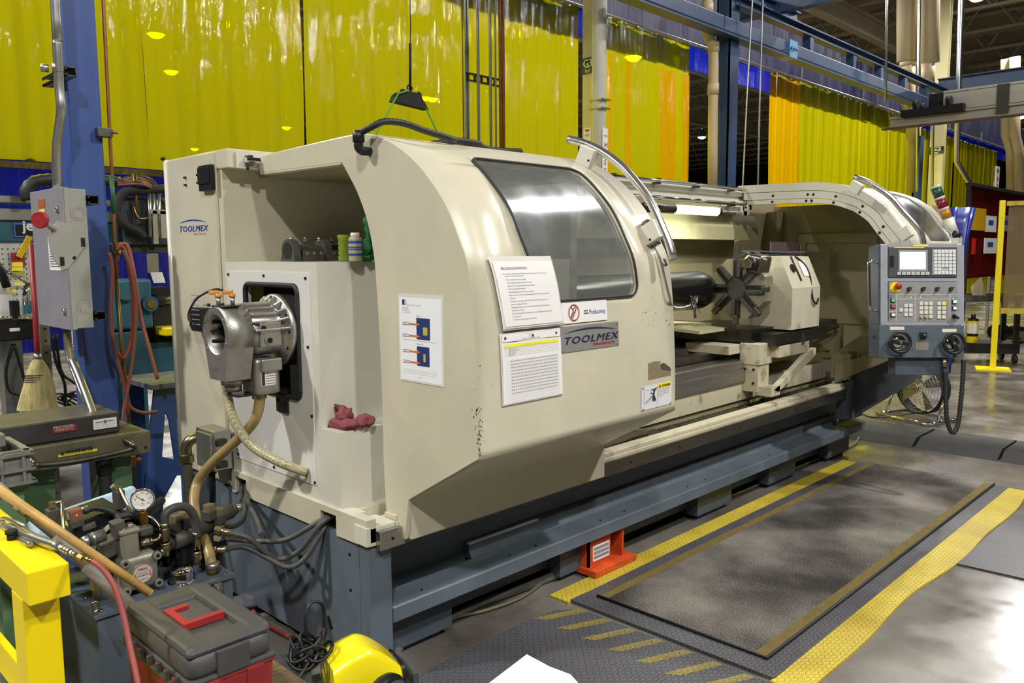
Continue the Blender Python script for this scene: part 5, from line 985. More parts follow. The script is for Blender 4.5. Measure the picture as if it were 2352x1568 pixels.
# ================================================================ OPERATOR CONSOLE
RC = Matrix(((_ri.x, _fw.x, -_dn.x), (_ri.y, _fw.y, -_dn.y), (_ri.z, _fw.z, -_dn.z)))   # console axes: right, inward, up
DC = 5.0
def cp(px, py, off=0):
    o = at(2116, 690, d=DC); p = at(px, py, d=DC); return p-_fw*off
def cbox(g, a, b, o0, o1, mi=0, bev=0):
    p, q = cp(*a, 0), cp(*b, 0); w_ = (q-p).dot(_ri); h_ = abs((q-p).dot(_dn)); c = (p+q)/2-_fw*(o0+o1)/2; g.ob(c, (abs(w_), abs(o1-o0), h_), RC, mi, bev)
con = thing('control_console', 'grey operator console with lit screen, keypad and two handwheels at the lathe right end', 'control panel', cp(2116, 820))
g = G(); cbox(g, (2020, 560), (2210, 748), 0, -.16, 0, .006); add('console_body', g, M('console_grey', '#5d6670', .35, .3, var=.1), con)
g = G(); cbox(g, (2019, 746), (2214, 822), .004, -.15, 0, .006); add('console_lower_body', g, M('console_dark_grey', '#566069', .4, var=.1), con)
g = G(); P = [cp(2020, 560, -.002), cp(2020, 822, -.002), at(2001, 795, d=DC+.12), at(1999, 745, d=DC+.16), at(2007, 562, d=DC+.16)]; A = [g.bm.verts.new(p-_ri*.004) for p in P]; g.bm.faces.new(A); o = add('console_side', g, dkblue, con); o.modifiers.new('t', 'SOLIDIFY').thickness = .004
g = G(); 
for a, b in (((2022, 563), (2038, 746)), ((2196, 563), (2213, 746)), ((2038, 638), (2197, 646)), ((2038, 738), (2197, 747)), ((2038, 560), (2197, 567))): cbox(g, a, b, .002, .006)
add('polished_frame', g, M('polished_steel', '#b4b8c2', .33, .35, var=.15), con)
g = G(); cbox(g, (2039, 567), (2196, 637), 0, .012, 0, .003); cbox(g, (2041, 588), (2051, 614), .012, .014, 1); cbox(g, (2097, 562), (2131, 566), .006, .008, 2); cbox(g, (2052, 568), (2120, 570), .012, .014, 3); add('display_bezel', g, [M('bezel_grey', '#4a4a4c', .45), black, yelp, yel], con)
g = G(); cbox(g, (2061, 575), (2128, 624), .012, .016, 0, .001); cbox(g, (2064, 579), (2123, 619), .016, .0175, 1); g.text('MEM STRT', frame(cp(2067, 616, .0185), _ri, -_dn), .01, 2); add('display_screen', g, [M('screen_frame', '#8d939c', .4), screenm, inkg], con)
g = G()
for k in range(7): cbox(g, (2058+10.8*k, 624.5), (2067+10.8*k, 632), .012, .018, 0, .001)
add('soft_keys', g, M('soft_key', '#b9b9bb', .4), con)
g = G(); cbox(g, (2139, 573), (2193, 632), .012, .015); add('keypad_plate', g, M('keypad_plate', '#aeb4b8', .35), con); kp = con.children[-1]
for i in range(6):
    for j in range(7):
        if j == 5 and i in (2, 3): continue
        g = G(); cbox(g, (2142+8.4*i, 575.5+8*j), (2149+8.4*i, 582+8*j), .015, .021, 0, .001); add('key', g, M('key_white', '#d9dbdb', .35) if (i, j) == (0, 0) else bpy.data.materials['key_white'], [o for o in con.children if o.name.startswith('keypad_plate')][0])
g = G(); cbox(g, (2040, 647), (2197, 739), .002, .007); add('switch_plate', g, M('switch_plate', '#a5a5a3', .4, .4, var=.1), con); spl = [o for o in con.children if o.name.startswith('switch_plate')][0]
g = G()
for a, b in (((2040, 675.5), (2197, 676.5)), ((2057, 686), (2180, 687)), ((2057, 676), (2058, 738)), ((2100, 676), (2101, 738)), ((2139.5, 676), (2140.3, 687)), ((2180, 676), (2181, 738)), ((2040, 714), (2057, 715)), ((2181, 716), (2197, 717))): cbox(g, a, b, .007, .0076)
add('panel_lines', g, M('line_white', '#c9c9c7', .5), spl)
g = G(); c = cp(2055, 660, .007); g.cyl(c, c-_fw*.004, .033, n=24, mi=1); c = cp(2057, 658, .011); g.cyl(c, c-_fw*.02, .012, n=14); g.lathe([(.02, .02), (.021, .03), (.016, .038), (0, .04)], c, -_fw, 20); add('emergency_stop', g, [red, yel], con, 'red mushroom button on a yellow disc')
for px in (2086, 2118, 2150, 2182):
    g = G(); c = cp(px, 664, .007); g.cyl(c, c-_fw*.006, .013, n=16); R = RC @ rot('Y', 40); g.ob(c-_fw*.014, (.009, .02, .032), R, 0, .003); add('selector_knob', g, black, con)
def key(px, py, mt=None, r=4): 
    g = G(); cbox(g, (px-r, py-r), (px+r, py+r), .007, .013, 0, .001); add('push_key', g, mt or M('panel_key', '#d2d1c9', .4) if not bpy.data.materials.get('panel_key') or mt else bpy.data.materials['panel_key'], con)
pk = M('panel_key', '#d2d1c9', .4)
for i in range(3):
    for j in range(4):
        if (i, j) in ((0, 3), (1, 3)): g = G(); c = cp(2114+11*i, 697+10*j, .007); g.cyl(c, c-_fw*.012, .011, .01, n=14); add('round_button', g, M('tan_button', '#b5a88a', .35) if i == 0 else bpy.data.materials['tan_button'], con); continue
        key(2114+11*i, 697+10*j, pk)
for i in range(2):
    for j in range(4): key(2155+11*i, 697+10.3*j, yelp if (i, j) == (1, 0) else pk)
for i, j in ((1, 0), (2, 0), (0, 1), (1, 1), (2, 1), (1, 2), (2, 2)): key(2068+11*i, 702+10*j, pk)
for px, py, mt in ((2049, 690, M('green_key', '#7fb88e', .4)), (2049, 704, M('red_key', '#b5505a', .4)), (2049, 723, white), (2190, 693, M('lit_green_key', '#c8ffd8', .3, emit=.6)), (2190, 708, white)):
    g = G(); cbox(g, (px-5.5, py-4.5), (px+5.5, py+4.5), .007, .016, 0, .002); cbox(g, (px-4, py-3.2), (px+4, py+3.2), .016, .020, 1, .001); add('square_button', g, [black, mt], con)
g = G(); c = cp(2190, 727, .007); g.cyl(c, c-_fw*.01, .012, n=14); g.ob(c-_fw*.02, (.01, .02, .045), RC @ rot('Y', -55), 0, .003); add('key_switch', g, black, con)
g = G(); 
for px, py in ((2091, 682.5), (2113, 683), (2136, 712), (2154.5, 723), (2188, 686)): c = cp(px, py, .0075); g.cyl(c, c-_fw*.002, .0025, n=8)
add('indicator_lights', g, greenled, con)
for px, lb in ((2059, None), (2181, None)):
    py = 786 if px < 2100 else 788; g = G(); c = cp(px+1, py, .045); R_ = .062
    g.tube([c+(_ri*math.cos(a)-_dn*math.sin(a))*R_ for a in [2*math.pi*k/28 for k in range(29)]], .0095, 10, cap=False); g.cyl(cp(px+1, py, 0), c, .016, n=16); g.ob(c, (.115, .012, .028), RC @ rot('Y', 10 if px < 2100 else 65), 0, .004); g.cyl(c, c-_fw*.012, .009, n=12, mi=2)
    g.lathe([(.0, 0), (.05, .004), (.046, .012), (.02, .018), (0, .02)], cp(px+1, py, .012), -_fw, 28, 1); add('handwheel', g, [black, chrome, galv], con)
for px in (2059, 2179): g = G(); cbox(g, (px-16, 750 if px < 2100 else 755), (px+17, 758 if px < 2100 else 763), .004, .007, 0, .001); add('name_label', g, M('label_cream', '#d9d6c6', .4) if px < 2100 else bpy.data.materials['label_cream'], con)
g = G(); cbox(g, (2111, 762), (2126, 777), .004, .02, 0, .003); c = cp(2119, 769, .02); g.cyl(c, c-_fw*.012, .008, n=12, mi=1); add('toggle_button', g, [black, galv], con)
g = G(); cbox(g, (2102, 785), (2132, 804), .004, .0055); add('worn_sticker', g, M('old_sticker', '#7d7663', .6), con)
g = G(); A = [cp(2022, 603, -.02), at(2004, 601, d=DC-.02), at(1997, 602, d=DC-.02), at(1996, 612, d=DC-.02), at(1998, 700, d=DC-.02), at(1997, 709, d=DC-.02), at(2003, 712, d=DC-.02), cp(2022, 713, -.02)]; g.tube(A, .0095, 12, sm=3); add('side_handle', g, chrome, con)
g = G(); P = [cp(2003, 770, -.13)+V((0, 0, 0))]; 
ux = (cp(2020, 780, 0)-at(2001, 780, d=DC+.14)).normalized(); f_ = lambda a, b: at(2002, 778, d=DC+.13)-_ri*.009+ux*a-_dn*b; g.text('TOOLMEX', f_, .03, 0, sx=.62, bold=.001); g.text('Machinery', lambda a, b: f_(a+.04, b-.03), .014, 1); add('maker_badge', g, [inkb, inkr], con)
g = G(); A, B = cp(2060, 822, -.03), cp(2190, 868, -.03); cbox(g, (2062, 822), (2186, 862), -.03, -.13, 0, .004); cbox(g, (2166, 822), (2183, 876), -.02, -.04, 0); add('support_box', g, dkblue, con)
g = G(); p = cp(2170, 824, -.0); g.cyl(p, p-V((0, 0, .05)), .016, n=12, mi=1); g.cyl(p-V((0, 0, .05)), p-V((0, 0, .12)), .009, n=10)
P = [cp(2171, 850, 0), cp(2172, 880, 0), cp(2173, 930, 0), cp(2176, 970, 0), cp(2188, 994, 0), cp(2200, 975, 0), cp(2207, 920, 0), cp(2212, 860, 0), cp(2213, 825, 0)]
g.ribbed(P, .0155, .0105, 12, sm=12, depth=.3); add('corrugated_loop', g, [rubber, fitting], con)
# signal light standing behind the console on the hood end
tw = at(2190, 540, d=6.2); ta = at(2148, 428, d=6.2); dr = (ta-tw).normalized(); L_ = (ta-tw).length
t = thing('signal_light', 'tilted green, red and amber signal light tower on the right hood', 'signal light', tw)
g = G(); g.ob(tw-dr*.005, (.08, .08, .06), RC, 0, .01); g.sphere(tw-_fw*.04, .035, 14, 1); g.box(tw+V((-.05, -.05, -.12)), tw+V((.05, .05, -.02))); add('swivel_base', g, [creamw, black], t)
for i, (a, b, mt, nm) in enumerate(((.02, .34, creamw, 'tower_neck'), (.36, .52, M('amber_lens', '#b87a10', .25, coat=.5), 'amber_lens'), (.56, .74, M('red_lens', '#7d1622', .25, coat=.5), 'red_lens'), (.78, .97, M('green_lens', '#1f4a35', .25, coat=.5), 'green_lens'))):
    g = G(); g.cyl(tw+dr*L_*a, tw+dr*L_*b, .038 if i else .043, n=20); 
    if i: g.cyl(tw+dr*L_*b, tw+dr*L_*(b+.04), .0385, n=20, mi=1)
    add(nm, g, [mt, M('tower_ring', '#c9c5bd', .4) if i == 1 else (bpy.data.materials.get('tower_ring') or creamw)], t)
g = G(); p = at(2140, 470, d=6.6); g.poly([p, at(2160, 476, d=6.5), at(2205, 556, d=6.5), at(2188, 560, d=6.6)]); o = top('clear_film', 'crinkled clear plastic film with an orange edge hanging behind the signal light', 'plastic film', g, vinyl('clear_film_vinyl', '#d8c0b8', .5, .4, tcol='#e8d8d0')); o.modifiers.new('t', 'SOLIDIFY').thickness = .002
# ================================================================ FRONT LEFT: hydraulic unit
hu = thing('hydraulic_unit', 'blue grey hydraulic power unit with pump, pressure gauge and valves left of the lathe', 'hydraulic unit', (1.1, 3.0, 0))
TZ = .40; tx0, tx1, ty0, ty1 = .86, 1.36, 2.80, 3.32
tankm = M('tank_blue_grey', '#5f6b78', .4, var=.3, vs=5)
g = G(); g.box((tx0+.01, ty0+.01, .03), (tx1-.01, ty1-.01, TZ-.01)); g.box((tx0, ty0, TZ-.012), (tx1, ty1, TZ)); g.screws([(tx0+.03, ty0+.03, TZ), (tx1-.03, ty0+.03, TZ), (tx0+.03, ty0+.18, TZ), (tx1-.03, ty0+.2, TZ)], (0, 0, 1), .008, .006, 1)
for x in (tx0+.06, tx1-.06): g.box((x-.04, ty0+.03, 0), (x+.04, ty1-.03, .03))
add('tank', g, [tankm, fitting], hu)
def P3(px, py, y): return at(px, py, y=y)
g = G(); e = P3(219, 1405, ty0+.02); e = V((e.x, ty0+.02, TZ+.028)); g.tube([e+V((.012*math.cos(a), 0, .016*math.sin(a))) for a in [2*math.pi*k/16 for k in range(17)]], .0045, 8, cap=False); g.cyl(e-V((0, 0, .03)), e-V((0, 0, .012)), .007, n=10); add('eye_bolt', g, fitting, hu)
c = at(417, 1335, z=TZ); g = G(); g.lathe([(.048, 0), (.048, .006), (.042, .008)], c, (0, 0, 1), 24); g.cyl(c+V((0, 0, .006)), c+V((0, 0, .042)), .044, n=8, smooth=False); g.lathe([(.044, .04), (.043, .05), (.036, .056), (.02, .058), (0, .06)], c, (0, 0, 1), 28); add('filler_cap', g, chrome, hu)
g = G(); b = at(503, 1372, y=ty0); g.ob((b.x, ty0+.003, b.z+.015), (.035, .012, .085), None, 0, .008); g.cyl((b.x, ty0-.003, b.z+.035), (b.x, ty0-.014, b.z+.035), .011, n=12); add('level_gauge', g, galv, hu)
g = G(); c = at(489, 1316, z=TZ); g.cyl(c, c+V((0, 0, .03)), .024, n=14, mi=1); g.cyl(c+V((0, 0, .022)), c+V((0, 0, .042)), .026, n=16); add('return_port', g, [galv, brass], hu)
# pump (front, pale casting) facing the camera side
yp = 2.90
pc = at(312, 1306, y=yp); g = G(); g.ob(pc, (.13, .10, .13), rot('Y', 0), 0, .025); g.cyl(pc+V((0, -.05, 0)), pc+V((0, -.062, 0)), .038, n=28); 
for sx_, sz in ((-1, 1), (1, 1), (-1, -1), (1, -1)): q = pc+V((sx_*.055, -.048, sz*.05)); g.cyl(q, q+V((0, -.016, 0)), .014, n=14); g.cyl(q+V((0, -.016, 0)), q+V((0, -.0165, 0)), .007, n=6, mi=1)
g.cyl(pc+V((0, .05, 0)), pc+V((0, .14, 0)), .05, n=20, mi=0); add('pump_body', g, [M('pump_casting', '#8f8d80', .42, .4, var=.25, vs=14, bump=.1), screwm], hu)
pb = [o for o in hu.children if o.name.startswith('pump_body')][0]
fp = lambda a, b: pc+V((a, -.0635, b)); g = G(); disc(g, fp, 0, 0, .034, 0, 28); fq = lambda a, b: pc+V((a*.75, -.0645, b*.75)); disc(g, fq, 0, 0, .044, 1, 28, .0425); g.text('OMAX', lambda a, b: fq(a-.024, b+.018), .016, 1, bold=.0006); stroke(g, fq, [(-.034, -.008), (.034, -.008)], .0012, 1)
stroke(g, fq, [(-.034, -.018), (-.034, .004), (-.026, .014)], .0016, 1); stroke(g, fq, [(.034, -.018), (.034, .004), (.026, .014)], .0016, 1)
for k in range(4): g.text('MODEL 46  HYDRAULIC PUMP', lambda a, b: fq(a-.022, b+.008-.006*k), .0045, 2, sx=.7)
stroke(g, fq, [(-.024, -.026), (.024, -.026)], .001, 1); add('pump_label', g, [M('label_silver', '#b5b5ae', .4), inkr, ink], pb)
tcx = at(293, 1248, y=yp-.01); g = G(); g.ob(tcx, (.062, .062, .105), None, 0, .01); g.ob(tcx+V((0, 0, .05)), (.07, .07, .018), None, 0, .006); g.cyl(tcx+V((.01, 0, .06)), tcx+V((.01, 0, .072)), .012, n=12, mi=1); g.cyl(tcx+V((-.02, -.025, .06)), tcx+V((-.02, -.025, .066)), .006, n=8, mi=1); add('pump_compensator', g, [bpy.data.materials['pump_casting'], chrome], pb)
# pressure gauge
gc = at(327, 1146, y=2.93); gd = (CAM-gc); gd.z *= .45; gd = gd.normalized(); up = V((0, 0, 1)); gu = (up-gd*up.dot(gd)).normalized(); gr = gu.cross(gd); g = G(); g.lathe([(0, -.022), (.036, -.022), (.038, -.01), (.038, .004), (.041, .006), (.041, .010), (.036, .011), (.035, .004), (0, .004)], gc, gd, 36); pg = add('pressure_gauge', g, chrome, hu)
gf = lambda o_: (lambda a, b: gc+gd*o_+gr*a+gu*b); g = G(); disc(g, gf(.0055), 0, 0, .035, 0, 30); disc(g, gf(.0063), 0, 0, .022, 1, 30, .0215)
for k in range(28): a = math.radians(-45+270*k/27); stroke(g, gf(.0063), [(.033*math.cos(a), .033*math.sin(a)), ((.028 if k % 3 == 0 else .031)*math.cos(a), (.028 if k % 3 == 0 else .031)*math.sin(a))], .0004, 1)
for k, n_ in enumerate(('600', '500', '400', '300', '200', '100', '0')): a = math.radians(-35+250*k/6); g.text(n_, lambda x, y: gf(.0063)(.0255*math.cos(a)+x-.004, .0255*math.sin(a)+y-.002), .0055, 1)
g.text('PSI', lambda x, y: gf(.0063)(x-.004, y-.018), .007, 1); stroke(g, gf(.008), [(.008, -.006), (-.022, .016)], .0009, 1); disc(g, gf(.0085), 0, 0, .003, 1); add('gauge_dial', g, [M('dial_white', '#dcdcd4', .4), ink], pg)
g = G(); s0_ = gc-V((0, 0, .04)); g.cyl(s0_, s0_-V((0, 0, .012)), .010, n=10); g.cyl(s0_-V((0, 0, .01)), s0_-V((0, 0, .05)), .0155, n=6, smooth=False); g.cyl(s0_-V((0, 0, .05)), s0_-V((0, 0, .16)), .012, n=12, mi=1); g.ob(s0_-V((0, 0, .075)), (.05, .05, .035), None, 1, .008); g.cyl(s0_-V((.05, 0, .075)), s0_-V((-.02, 0, .075)), .01, n=10, mi=0); add('gauge_stem', g, [brass, graph], pg)
# motor with fan rim and terminal box behind
mc = at(280, 1245, y=3.08); g = G(); g.lathe([(0, 0), (.11, 0), (.125, .01), (.125, .02), (.12, .025), (.12, .2), (.1, .24), (0, .24)], V((mc.x, 2.99, mc.z-.02)), (0, 1, 0), 36); 
for k in range(20): a = 2*math.pi*k/20; g.ob((mc.x+.12*math.cos(a), 3.13, mc.z-.02+.12*math.sin(a)), (.012, .18, .006), Matrix.Rotation(-a, 3, 'Y'), 0)
mot = add('motor', g, M('motor_black', '#2c2b2b', .45, .3, var=.3), hu)
g = G(); g.tube([V((mc.x+.135*math.cos(a), 3.0, mc.z-.02+.135*math.sin(a))) for a in [math.radians(200-170*k/20) for k in range(21)]], .003, 6)
P = [(mc.x+.138*math.cos(a), mc.z-.02+.138*math.sin(a)) for a in [math.radians(195-165*k/24) for k in range(25)]]
for (a, b), (c, d) in zip(P, P[1:]): g.poly([(a, 2.975, b), (c, 2.975, d), (c, 3.015, d), (a, 3.015, b)])
add('fan_rim', g, M('rim_grey', '#9aa39a', .4, .5, var=.3), mot)
a = at(155, 1190, y=3.12); b = at(265, 1215, y=3.12)
g = G(); a = at(150, 1215, y=3.15); b = at(262, 1165, y=3.15); tb = V(((a.x+b.x)/2, 3.16, (a.z+b.z)/2)); g.ob(tb, (b.x-a.x, .18, .06), rot('Y', -8), 0, .004); g.ob(tb+V((-.03, -.091, -.005)), (.045, .002, .022), rot('Y', -8), 1); g.ob(tb+V((.03, -.02, .031)), (.08, .05, .002), rot('Y', -8), 1); g.ob(tb+V((-.09, -.08, .02)), (.02, .03, .014), None, 2); add('terminal_box', g, [black, galv, yelp], mot)
# solenoid valves: dark blocks with coils and plugs
def coil(c, ax, L_, r, name='solenoid_coil', mt=None):
    g = G(); ax = V(ax).normalized(); c = V(c); g.cyl(c, c+ax*L_, r, n=18); g.cyl(c+ax*L_, c+ax*(L_+.02), r*.7, n=16); g.cyl(c+ax*(L_+.02), c+ax*(L_+.045), r*.5, n=14, mi=1); g.cyl(c-ax*.02, c, r*.85, n=16); return add(name, g, [mt or graph, galv], hu)
v1 = at(255, 1240, y=2.9); g = G(); g.ob(v1+V((.02, .02, -.02)), (.11, .07, .06), rot('Y', -15), 0, .006); g.ob(v1+V((.025, -.0, .035)), (.04, .05, .06), rot('Y', -8), 0, .004); add('relief_valve', g, graph, hu)
g = G(); c = at(205, 1240, y=2.86); ax_ = V((-1, 0, -.12)).normalized(); g.cyl(c, c-ax_*.05, .022, n=20); g.cyl(c+ax_*.0, c+ax_*.022, .019, n=20, mi=1); g.sphere(c-ax_*.012, .023, 16, 1, (.6, 1, 1)); add('adjuster_knob', g, [graph, galv], hu)
for px, py, y, ax_ in ((425, 1225, 3.0, (1, .2, .05)), (480, 1192, 3.05, (1, .1, .1)), (395, 1245, 2.98, (1, .2, 0)), (455, 1215, 3.1, (1, .2, .1))): coil(at(px, py, y=y), ax_, .1, .032)
g = G(); c = at(445, 1250, y=3.05); g.ob(c, (.22, .12, .09), rot('Z', 8), 0, .005); c2 = at(440, 1280, y=3.05); g.ob(c2+V((0, 0, -.01)), (.18, .1, .06), rot('Z', 8), 0, .005); g.box((c.x-.1, 3.02, TZ), (c.x+.1, 3.12, c.z)); add('valve_manifold', g, blackm, hu)
vcm = [M('clear_plug', '#6f6648', .3, coat=.4), graph]
for px, py in ((422, 1182), (480, 1165), (405, 1190), (500, 1175)):
    g = G(); c = at(px, py, y=3.0); g.ob(c, (.035, .035, .03), rot('Z', 20), 0, .005); g.ob(c+V((0, 0, -.03)), (.045, .045, .04), rot('Z', 20), 1, .004); add('valve_connector', g, vcm, hu)
g = G(); c = at(172, 1180, y=3.06); g.ob(c, (.045, .04, .04), rot('Y', -8), 0, .006); g.ob(c-V((0, 0, .03)), (.045, .045, .03), rot('Y', -8), 1, .004); g.cyl(c+V((.02, 0, .005)), c+V((.045, 0, .01)), .012, n=12, mi=2); g.sphere(c+V((0, -.021, 0)), .003, 8, 3); add('plug_connector', g, [M('brown_clear_plug', '#7a5140', .3, coat=.4), graph, galv, amberled], hu)
g = G(); c = at(272, 1128, y=3.06); g.ob(c-V((0, 0, .03)), (.035, .035, .07), None, 1, .003); g.cyl(c, c+V((-.02, 0, .025)), .011, n=8, smooth=False); g.tube([c+V((.0, 0, .02)), at(290, 1155, y=3.02), at(305, 1180, y=3.0), at(330, 1195, y=2.98)], .007, 8, sm=5); add('tube_fitting', g, [fitting, graph], hu)
g = G(); c = at(120, 1165, y=3.06); g.ob(c-V((0, 0, .035)), (.04, .04, .06), None, 1, .003); g.cyl(c, c+V((0, 0, .02)), .012, n=8, smooth=False); g.tube([c+V((0, 0, .012)), c+V((.03, 0, .01)), at(143, 1185, y=3.02), at(147, 1230, y=2.98)], .007, 8, sm=5); add('tube_fitting', g, [fitting, graph], hu)
def fit(px, py, y, ax_, L_=.05, r=.014):
    c = at(px, py, y=y); ax_ = V(ax_).normalized(); g = G(); g.cyl(c-ax_*L_/2, c+ax_*L_/2, r*.75, n=12); g.cyl(c-ax_*L_*.15, c+ax_*L_*.2, r, n=6, smooth=False); g.cyl(c+ax_*L_*.3, c+ax_*L_*.5, r*.95, n=14); add('hose_fitting', g, fitting, hu)
for a in ((378, 1225, 2.9, (0, 0, 1), .08, .017), (380, 1260, 2.9, (0, 0, 1), .05, .02), (355, 1275, 2.9, (1, 0, .2), .07, .017), (452, 1245, 2.9, (0, 0, 1), .08, .016), (452, 1280, 2.88, (0, 0, 1), .05, .018), (336, 1245, 2.88, (1, 0, 0), .04, .013), (228, 1310, 2.88, (1, 0, 0), .08, .02), (222, 1340, 2.86, (0, 0, 1), .12, .02)): fit(*a)
g = G(); g.tube([at(378, 1205, y=2.9), at(380, 1180, y=2.9), at(402, 1165, y=2.9), at(430, 1165, y=2.9), at(448, 1190, y=2.9), at(452, 1235, y=2.9)], .0155, 12, sm=8); add('rubber_hose', g, hosegrey, hu)
g = G(); g.tube([at(340, 1245, y=2.9), at(365, 1235, y=2.9), at(367, 1210, y=2.92), at(350, 1190, y=2.95), at(335, 1185, y=2.98)], .006, 8, sm=8); add('steel_tube', g, fitting, hu)
g = G(); g.ribbed([at(192, 1175, y=3.05), at(215, 1166, y=3.05), at(245, 1170, y=3.04), at(275, 1185, y=3.02), at(300, 1205, y=3.0)], .013, .009, 10, sm=8); g.tube([at(265, 1190, y=2.95), at(300, 1182, y=2.95), at(325, 1195, y=2.97), at(335, 1215, y=2.98)], .012, 10, sm=6); g.tube([at(305, 1195, y=3.02), at(340, 1170, y=3.05), at(372, 1148, y=3.1)], .016, 10, sm=4); g.tube([at(320, 1205, y=3.02), at(352, 1175, y=3.05), at(368, 1155, y=3.2)], .015, 10, sm=4); add('valve_cable', g, rubber, hu)
g = G(); g.lathe([(.095, 0), (.1, .01), (.1, .03), (.09, .035)], at(352, 1275, y=2.97)-V((0, 0, .0)), (.2, 1, 0), 28); add('coupling_guard', g, rubber, hu)
g = G(); c = at(205, 1185, y=3.28); g.ob(c+V((0, .03, 0)), (.40, .05, .10), rot('Y', -8) @ rot('X', -30), 0, .02); top('absorbent_pad', 'pale blue absorbent pad lying behind the hydraulic unit', 'absorbent pad', g, M('pad_blue', '#bcd6e6', .95, bump=.3, bs=120))
# grey hydraulic hoses looping to the skirt cut-outs
HS = [([(505, 1235), (520, 1237), (600, 1243), (660, 1238), (720, 1205), (765, 1180)], 'grey hydraulic hose, uppermost of those looping into the right skirt opening', 0),
      ([(520, 1222), (570, 1235), (610, 1268), (645, 1284), (690, 1262), (735, 1205), (768, 1183)], 'grey hydraulic hose, middle one of those looping into the right skirt opening', .02),
      ([(510, 1262), (560, 1256), (610, 1278), (660, 1302), (700, 1283), (735, 1228), (760, 1188)], 'grey hydraulic hose hanging lowest below the right skirt opening', .04),
      ([(500, 1185), (535, 1172), (552, 1140), (555, 1105)], 'grey hose rising into the left skirt opening, leftmost', 0),
      ([(510, 1212), (545, 1205), (562, 1180), (560, 1105)], 'grey hose rising into the left skirt opening, middle', .02),
      ([(600, 1228), (590, 1195), (568, 1150), (566, 1108)], 'grey hose rising into the left skirt opening, right and shiny', .01)]
for pts, lb, o_ in HS:
    n_ = len(pts); P = [at(px, py, x=1.40+o_+(1.67-1.40-o_)*(k/(n_-1))**1.2 if k < n_-1 else 1.70) for k, (px, py) in enumerate(pts)]
    P = [at(px, py, x=(1.36 if n_ > 4 else 1.45)+((1.70-(1.36 if n_ > 4 else 1.45))*(k/(n_-1)))) for k, (px, py) in enumerate(pts)]
    t = thing('hydraulic_hose', lb, 'hose', P[0], 'grey hoses into the machine skirt'); g = G(); g.tube(P, .0105, 10, sm=8); add('hose_body', g, hosegrey, t); d_ = (P[1]-P[0]).normalized()
    if 'shiny' in lb: continue
    d_ = (P[1]-P[0]).normalized(); g = G(); g.cyl(P[0]-d_*.03, P[0]+d_*.02, .013, n=12); g.cyl(P[0]-d_*.045, P[0]-d_*.02, .016, n=6, smooth=False); add('hose_fitting', g, fitting, t)
# ================================================================ toolbox on a timber crate
def rotz(g, c, deg):
    c = V(c); bmesh.ops.rotate(g.bm, verts=g.bm.verts, cent=c, matrix=Matrix.Rotation(math.radians(deg), 3, 'Z'))
dzb = 0; TB = V((.905, 2.11, 0)); tb0, tb1, tc0, tc1 = .785, 1.025, 1.895, 2.325; lz = .60
t = thing('toolbox', 'red plastic toolbox with dark grey lid and red handle at the bottom of the picture', 'toolbox', (TB.x, TB.y, .3))
g = G(); g.ob((TB.x, TB.y, .405), (.225, .40, .21), None, 0, .02, 1.06); 
for dy in (-.14, .14): g.ob((TB.x, TB.y+dy, .405), (.235, .06, .205), None, 0, .01, 1.06)
for dx in (-.06, .06): g.ob((TB.x+dx, TB.y, .405), (.05, .41, .205), None, 0, .01, 1.06)
g.box((tb0+.002, tc0+.002, .495), (tb1-.002, tc1-.002, .511), 0, .005); add('toolbox_body', g, redd, t)
g = G(); g.ob((TB.x, TB.y, .548), (tb1-tb0, tc1-tc0, .075), None, 0, .034, .98)
g.box((tb0+.0, tc0+.0, .505), (tb1, tc1, .52), 0, .006)
for s_ in (-1, 1): g.ob((TB.x+s_*.085, TB.y, .588), (.065, .41, .026), None, 0, .012, .93)
for s_ in (-1, 1): g.ob((TB.x, TB.y+s_*.165, .5865), (.232, .085, .024), None, 0, .012, .93)
g.ob((TB.x, TB.y+.0, .588), (.07, .07, .024), None, 0, .004); g.ob((TB.x, TB.y-.212, .545), (.09, .012, .07), None, 0, .004); add('toolbox_lid', g, M('lid_charcoal', '#474645', .5, var=.2, vs=8, bump=.15, bs=300), t)
g = G(); g.prism([(TB.x-.062, TB.y-.065), (TB.x+.05, TB.y-.065), (TB.x+.05, TB.y-.045), (TB.x-.042, TB.y-.045), (TB.x-.042, TB.y+.045), (TB.x+.0, TB.y+.045), (TB.x+.0, TB.y+.065), (TB.x-.062, TB.y+.065)], 'z', .588+dzb, .606+dzb); add('toolbox_handle', g, red, t)
g = G()
for k in range(7): y = tc0+.06+k*.055; g.ob((tb0-.006, y, .505), (.014, .012, .03), None, 0, .002); g.ob((tb0-.006, y+.02, .495), (.012, .04, .006), None, 0, .001)
add('lid_hinge', g, graph, t)
t.location.z += .022
t = thing('timber_crate', 'weathered wooden crate under the red toolbox', 'crate', (1.0, 2.2, 0))
for i, (a, b) in enumerate((((.78, 1.90, .265), (.94, 2.46, .305)), ((.95, 1.91, .265), (1.10, 2.46, .305)), ((1.11, 1.89, .265), (1.22, 2.38, .306)))): g = G(); g.box(a, b, 0, .004); add('crate_board', g, wood, t)
for y in (1.97, 2.34): g = G(); g.box((.79, y-.045, 0), (1.21, y+.045, .265), 0, .004); add('crate_block', g, wood, t)
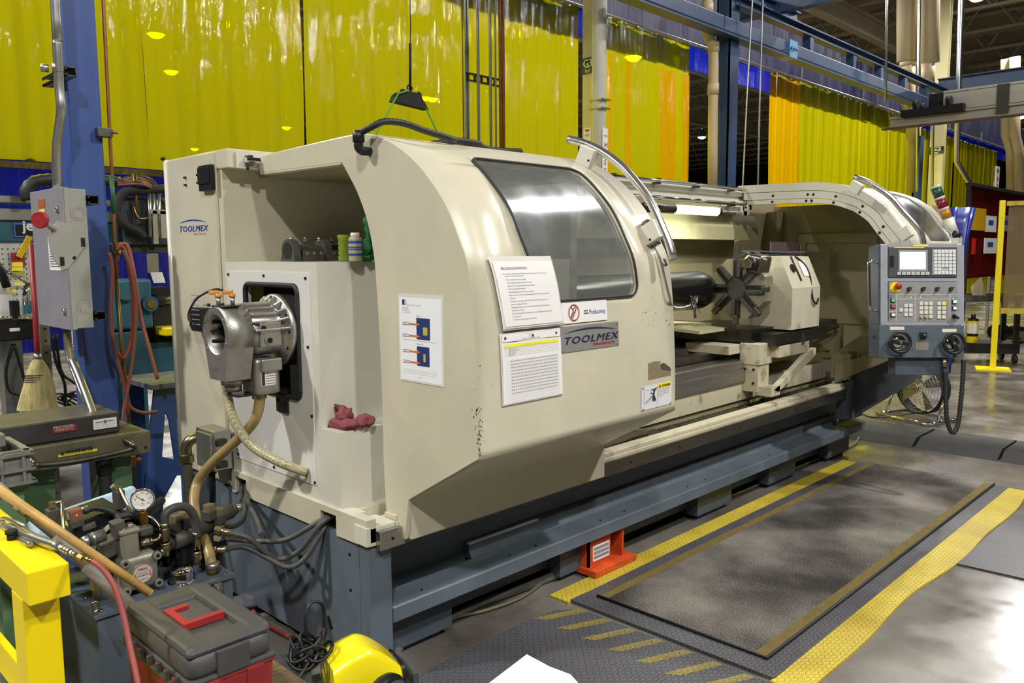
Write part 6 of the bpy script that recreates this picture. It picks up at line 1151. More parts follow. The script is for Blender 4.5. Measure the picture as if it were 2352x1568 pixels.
# ================================================================ yellow and grey wheeled vacuum with cord
t = thing('shop_vacuum', 'yellow and dark grey wheeled cleaner with coiled black cord beside the lathe corner', 'vacuum cleaner', (1.40, 2.2, 0))
a = at(722, 1465, z=.26)
vy = M('gloss_yellow', '#f2df16', .25, coat=.5); vg = M('vac_grey', '#4c4c4e', .45)
c = V((1.44, 2.16, .18)); g = G(); ell = []
def vb(u, v):
    x = 1.33+.24*u; zt = .30-.11*max(0, u-.45)**1.4*2.2-.05*(1-u)**3; ang = v*math.pi; w_ = .10-.015*u; return V((x, 2.14+math.cos(ang)*w_*(1 if abs(math.cos(ang)) < .9 else 1), .12+(zt-.12)*min(1, math.sin(ang)*1.5)))
g.grid(vb, 16, 16); g.poly([vb(1, k/16) for k in range(17)]); g.poly([vb(0, k/16) for k in range(16, -1, -1)]); rotz(g, (1.44, 2.14, 0), -18); add('motor_cover', g, vy, t)
g = G(); g.grid(lambda u, v: vb(.97, v)+V((.004+.012*u, 0, .004*(1-u))), 2, 16); rotz(g, (1.44, 2.14, 0), -18); add('edge_trim', g, black, t)
g = G(); g.prism([(1.26, .05), (1.62, .05), (1.63, .12), (1.55, .15), (1.26, .14)], 'y', 2.03, 2.27); g.prism([(1.60, .05), (1.62, .05), (1.625, .17), (1.605, .17)], 'y', 2.06, 2.22); rotz(g, (1.44, 2.14, 0), -18); add('chassis', g, vg, t)
g = G(); g.prism([(1.17, .04), (1.30, .04), (1.30, .22), (1.15, .26), (1.14, .25), (1.16, .1)], 'y', 2.2, 2.36); rotz(g, (1.3, 2.25, 0), -10); add('cord_tray', g, vg, t)
for y in (1.98,): 
    g = G(); g.lathe([(0, -.03), (.06, -.03), (.10, -.025), (.11, -.01), (.11, .01), (.10, .025), (.06, .02), (.05, .01), (0, .01)], (1.44, 2.0, .11), (0.3, -1, 0), 36); g.lathe([(.075, .022), (.095, .03), (.09, .022)], (1.44, 2.0, .11), (.3, -1, 0), 36, 1); add('wheel', g, [black, vg], t)
g = G(); cc = V((1.31, 2.24, .29)); P = []
for k in range(70): a = k*.62; r_ = .055+.02*math.sin(k*.9); P.append(cc+V((r_*math.cos(a)*1.1, r_*math.sin(a)*.9, .035*math.sin(k*.37)+.03*math.cos(k*1.3)-.02)))
P = [at(595, 1568, z=.25)*0+V((1.24, 2.10, .10)), V((1.20, 2.16, .2))]+P+[cc+V((.09, .03, .06)), cc+V((.12, .05, .0))]; g.tube(P, .0058, 7, sm=4); g.tube([cc+V((0, 0, .0)), cc+V((0, .02, .08)), cc+V((.03, .03, .13)), cc+V((.07, .02, .11)), cc+V((.06, 0, .02))], .0058, 7, sm=6); add('power_cord', g, black, t); t.location += V((.055, .06, 0))
# ================================================================ yellow barrier rail
t = thing('guard_rail', 'yellow painted steel guard rail cut by the lower left corner', 'barrier', (.59, 2.6, 0))
bx0_, bx1_, bz1, bz0 = .541, .641, .80, .71; by = 2.26
g = G(); g.box((bx0_, by, bz0), (bx1_, 3.2, bz1), 0, .004); add('top_rail', g, yel, t)
g = G(); g.box((bx0_-.0, by+.06, .0), (bx1_-.012, by+.16, bz0), 0, .003); add('post', g, yel, t)
g = G(); g.box((bx0_+.02, by+.16, .36), (bx0_+.04, 3.2, .46)); g.box((bx0_-.02, by+.16, .0), (bx0_+.03, 3.2, .30)); g.box((bx0_-.3, by-.05, 0), (bx1_+.08, by+.25, .012)); add('lower_rail', g, yel, t)
g = G(); p = at(22, 1240, z=bz1); g.cyl((.585, p.y, bz1), (.585, p.y, bz1+.02), .012, n=12); g.cyl((.585, p.y, bz1+.018), (.585, p.y, bz1+.028), .016, n=12); add('rubber_stop', g, blackm, t)
# wooden handle, grey pipe, air gun
g = G(); a, b = at(-60, 1085, y=2.75), at(345, 1362, y=2.55); g.tube([a, b], .0135, 14); g.cyl(b, b+(b-a).normalized()*.002, .0135, n=14); 
o = top('wooden_handle', 'long varnished wooden tool handle slanting across the hydraulic unit', 'tool handle', g, woodh)
t = thing('grey_tube', 'grey plastic tube with an old label slanting under the wooden handle', 'tube', at(300, 1400, y=2.62)); g = G(); a, b, c, d = at(-40, 1090, y=2.95), at(130, 1230, y=2.85), at(200, 1300, y=2.78), at(330, 1420, y=2.62); g.tube([a, b], .017, 14); g.tube([b, c], .019, 14); g.tube([c, c+(d-c)*.02, d], .0225, 14); add('tube_body', g, M('grey_abs', '#8a857c', .5, var=.3, vs=8), t)
g = G(); p = at(38, 1155, y=2.87); q_ = (b-a).normalized(); s_ = q_.cross(V((0, -1, .3))).normalized(); g.tube([p, p+q_*.05], .0178, 14); add('tube_label', g, M('old_label', '#9a8a6c', .6, var=.6, vs=60, col2='#2a2620', thr=(.5, .56)), t)
t = thing('air_gun', 'chrome air blow gun resting on the yellow rail, joined to a red hose', 'air gun', at(60, 1225, x=.60))
g = G(); Pq = [at(px, py, x=x) for px, py, x in ((-15, 1212, .60), (12, 1213, .60), (35, 1215, .605), (80, 1236, .62), (136, 1255, .64))]; g.tube(Pq, lambda u: .016-.007*abs(u-.4), 12, sm=6); g.tube([at(30, 1215, x=.60), at(38, 1232, x=.60), at(55, 1243, x=.60), at(70, 1250, x=.60)], .008, 8, sm=4); g.tube([at(8, 1200, x=.60), at(2, 1194, x=.60), at(10, 1190, x=.60), at(38, 1200, x=.60), at(60, 1210, x=.61)], .006, 8, sm=5); add('gun_body', g, galv, t)
g = G(); pa, pb_ = at(138, 1255, x=.64), at(182, 1277, x=.66); d_ = (pb_-pa).normalized(); L_ = (pb_-pa).length
for k in range(6): g.cyl(pa+d_*L_*(k/7), pa+d_*L_*((k+.7)/7), .0095 if k in (1, 2, 3) else .007, n=6 if k in (0, 4) else 14, smooth=False)
add('coupler', g, galv, t); g = G(); pc_ = at(212, 1288, x=.675); g.cyl(pb_, pb_+d_*.02, .009, n=6, smooth=False); g.cyl(pb_+d_*.018, pc_, .0075, n=14); add('brass_ferrule', g, brass, t)
g = G(); g.tube([at(px, py, x=x) for px, py, x in ((205, 1285, .672), (232, 1302, .685), (262, 1345, .70), (283, 1410, .705), (300, 1490, .70), (318, 1575, .69), (325, 1640, .68))], .0075, 12, sm=8); top('air_hose', 'dusty red air hose hanging from the blow gun past the toolbox', 'hose', g, hosered)
g = G(); g.tube([V((1.25, 2.9, .02)), at(545, 1380, z=.02), at(600, 1425, z=.02), at(665, 1462, z=.02)], .009, 10, sm=6); top('air_hose', 'pinkish red hose on the floor between toolbox and lathe base', 'hose', g, hosered)
g = blob(at(565, 1385, z=.03), .07, (1.3, 1, .5), 2, .3); top('grey_rag', 'grey rag on the floor against the lathe base behind the toolbox', 'rag', g, M('grey_cloth', '#5a5c66', .95, bump=.3))
# ================================================================ lift table with surface plate
t = thing('lift_table', 'green lift table with worn steel top and grab bar at the left edge', 'table', (1.1, 4.0, 0)); ltz = .805
g = G(); g.box((.55, 3.72, ltz-.10), (1.42, 4.25, ltz), 0, .003); g.prism([(1.30, ltz-.10), (1.423, ltz-.10), (1.423, ltz), (1.35, ltz-.02), (1.30, ltz-.07)], 'y', 3.712, 3.72); g.screws([(1.33, 3.712, ltz-.075), (1.40, 3.712, ltz-.075)], (0, -1, 0), .007, .004, 1); add('table_top', g, [tabletop, screwm], t)
zb_ = ltz-.12; P = [at(px, py, y=3.66) for px, py in ((75, 1058), (85, 1068), (180, 1058), (298, 1032), (304, 1020))]; P = [P[0]+V((-.01, .07, .02))]+P+[P[-1]+V((-.01, .06, .01))]; g = G(); g.tube(P, .0125, 12, sm=5); add('grab_bar', g, grsteel, t)
g = G(); a = at(134, 1050, y=3.717); b = at(223, 1030, y=3.717); g.box((a.x, 3.716, a.z-.0), (b.x, 3.72, b.z)); g.text('WARNING', frame((a.x+.03, 3.7145, (a.z+b.z)/2+.005), (1, 0, 0), (0, 0, 1)), .022, 1, bold=.0008); f_ = frame((a.x+.008, 3.7145, (a.z+b.z)/2+.003), (1, 0, 0), (0, 0, 1)); g.poly([f_(0, 0), f_(.016, 0), f_(.008, .016)], 1)
for k in range(3): g.text('Keep hands and feet clear of the lift when lowering', frame((a.x+.01+.0, 3.7145, a.z+.008*k+.004), (1, 0, 0), (0, 0, 1)), .008, 1, sx=.75)
add('warning_label', g, [yelp, ink], t)
for x in (.98, 1.30): g = G(); g.box((x-.085, 3.78, 0), (x+.06, 3.9, ltz-.1), 0, .004); add('table_leg', g, green, t)
g = G(); g.box((.82, 3.86, 0), (1.04, 4.1, ltz-.1)); g.cyl((1.235, 3.76, ltz-.1), (1.235, 3.76, ltz-.17), .035, n=8, smooth=False); g.cyl((1.235, 3.76, ltz-.16), (1.235, 3.76, .02), .028, n=14); add('lift_column', g, blackm, t)
t = thing('surface_plate', 'grey granite surface plate with dark sides lying on the lift table', 'surface plate', (1.1, 3.92, ltz)); g = G(); g.box((.55, 3.78, ltz+.002), (1.31, 4.10, ltz+.006)); g.box((.55, 3.77, ltz+.006), (1.315, 4.10, .897), 0, .004); add('plate_body', g, granited, t); g = G(); g.box((.552, 3.772, .8965), (1.312, 4.098, .899)); add('plate_top', g, granite, t)
g = G(); a = at(120, 996, y=3.768); b = at(176, 972, y=3.768); g.box((a.x, 3.766, a.z), (b.x, 3.77, b.z)); g.text('PRECISION', frame((a.x+.006, 3.7645, (a.z+b.z)/2+.002), (1, 0, 0), (0, 0, 1)), .019, 1, sx=.85); g.text('machine tool co.', frame((a.x+.01, 3.7645, a.z+.008), (1, 0, 0), (0, 0, 1)), .014, 1, sx=.8); add('red_nameplate', g, [M('nameplate_red', '#8c2f2f', .5, var=.3, vs=60), creamw], t)
g = G(); a = at(215, 987, y=3.768); b = at(267, 957, y=3.768); g.box((a.x, 3.766, a.z), (b.x, 3.77, b.z))
for k in range(4): g.box((a.x+.006, 3.765, a.z+.008+k*.008), (b.x-.006, 3.766, a.z+.009+k*.008), 1)
g.box((a.x+.01, 3.765, b.z-.014), (b.x-.01, 3.766, b.z-.010), 1); g.box(((a.x+b.x)/2-.004, 3.765, b.z-.022), ((a.x+b.x)/2+.004, 3.766, b.z-.006), 1); add('calibration_label', g, [white, inkg], t)
# grey plastic crate at the left edge
t = thing('plastic_crate', 'dirty grey ribbed plastic crate at the left edge in front of the lift table', 'crate', (.75, 3.35, .8)); za = .70
g = G(); q = at(72, 1085, y=3.3); x1_ = q.x; z0_ = at(70, 1108, y=3.3).z; z1_ = at(70, 1030, y=3.3).z
g.box((.35, 3.3, z0_), (x1_, 3.32, z1_)); g.box((x1_-.02, 3.3, z0_), (x1_, 3.62, z1_)); g.box((.35, 3.6, z0_), (x1_, 3.62, z1_)); g.box((.35, 3.3, z0_), (x1_, 3.62, z0_+.015)); 
for z in (z0_, z0_+.05, z1_-.02): g.box((.35, 3.285, z), (x1_+.015, 3.3, z+.012)); g.box((x1_, 3.285, z), (x1_+.015, 3.63, z+.012))
for k in range(5): g.box((x1_-.03-.07*k, 3.288, z0_), (x1_-.02-.07*k, 3.3, z1_))
add('crate_shell', g, crateg, t); g = G(); g.box((.35, 3.4, z1_), (x1_-.05, 3.6, z1_+.05), 0, .006); add('crate_lid', g, crateg, t); g = G(); g.text('OK', frame((x1_-.075, 3.2995, z0_+.06), (1, 0, 0), (0, 0, 1)), .035, 0, bold=.001); add('crate_letters', g, galv, t)
g = G(); g.box((.40, 3.33, 0), (.5, 3.42, z0_), 0, .004); g.box((x1_-.12, 3.33, 0), (x1_-.02, 3.42, z0_), 0, .004); g.box((.35, 3.32, z0_-.03), (x1_+.0, 3.60, z0_), 0, .003); top('green_stand', 'green painted stand under the grey plastic crate', 'stand', g, green)
# broom
bz = at(85, 940, y=5.3); t = thing('broom', 'straw corn broom with a red handle standing behind the lift table', 'broom', at(85, 945, y=4.6)); yb_ = 4.6
g = G(); pr_s = [(px0, px1, py) for px0, px1, py in ((38, 136, 942), (42, 132, 925), (52, 127, 890), (60, 118, 860), (68, 108, 838), (77, 96, 824))]
def brf(u, v):
    k = v*5; i = min(4, int(k)); f_ = k-i; a = [pr_s[i][j]+(pr_s[i+1][j]-pr_s[i][j])*f_ for j in range(3)]; c_ = (a[0]+a[1])/2; hw_ = (a[1]-a[0])/2; p = at(c_+hw_*math.cos(u*2*math.pi), a[2]+(4*noise.noise(V((u*60, 0, 0))) if v == 0 else 0), y=yb_); return V((p.x, yb_+.045*math.sin(u*2*math.pi)*(1.2-.5*v), p.z))
g.grid(brf, 40, 15); add('bristles', g, straw, t)
for py in (863, 868, 873, 878): g = G(); g.tube([at(85.5+(29+(py-863)*.12)*math.cos(a), py+1.5*math.sin(a*1)-1, y=yb_)+V((0, .036*math.sin(a)-.004, 0)) for a in [2*math.pi*k/24 for k in range(25)]], .0022, 5, cap=False); add('stitch', g, ink, t)
g = G(); g.cyl(at(86, 826, y=yb_), at(86, 812, y=yb_), .022, .017, n=14); add('ferrule', g, galv, t)
g = G(); g.tube([at(86, 814, y=yb_), at(84, 780, y=yb_), at(72, 560, y=yb_)], .0135, 10); add('broom_handle', g, red, t)
# ================================================================ blue column, switch box, copper pipe
cx0, cy0 = 1.36, at(166, 400, x=1.36).y; cw = at(242, 400, y=cy0).x-cx0
t = thing('steel_column', 'blue painted steel column at the left, carrying the grey switch box', 'column', (cx0+.1, cy0+.08, 0)); g = G(); g.box((cx0, cy0, 0), (cx0+cw, cy0+.16, 6.2), 0, .008); g.box((cx0-.08, cy0-.08, 0), (cx0+cw+.08, cy0+.24, .02)); add('column_shaft', g, bluepaint, t)
by0 = at(207, 600, x=1.305).y; SX = 1.20
ya_, yb2 = at(148, 600, x=SX).y, at(80, 600, x=SX).y; zt_, zb_ = at(135, 432, x=SX).z, at(165, 757, x=SX).z
t = thing('switch_box', 'grey electrical disconnect box with round red lever knob on the blue column', 'electrical box', (1.25, (ya_+yb2)/2, zb_)); sw = at(207, 600, y=ya_).x
g = G(); g.box((SX+.012, ya_, zb_), (sw, yb2, zt_), 0, .004)
for z in (zt_-.11, zb_+.10):
    for r_ in (.034, .027, .019): P = [(SX+(sw-SX)*.66+r_*math.cos(2*math.pi*k/24), ya_-.0005, z+r_*math.sin(2*math.pi*k/24)) for k in range(25)]; g.tube(P, .0016, 5, cap=False)
add('box_body', g, greyenamel, t)
g = G(); g.box((SX, ya_-.006, zb_-.004), (SX+.014, yb2+.004, zt_+.006), 0, .003); g.box((SX+.0145, ya_-.005, zb_-.003), (SX+.035, ya_-.0005, zt_+.005), 1); add('box_cover', g, [purplegrey, greyenamel], t)
lf = lambda a, b: V((SX-.0015, yb2-a, zb_+b)); Hh = zt_-zb_; Ww = yb2-ya_; g = G(); g.bm.free()
for bx_, mt_ in (((.28, .88, .5, .94), M('orange_label', '#a8552a', .5)), ((.3, .83, .48, .87), yelp)): g = G(); q4(g, lf, Ww*bx_[0], Hh*bx_[1], Ww*bx_[2], Hh*bx_[3], 0); add('cover_label', g, mt_, t)
g = G(); q4(g, lf, Ww*.52, Hh*.42, Ww*.9, Hh*.66, 2); g.text('E-T-N', lambda a, b: lf(Ww*.55+a, Hh*.62+b), .03, 3)
for k in range(9): q4(g, lambda a, b: V((SX-.0025, yb2-a, zb_+b)), Ww*.56, Hh*(.59-.018*k), Ww*.84, Hh*(.595-.018*k), 4)
add('cover_label', g, [white, yelp, white, inkb, ink], t)
g = G(); lp = [at(px, py, y=ya_-.012) for px, py in ((112, 548), (120, 520), (133, 508), (150, 512), (196, 540), (202, 556), (155, 618), (143, 618), (128, 600), (116, 575))]
A = [g.bm.verts.new(p) for p in lp]; B = [g.bm.verts.new(p+V((0, .010, 0))) for p in lp]; g.bm.faces.new(A); g.bm.faces.new(B[::-1]); 
for i in range(len(lp)): g.bm.faces.new((A[i], A[(i+1) % len(lp)], B[(i+1) % len(lp)], B[i]))
for px, py in ((191, 556), (143, 600)): c = at(px, py, y=ya_-.0135); g.ob(c, (.018, .002, .04), None, 1, .0008)
c = at(171, 592, y=ya_-.0135); g.cyl(c, c+V((0, -.001, 0)), .008, n=10, mi=1); a_ = at(98, 506, y=ya_-.03); b_ = at(125, 528, y=ya_-.012); g.tube([a_, b_], .012, 8); lv = add('lever_plate', g, [greyenamel, blackm], t)
g = G(); c = at(95, 505, y=ya_-.03); nx = V((-.75, -.66, 0)); g.lathe([(0, 0), (.036, 0), (.038, .012), (.034, .02), (.03, .017), (.024, .02), (.018, .017), (.012, .019), (0, .019)], c, nx, 28); add('lever_knob', g, red, lv)
for px, py in ((128, 480), (145, 715)): g = G(); c = at(px, py, x=SX-.006); g.tube([c+V((0, .012*math.cos(a), .012*math.sin(a))) for a in [2*math.pi*k/14 for k in range(15)]], .003, 6, cap=False); g.ob(c+V((.004, -.015, 0)), (.006, .02, .03), None); add('cover_hasp', g, galv, t)
def strut(y0, y1, x, z, label, g_=None):
    g = G(); 
    for a, b in (((x, y0, z), (x+.045, y1, z+.004)), ((x, y0, z+.038), (x+.045, y1, z+.042)), ((x+.041, y0, z), (x+.045, y1, z+.042)), ((x, y0, z), (x+.004, y1, z+.012)), ((x, y0, z+.03), (x+.004, y1, z+.042))): g.box(a, b)
    return top('strut_channel', label, 'steel channel', g, grsteel, 'channels clamped to the blue column')
zA = at(222, 458, x=1.33).z-.02; zB = at(228, 725, x=1.33).z-.02
strut(ya_-.02, yb2, 1.312, zA, 'short open steel channel behind the top of the switch box'); strut(ya_-.02, yb2, 1.312, zB, 'short open steel channel behind the bottom of the switch box')
zC = at(160, 158, x=1.31).z-.02; strut(cy0-.16, cy0+.2, 1.312, zC, 'short steel channel clamping the conduit high on the blue column')
t = thing('steel_conduit', 'thick grey conduit with a kink running down into the switch box', 'conduit', at(134, 430, x=1.27)); P = [at(px, py, x=1.27) for px, py in ((122, -60), (131, 100), (136, 200), (140, 250), (136, 290), (131, 330), (130, 380), (132, 432))]; P = [P[0]+V((0, 0, 2.5))]+P; g = G(); g.tube(P, .021, 14, sm=5); add('conduit_tube', g, galv, t)
g = G(); c = at(133, 157, x=1.27); g.cyl(c-V((0, 0, .02)), c+V((0, 0, .02)), .025, n=16); g.cyl(c+V((-.03, .03, 0)), c+V((-.06, .04, 0)), .018, n=12); add('conduit_clamp', g, galv, t)
t = thing('flexible_conduit', 'grey flexible conduit and metal tube leaving the bottom of the switch box', 'conduit', at(205, 925, x=1.24)); g = G(); P = [at(px, py, x=1.24) for px, py in ((155, 757), (158, 790), (166, 830))]; g.ribbed(P, .017, .008, 12); add('flexible_sleeve', g, M('olive_flex', '#6e6b52', .5, .3), t); g = G(); g.tube([at(166, 828, x=1.24), at(180, 860, x=1.24), at(205, 925, x=1.24), at(225, 985, x=1.24)], .018, 12, sm=4); g.tube([at(150, 757, x=1.26), at(152, 790, x=1.26), at(160, 830, x=1.26), at(196, 925, x=1.26)], .011, 8, sm=4); add('metal_tube', g, galv, t)
t = thing('copper_air_line', 'brown copper pipe with green sleeve standing right of the blue column', 'pipe', at(300, 1100, y=cy0-.03)); g = G(); P = [at(px, py, y=cy0-.03) for px, py in ((236, -20), (242, 100), (252, 300), (258, 420), (264, 560), (269, 660))]; P = [P[0]+V((0, 0, 2))]+P; g.tube(P, .0085, 10); add('pipe_tube', g, copper, t)
g = G(); P = [at(px, py, y=cy0-.03) for px, py in ((267, 640), (280, 800), (297, 975), (310, 1140))]; g.tube(P, .0105, 10); add('lower_pipe', g, M('dull_brass', '#7d6644', .45, .7, var=.3), t)
g = G(); g.cyl(at(255, 402, y=cy0-.03), at(262, 490, y=cy0-.03), .0115, n=12); add('green_sleeve', g, M('green_sleeve', '#1f5a30', .5), t)
g = G(); c = at(267, 575, y=cy0-.03); g.cyl(c-V((0, 0, .05)), c+V((0, 0, .04)), .0145, n=8, smooth=False); g.cyl(c-V((0, 0, .02)), c+V((0, 0, .0)), .021, n=12); add('hose_coupling', g, brass, t)
for px, py in ((250, 305),): c = at(px, py, y=cy0-.03); g = G(); g.ob(c+V((-.02, .01, 0)), (.07, .05, .045), None, 0, .004); g.cyl(c+V((.01, -.02, 0)), c+V((.035, -.02, 0)), .006, n=8); add('pipe_clamp', g, grsteel, t)
g = G(); c = at(296, 1060, y=cy0-.1); g.ob(c, (.06, .05, .07), None, 0, .008); g.cyl(c+V((.03, 0, 0)), c+V((.06, 0, 0)), .014, n=10); add('pipe_clamp', g, [copper], t)
HR = [([(266, 570), (280, 560), (295, 570), (310, 640), (322, 720), (340, 790), (362, 870)], hosepink, 'pink red air hose looped over the copper pipe, outer strand'), ([(266, 575), (276, 566), (288, 580), (303, 660), (306, 740), (296, 800), (282, 822), (262, 800)], hosered, 'dark red air hose looped over the copper pipe, inner strand'), ([(250, 580), (258, 620), (255, 720), (263, 800), (290, 900), (300, 935), (330, 948), (360, 945)], M('brown_hose', '#7a4236', .5), 'brown red air hose hanging left of the others by the blue column'), ([(284, 575), (300, 620), (312, 700), (305, 820), (285, 940), (280, 1000)], M('brown_hose_dark', '#7d4a3c', .5), 'thin brown hose hanging behind the pink one')]
for k, (pts, mt, lb) in enumerate(HR): g = G(); g.tube([at(px, py, y=cy0-.07-.02*k) for px, py in pts], .0095, 10, sm=8); top('air_hose', lb, 'hose', g, mt, 'red hoses coiled on the copper pipe')
# ================================================================ water jet machine behind the column
YJ = 5.9
t = thing('water_jet_cutter', 'teal water jet cutting machine with gantry beam behind the blue column', 'machine', (1.9, YJ, 0))
def rj(a, b, y): return at(*a, y=y), at(*b, y=y)
a, b = rj((-40, 555), (405, 508), YJ); g = G(); g.box((-.2, YJ, a.z), (2.7, YJ+.3, b.z), 0, .006); add('gantry_beam', g, teal, t, 'teal gantry beam')
a, b = rj((-40, 507), (405, 475), YJ-.02); g = G(); g.box((-.2, YJ-.03, b.z-.01), (2.7, YJ+.2, b.z+.03)); g.box((-.2, YJ-.02, a.z+.01), (2.7, YJ, a.z+.08)); g.box((-.2, YJ-.01, at(0, 557, y=YJ).z-.02), (2.7, YJ, at(0, 557, y=YJ).z)); add('linear_rail', g, M('rail_alu', '#a3a09a', .4, .6, var=.2), t)
a, b = rj((37, 541), (130, 517), YJ-.012); g = G(); g.box((a.x-.008, YJ-.008, a.z-.01), (a.x+.46, YJ-.001, b.z+.01), 1); g.box((a.x, YJ-.010, a.z), (a.x+.45, YJ-.006, b.z), 0); g.text('jet edge', frame((a.x+.04, YJ-.0115, a.z+.035), (1, 0, 0), (0, 0, 1)), .09, 2, bold=.003); g.text('engineered', frame((a.x+.11, YJ-.0115, a.z+.008), (1, 0, 0), (0, 0, 1)), .03, 2); add('machine_sign', g, [blackm, M('sign_blue_edge', '#5a6fb8', .5), white], t)
g = G(); P = [at(px, py, y=YJ-.1) for px, py in ((64, 460), (60, 440), (72, 422), (95, 414), (150, 412), (220, 413), (280, 420))]; S_ = smoothpath(P, 6)
g.ribbed(P, .042, .02, 10, sm=8, depth=.12)
add('cable_chain', g, M('chain_grey', '#2c2b2b', .5, var=.3), t)
g = G(); g.tube([at(px, py, y=YJ-.2) for px, py in ((385, 432), (330, 438), (290, 440), (272, 460), (268, 490), (285, 515), (315, 530), (332, 545))], .03, 12, sm=8); add('sleeved_hose', g, M('braided_black', '#262523', .7, bump=.5, bs=60), t)
g = G()
for k in range(6): g.tube([at(270, 415+2*k, y=YJ-.15), at(310+4*k, 405+4*k, y=YJ-.15-.02*k), at(350+3*k, 415+7*k, y=YJ-.15), at(372+3*k, 455+9*k, y=YJ-.15)], .01, 6, sm=6, mi=k % 2)
add('cable_loop', g, [black, M('cable_red', '#7a3a3a', .5)], t)
a, b = rj((285, 545), (372, 455), YJ-.15); g = G(); g.box((a.x, YJ-.15, a.z-.05), (a.x+.45, YJ, b.z), 0, .005); add('cutting_carriage', g, M('carriage_dark', '#3c4750', .5, .2, var=.3), t)
g = G(); 
for px in (345, 354, 366): p, q = at(px, 545, y=YJ-.22), at(px-2, 445, y=YJ-.22); g.cyl(p, q, .013, n=10)
p, q = rj((352, 560), (372, 485), YJ-.22); g.box((p.x, YJ-.24, p.z), (p.x+.03, YJ-.2, q.z), 1); g.box((q.x-.02, YJ-.24, p.z+.04), (q.x+.02, YJ-.2, q.z), 1); g.box((p.x-.02, YJ-.24, q.z-.02), (q.x+.02, YJ-.2, q.z+.01), 1); p = at(309, 400, y=YJ-.2); g.cyl(p, p-V((0, 0, .3)), .012, n=8, mi=2); g.tube([at(305, 470, y=YJ-.2), at(318, 500, y=YJ-.22), at(345, 500, y=YJ-.22)], .006, 6, 2, sm=4); add('z_axis_rods', g, [galv, M('axis_beige', '#a8a294', .4), brass], t)
a, b = rj((255, 580), (395, 555), YJ-.1); g = G(); g.box((a.x, YJ-.12, a.z), (2.6, YJ-.02, b.z-.02)); add('lower_guard', g, M('guard_dark', '#33382f', .6), t)
a, b = rj((338, 625), (362, 582), YJ-.2); g = G(); g.box((a.x, YJ-.21, at(340, 626, y=YJ-.2).z), (b.x, YJ-.2, b.z)); q = at(338, 650, y=YJ-.24); g.prism([(a.x+.0, a.z), (b.x, a.z), (b.x+.02, q.z), (a.x+.02, q.z)], 'y', YJ-.26, YJ-.25, 1); add('cutting_splash_plate', g, [galv, white], t)
a, b = rj((262, 760), (348, 640), 5.4); g = G(); g.box((a.x, 5.4, a.z), (b.x, 5.7, b.z), 0, .02); g.cyl(at(290, 668, y=5.4), at(290, 668, y=5.36), .06, n=20); g.ob(at(287, 656, y=5.39), (.05, .01, .04), None, 1); c = at(341, 697, y=5.4); g.cyl(c, c+V((0, -.04, 0)), .05, n=20); g.cyl(c+V((0, -.04, 0)), c+V((0, -.05, 0)), .028, n=16, mi=2); add('gear_housing', g, [teal, M('pink_tag', '#d96a72', .5), brass], t)
p, q = at(350, 690, y=5.45), at(402, 688, y=5.45); g = G(); g.cyl(p, q, .03, n=14); g.cyl(p, (p+q)/2, .04, n=14, mi=1); g.box((p.x, 5.45, at(350, 800, y=5.45).z), (p.x+.12, 5.6, at(350, 660, y=5.45).z), 1); add('drive_shaft', g, [grsteel, blackm], t)
a, b = rj((275, 975), (325, 760), 5.4); g = G(); g.box((a.x-.02, 5.4, 0), (b.x+.02, 5.7, b.z), 0, .006); g.box((b.x, 5.42, at(330, 860, y=5.4).z), (2.8, 5.7, at(330, 790, y=5.4).z), 0, .006); add('machine_pedestal', g, teal, t)
a, b = rj((365, 770), (400, 748), 5.4); g = G(); g.box((a.x, 5.3, a.z), (2.75, 5.5, b.z), 0, .01); top('yellow_bin', 'small yellow box seen between the hoses and the lathe cabinet', 'box', g, yel)
# pegboard with tags, bench lamp, black tray
t = thing('pegboard', 'pale grey pegboard with coloured tags at the left edge', 'pegboard', at(40, 720, y=5.5)); a, b = rj((-60, 765), (78, 560), 5.5); g = G(); g.box((a.x, 5.5, a.z), (b.x, 5.52, b.z)); 
for i in range(16):
    for j in range(20): c = V((b.x-.02-.03*i, 5.4995, b.z-.03-.03*j)); g.cyl(c, c-V((0, .0006, 0)), .0045, n=6, mi=1)
add('peg_panel', g, [M('peg_white', '#b9bab2', .6), blackm], t)
TG = [((27, 612), (56, 580), red, 'red_tag'), ((28, 612), (52, 602), yelp, 'yellow_tag'), ((28, 622), (52, 613), yelp, 'yellow_tag'), ((26, 631), (57, 624), M('dark_yellow', '#a89a1e', .5), 'yellow_tag'), ((34, 655), (52, 648), yelp, 'yellow_tag'), ((18, 671), (37, 664), yelp, 'yellow_tag'), ((0, 730), (28, 675), white, 'paper_slip'), ((54, 720), (74, 690), teal, 'blue_box')]
for k, (a, b, mt, nm) in enumerate(TG): p, q = rj(a, b, 5.48-.004*k); g = G(); g.box((p.x, p.y, p.z), (q.x, p.y+.003, q.z)); add(nm, g, mt, t)
g = G(); g.ob(at(56, 567, y=5.46), (.035, .008, .14), rot('Y', 28), 0, .003); add('yellow_hook_tag', g, M('amber_tag', '#c9a812', .3), t)
t = thing('bench_lamp', 'black and chrome swing arm clamp at the left edge before the pegboard', 'lamp arm', at(10, 660, y=4.9)); g = G(); g.tube([at(-20, 590, y=4.9), at(2, 620, y=4.9), at(16, 660, y=4.9)], .022, 10); add('black_grip', g, black, t); g = G(); g.tube([at(8, 620, y=4.92), at(40, 636, y=4.92), at(68, 653, y=4.92)], .008, 8); g.tube([at(62, 650, y=4.92), at(60, 700, y=4.92)], .018, 8); add('chrome_arm', g, chrome, t)
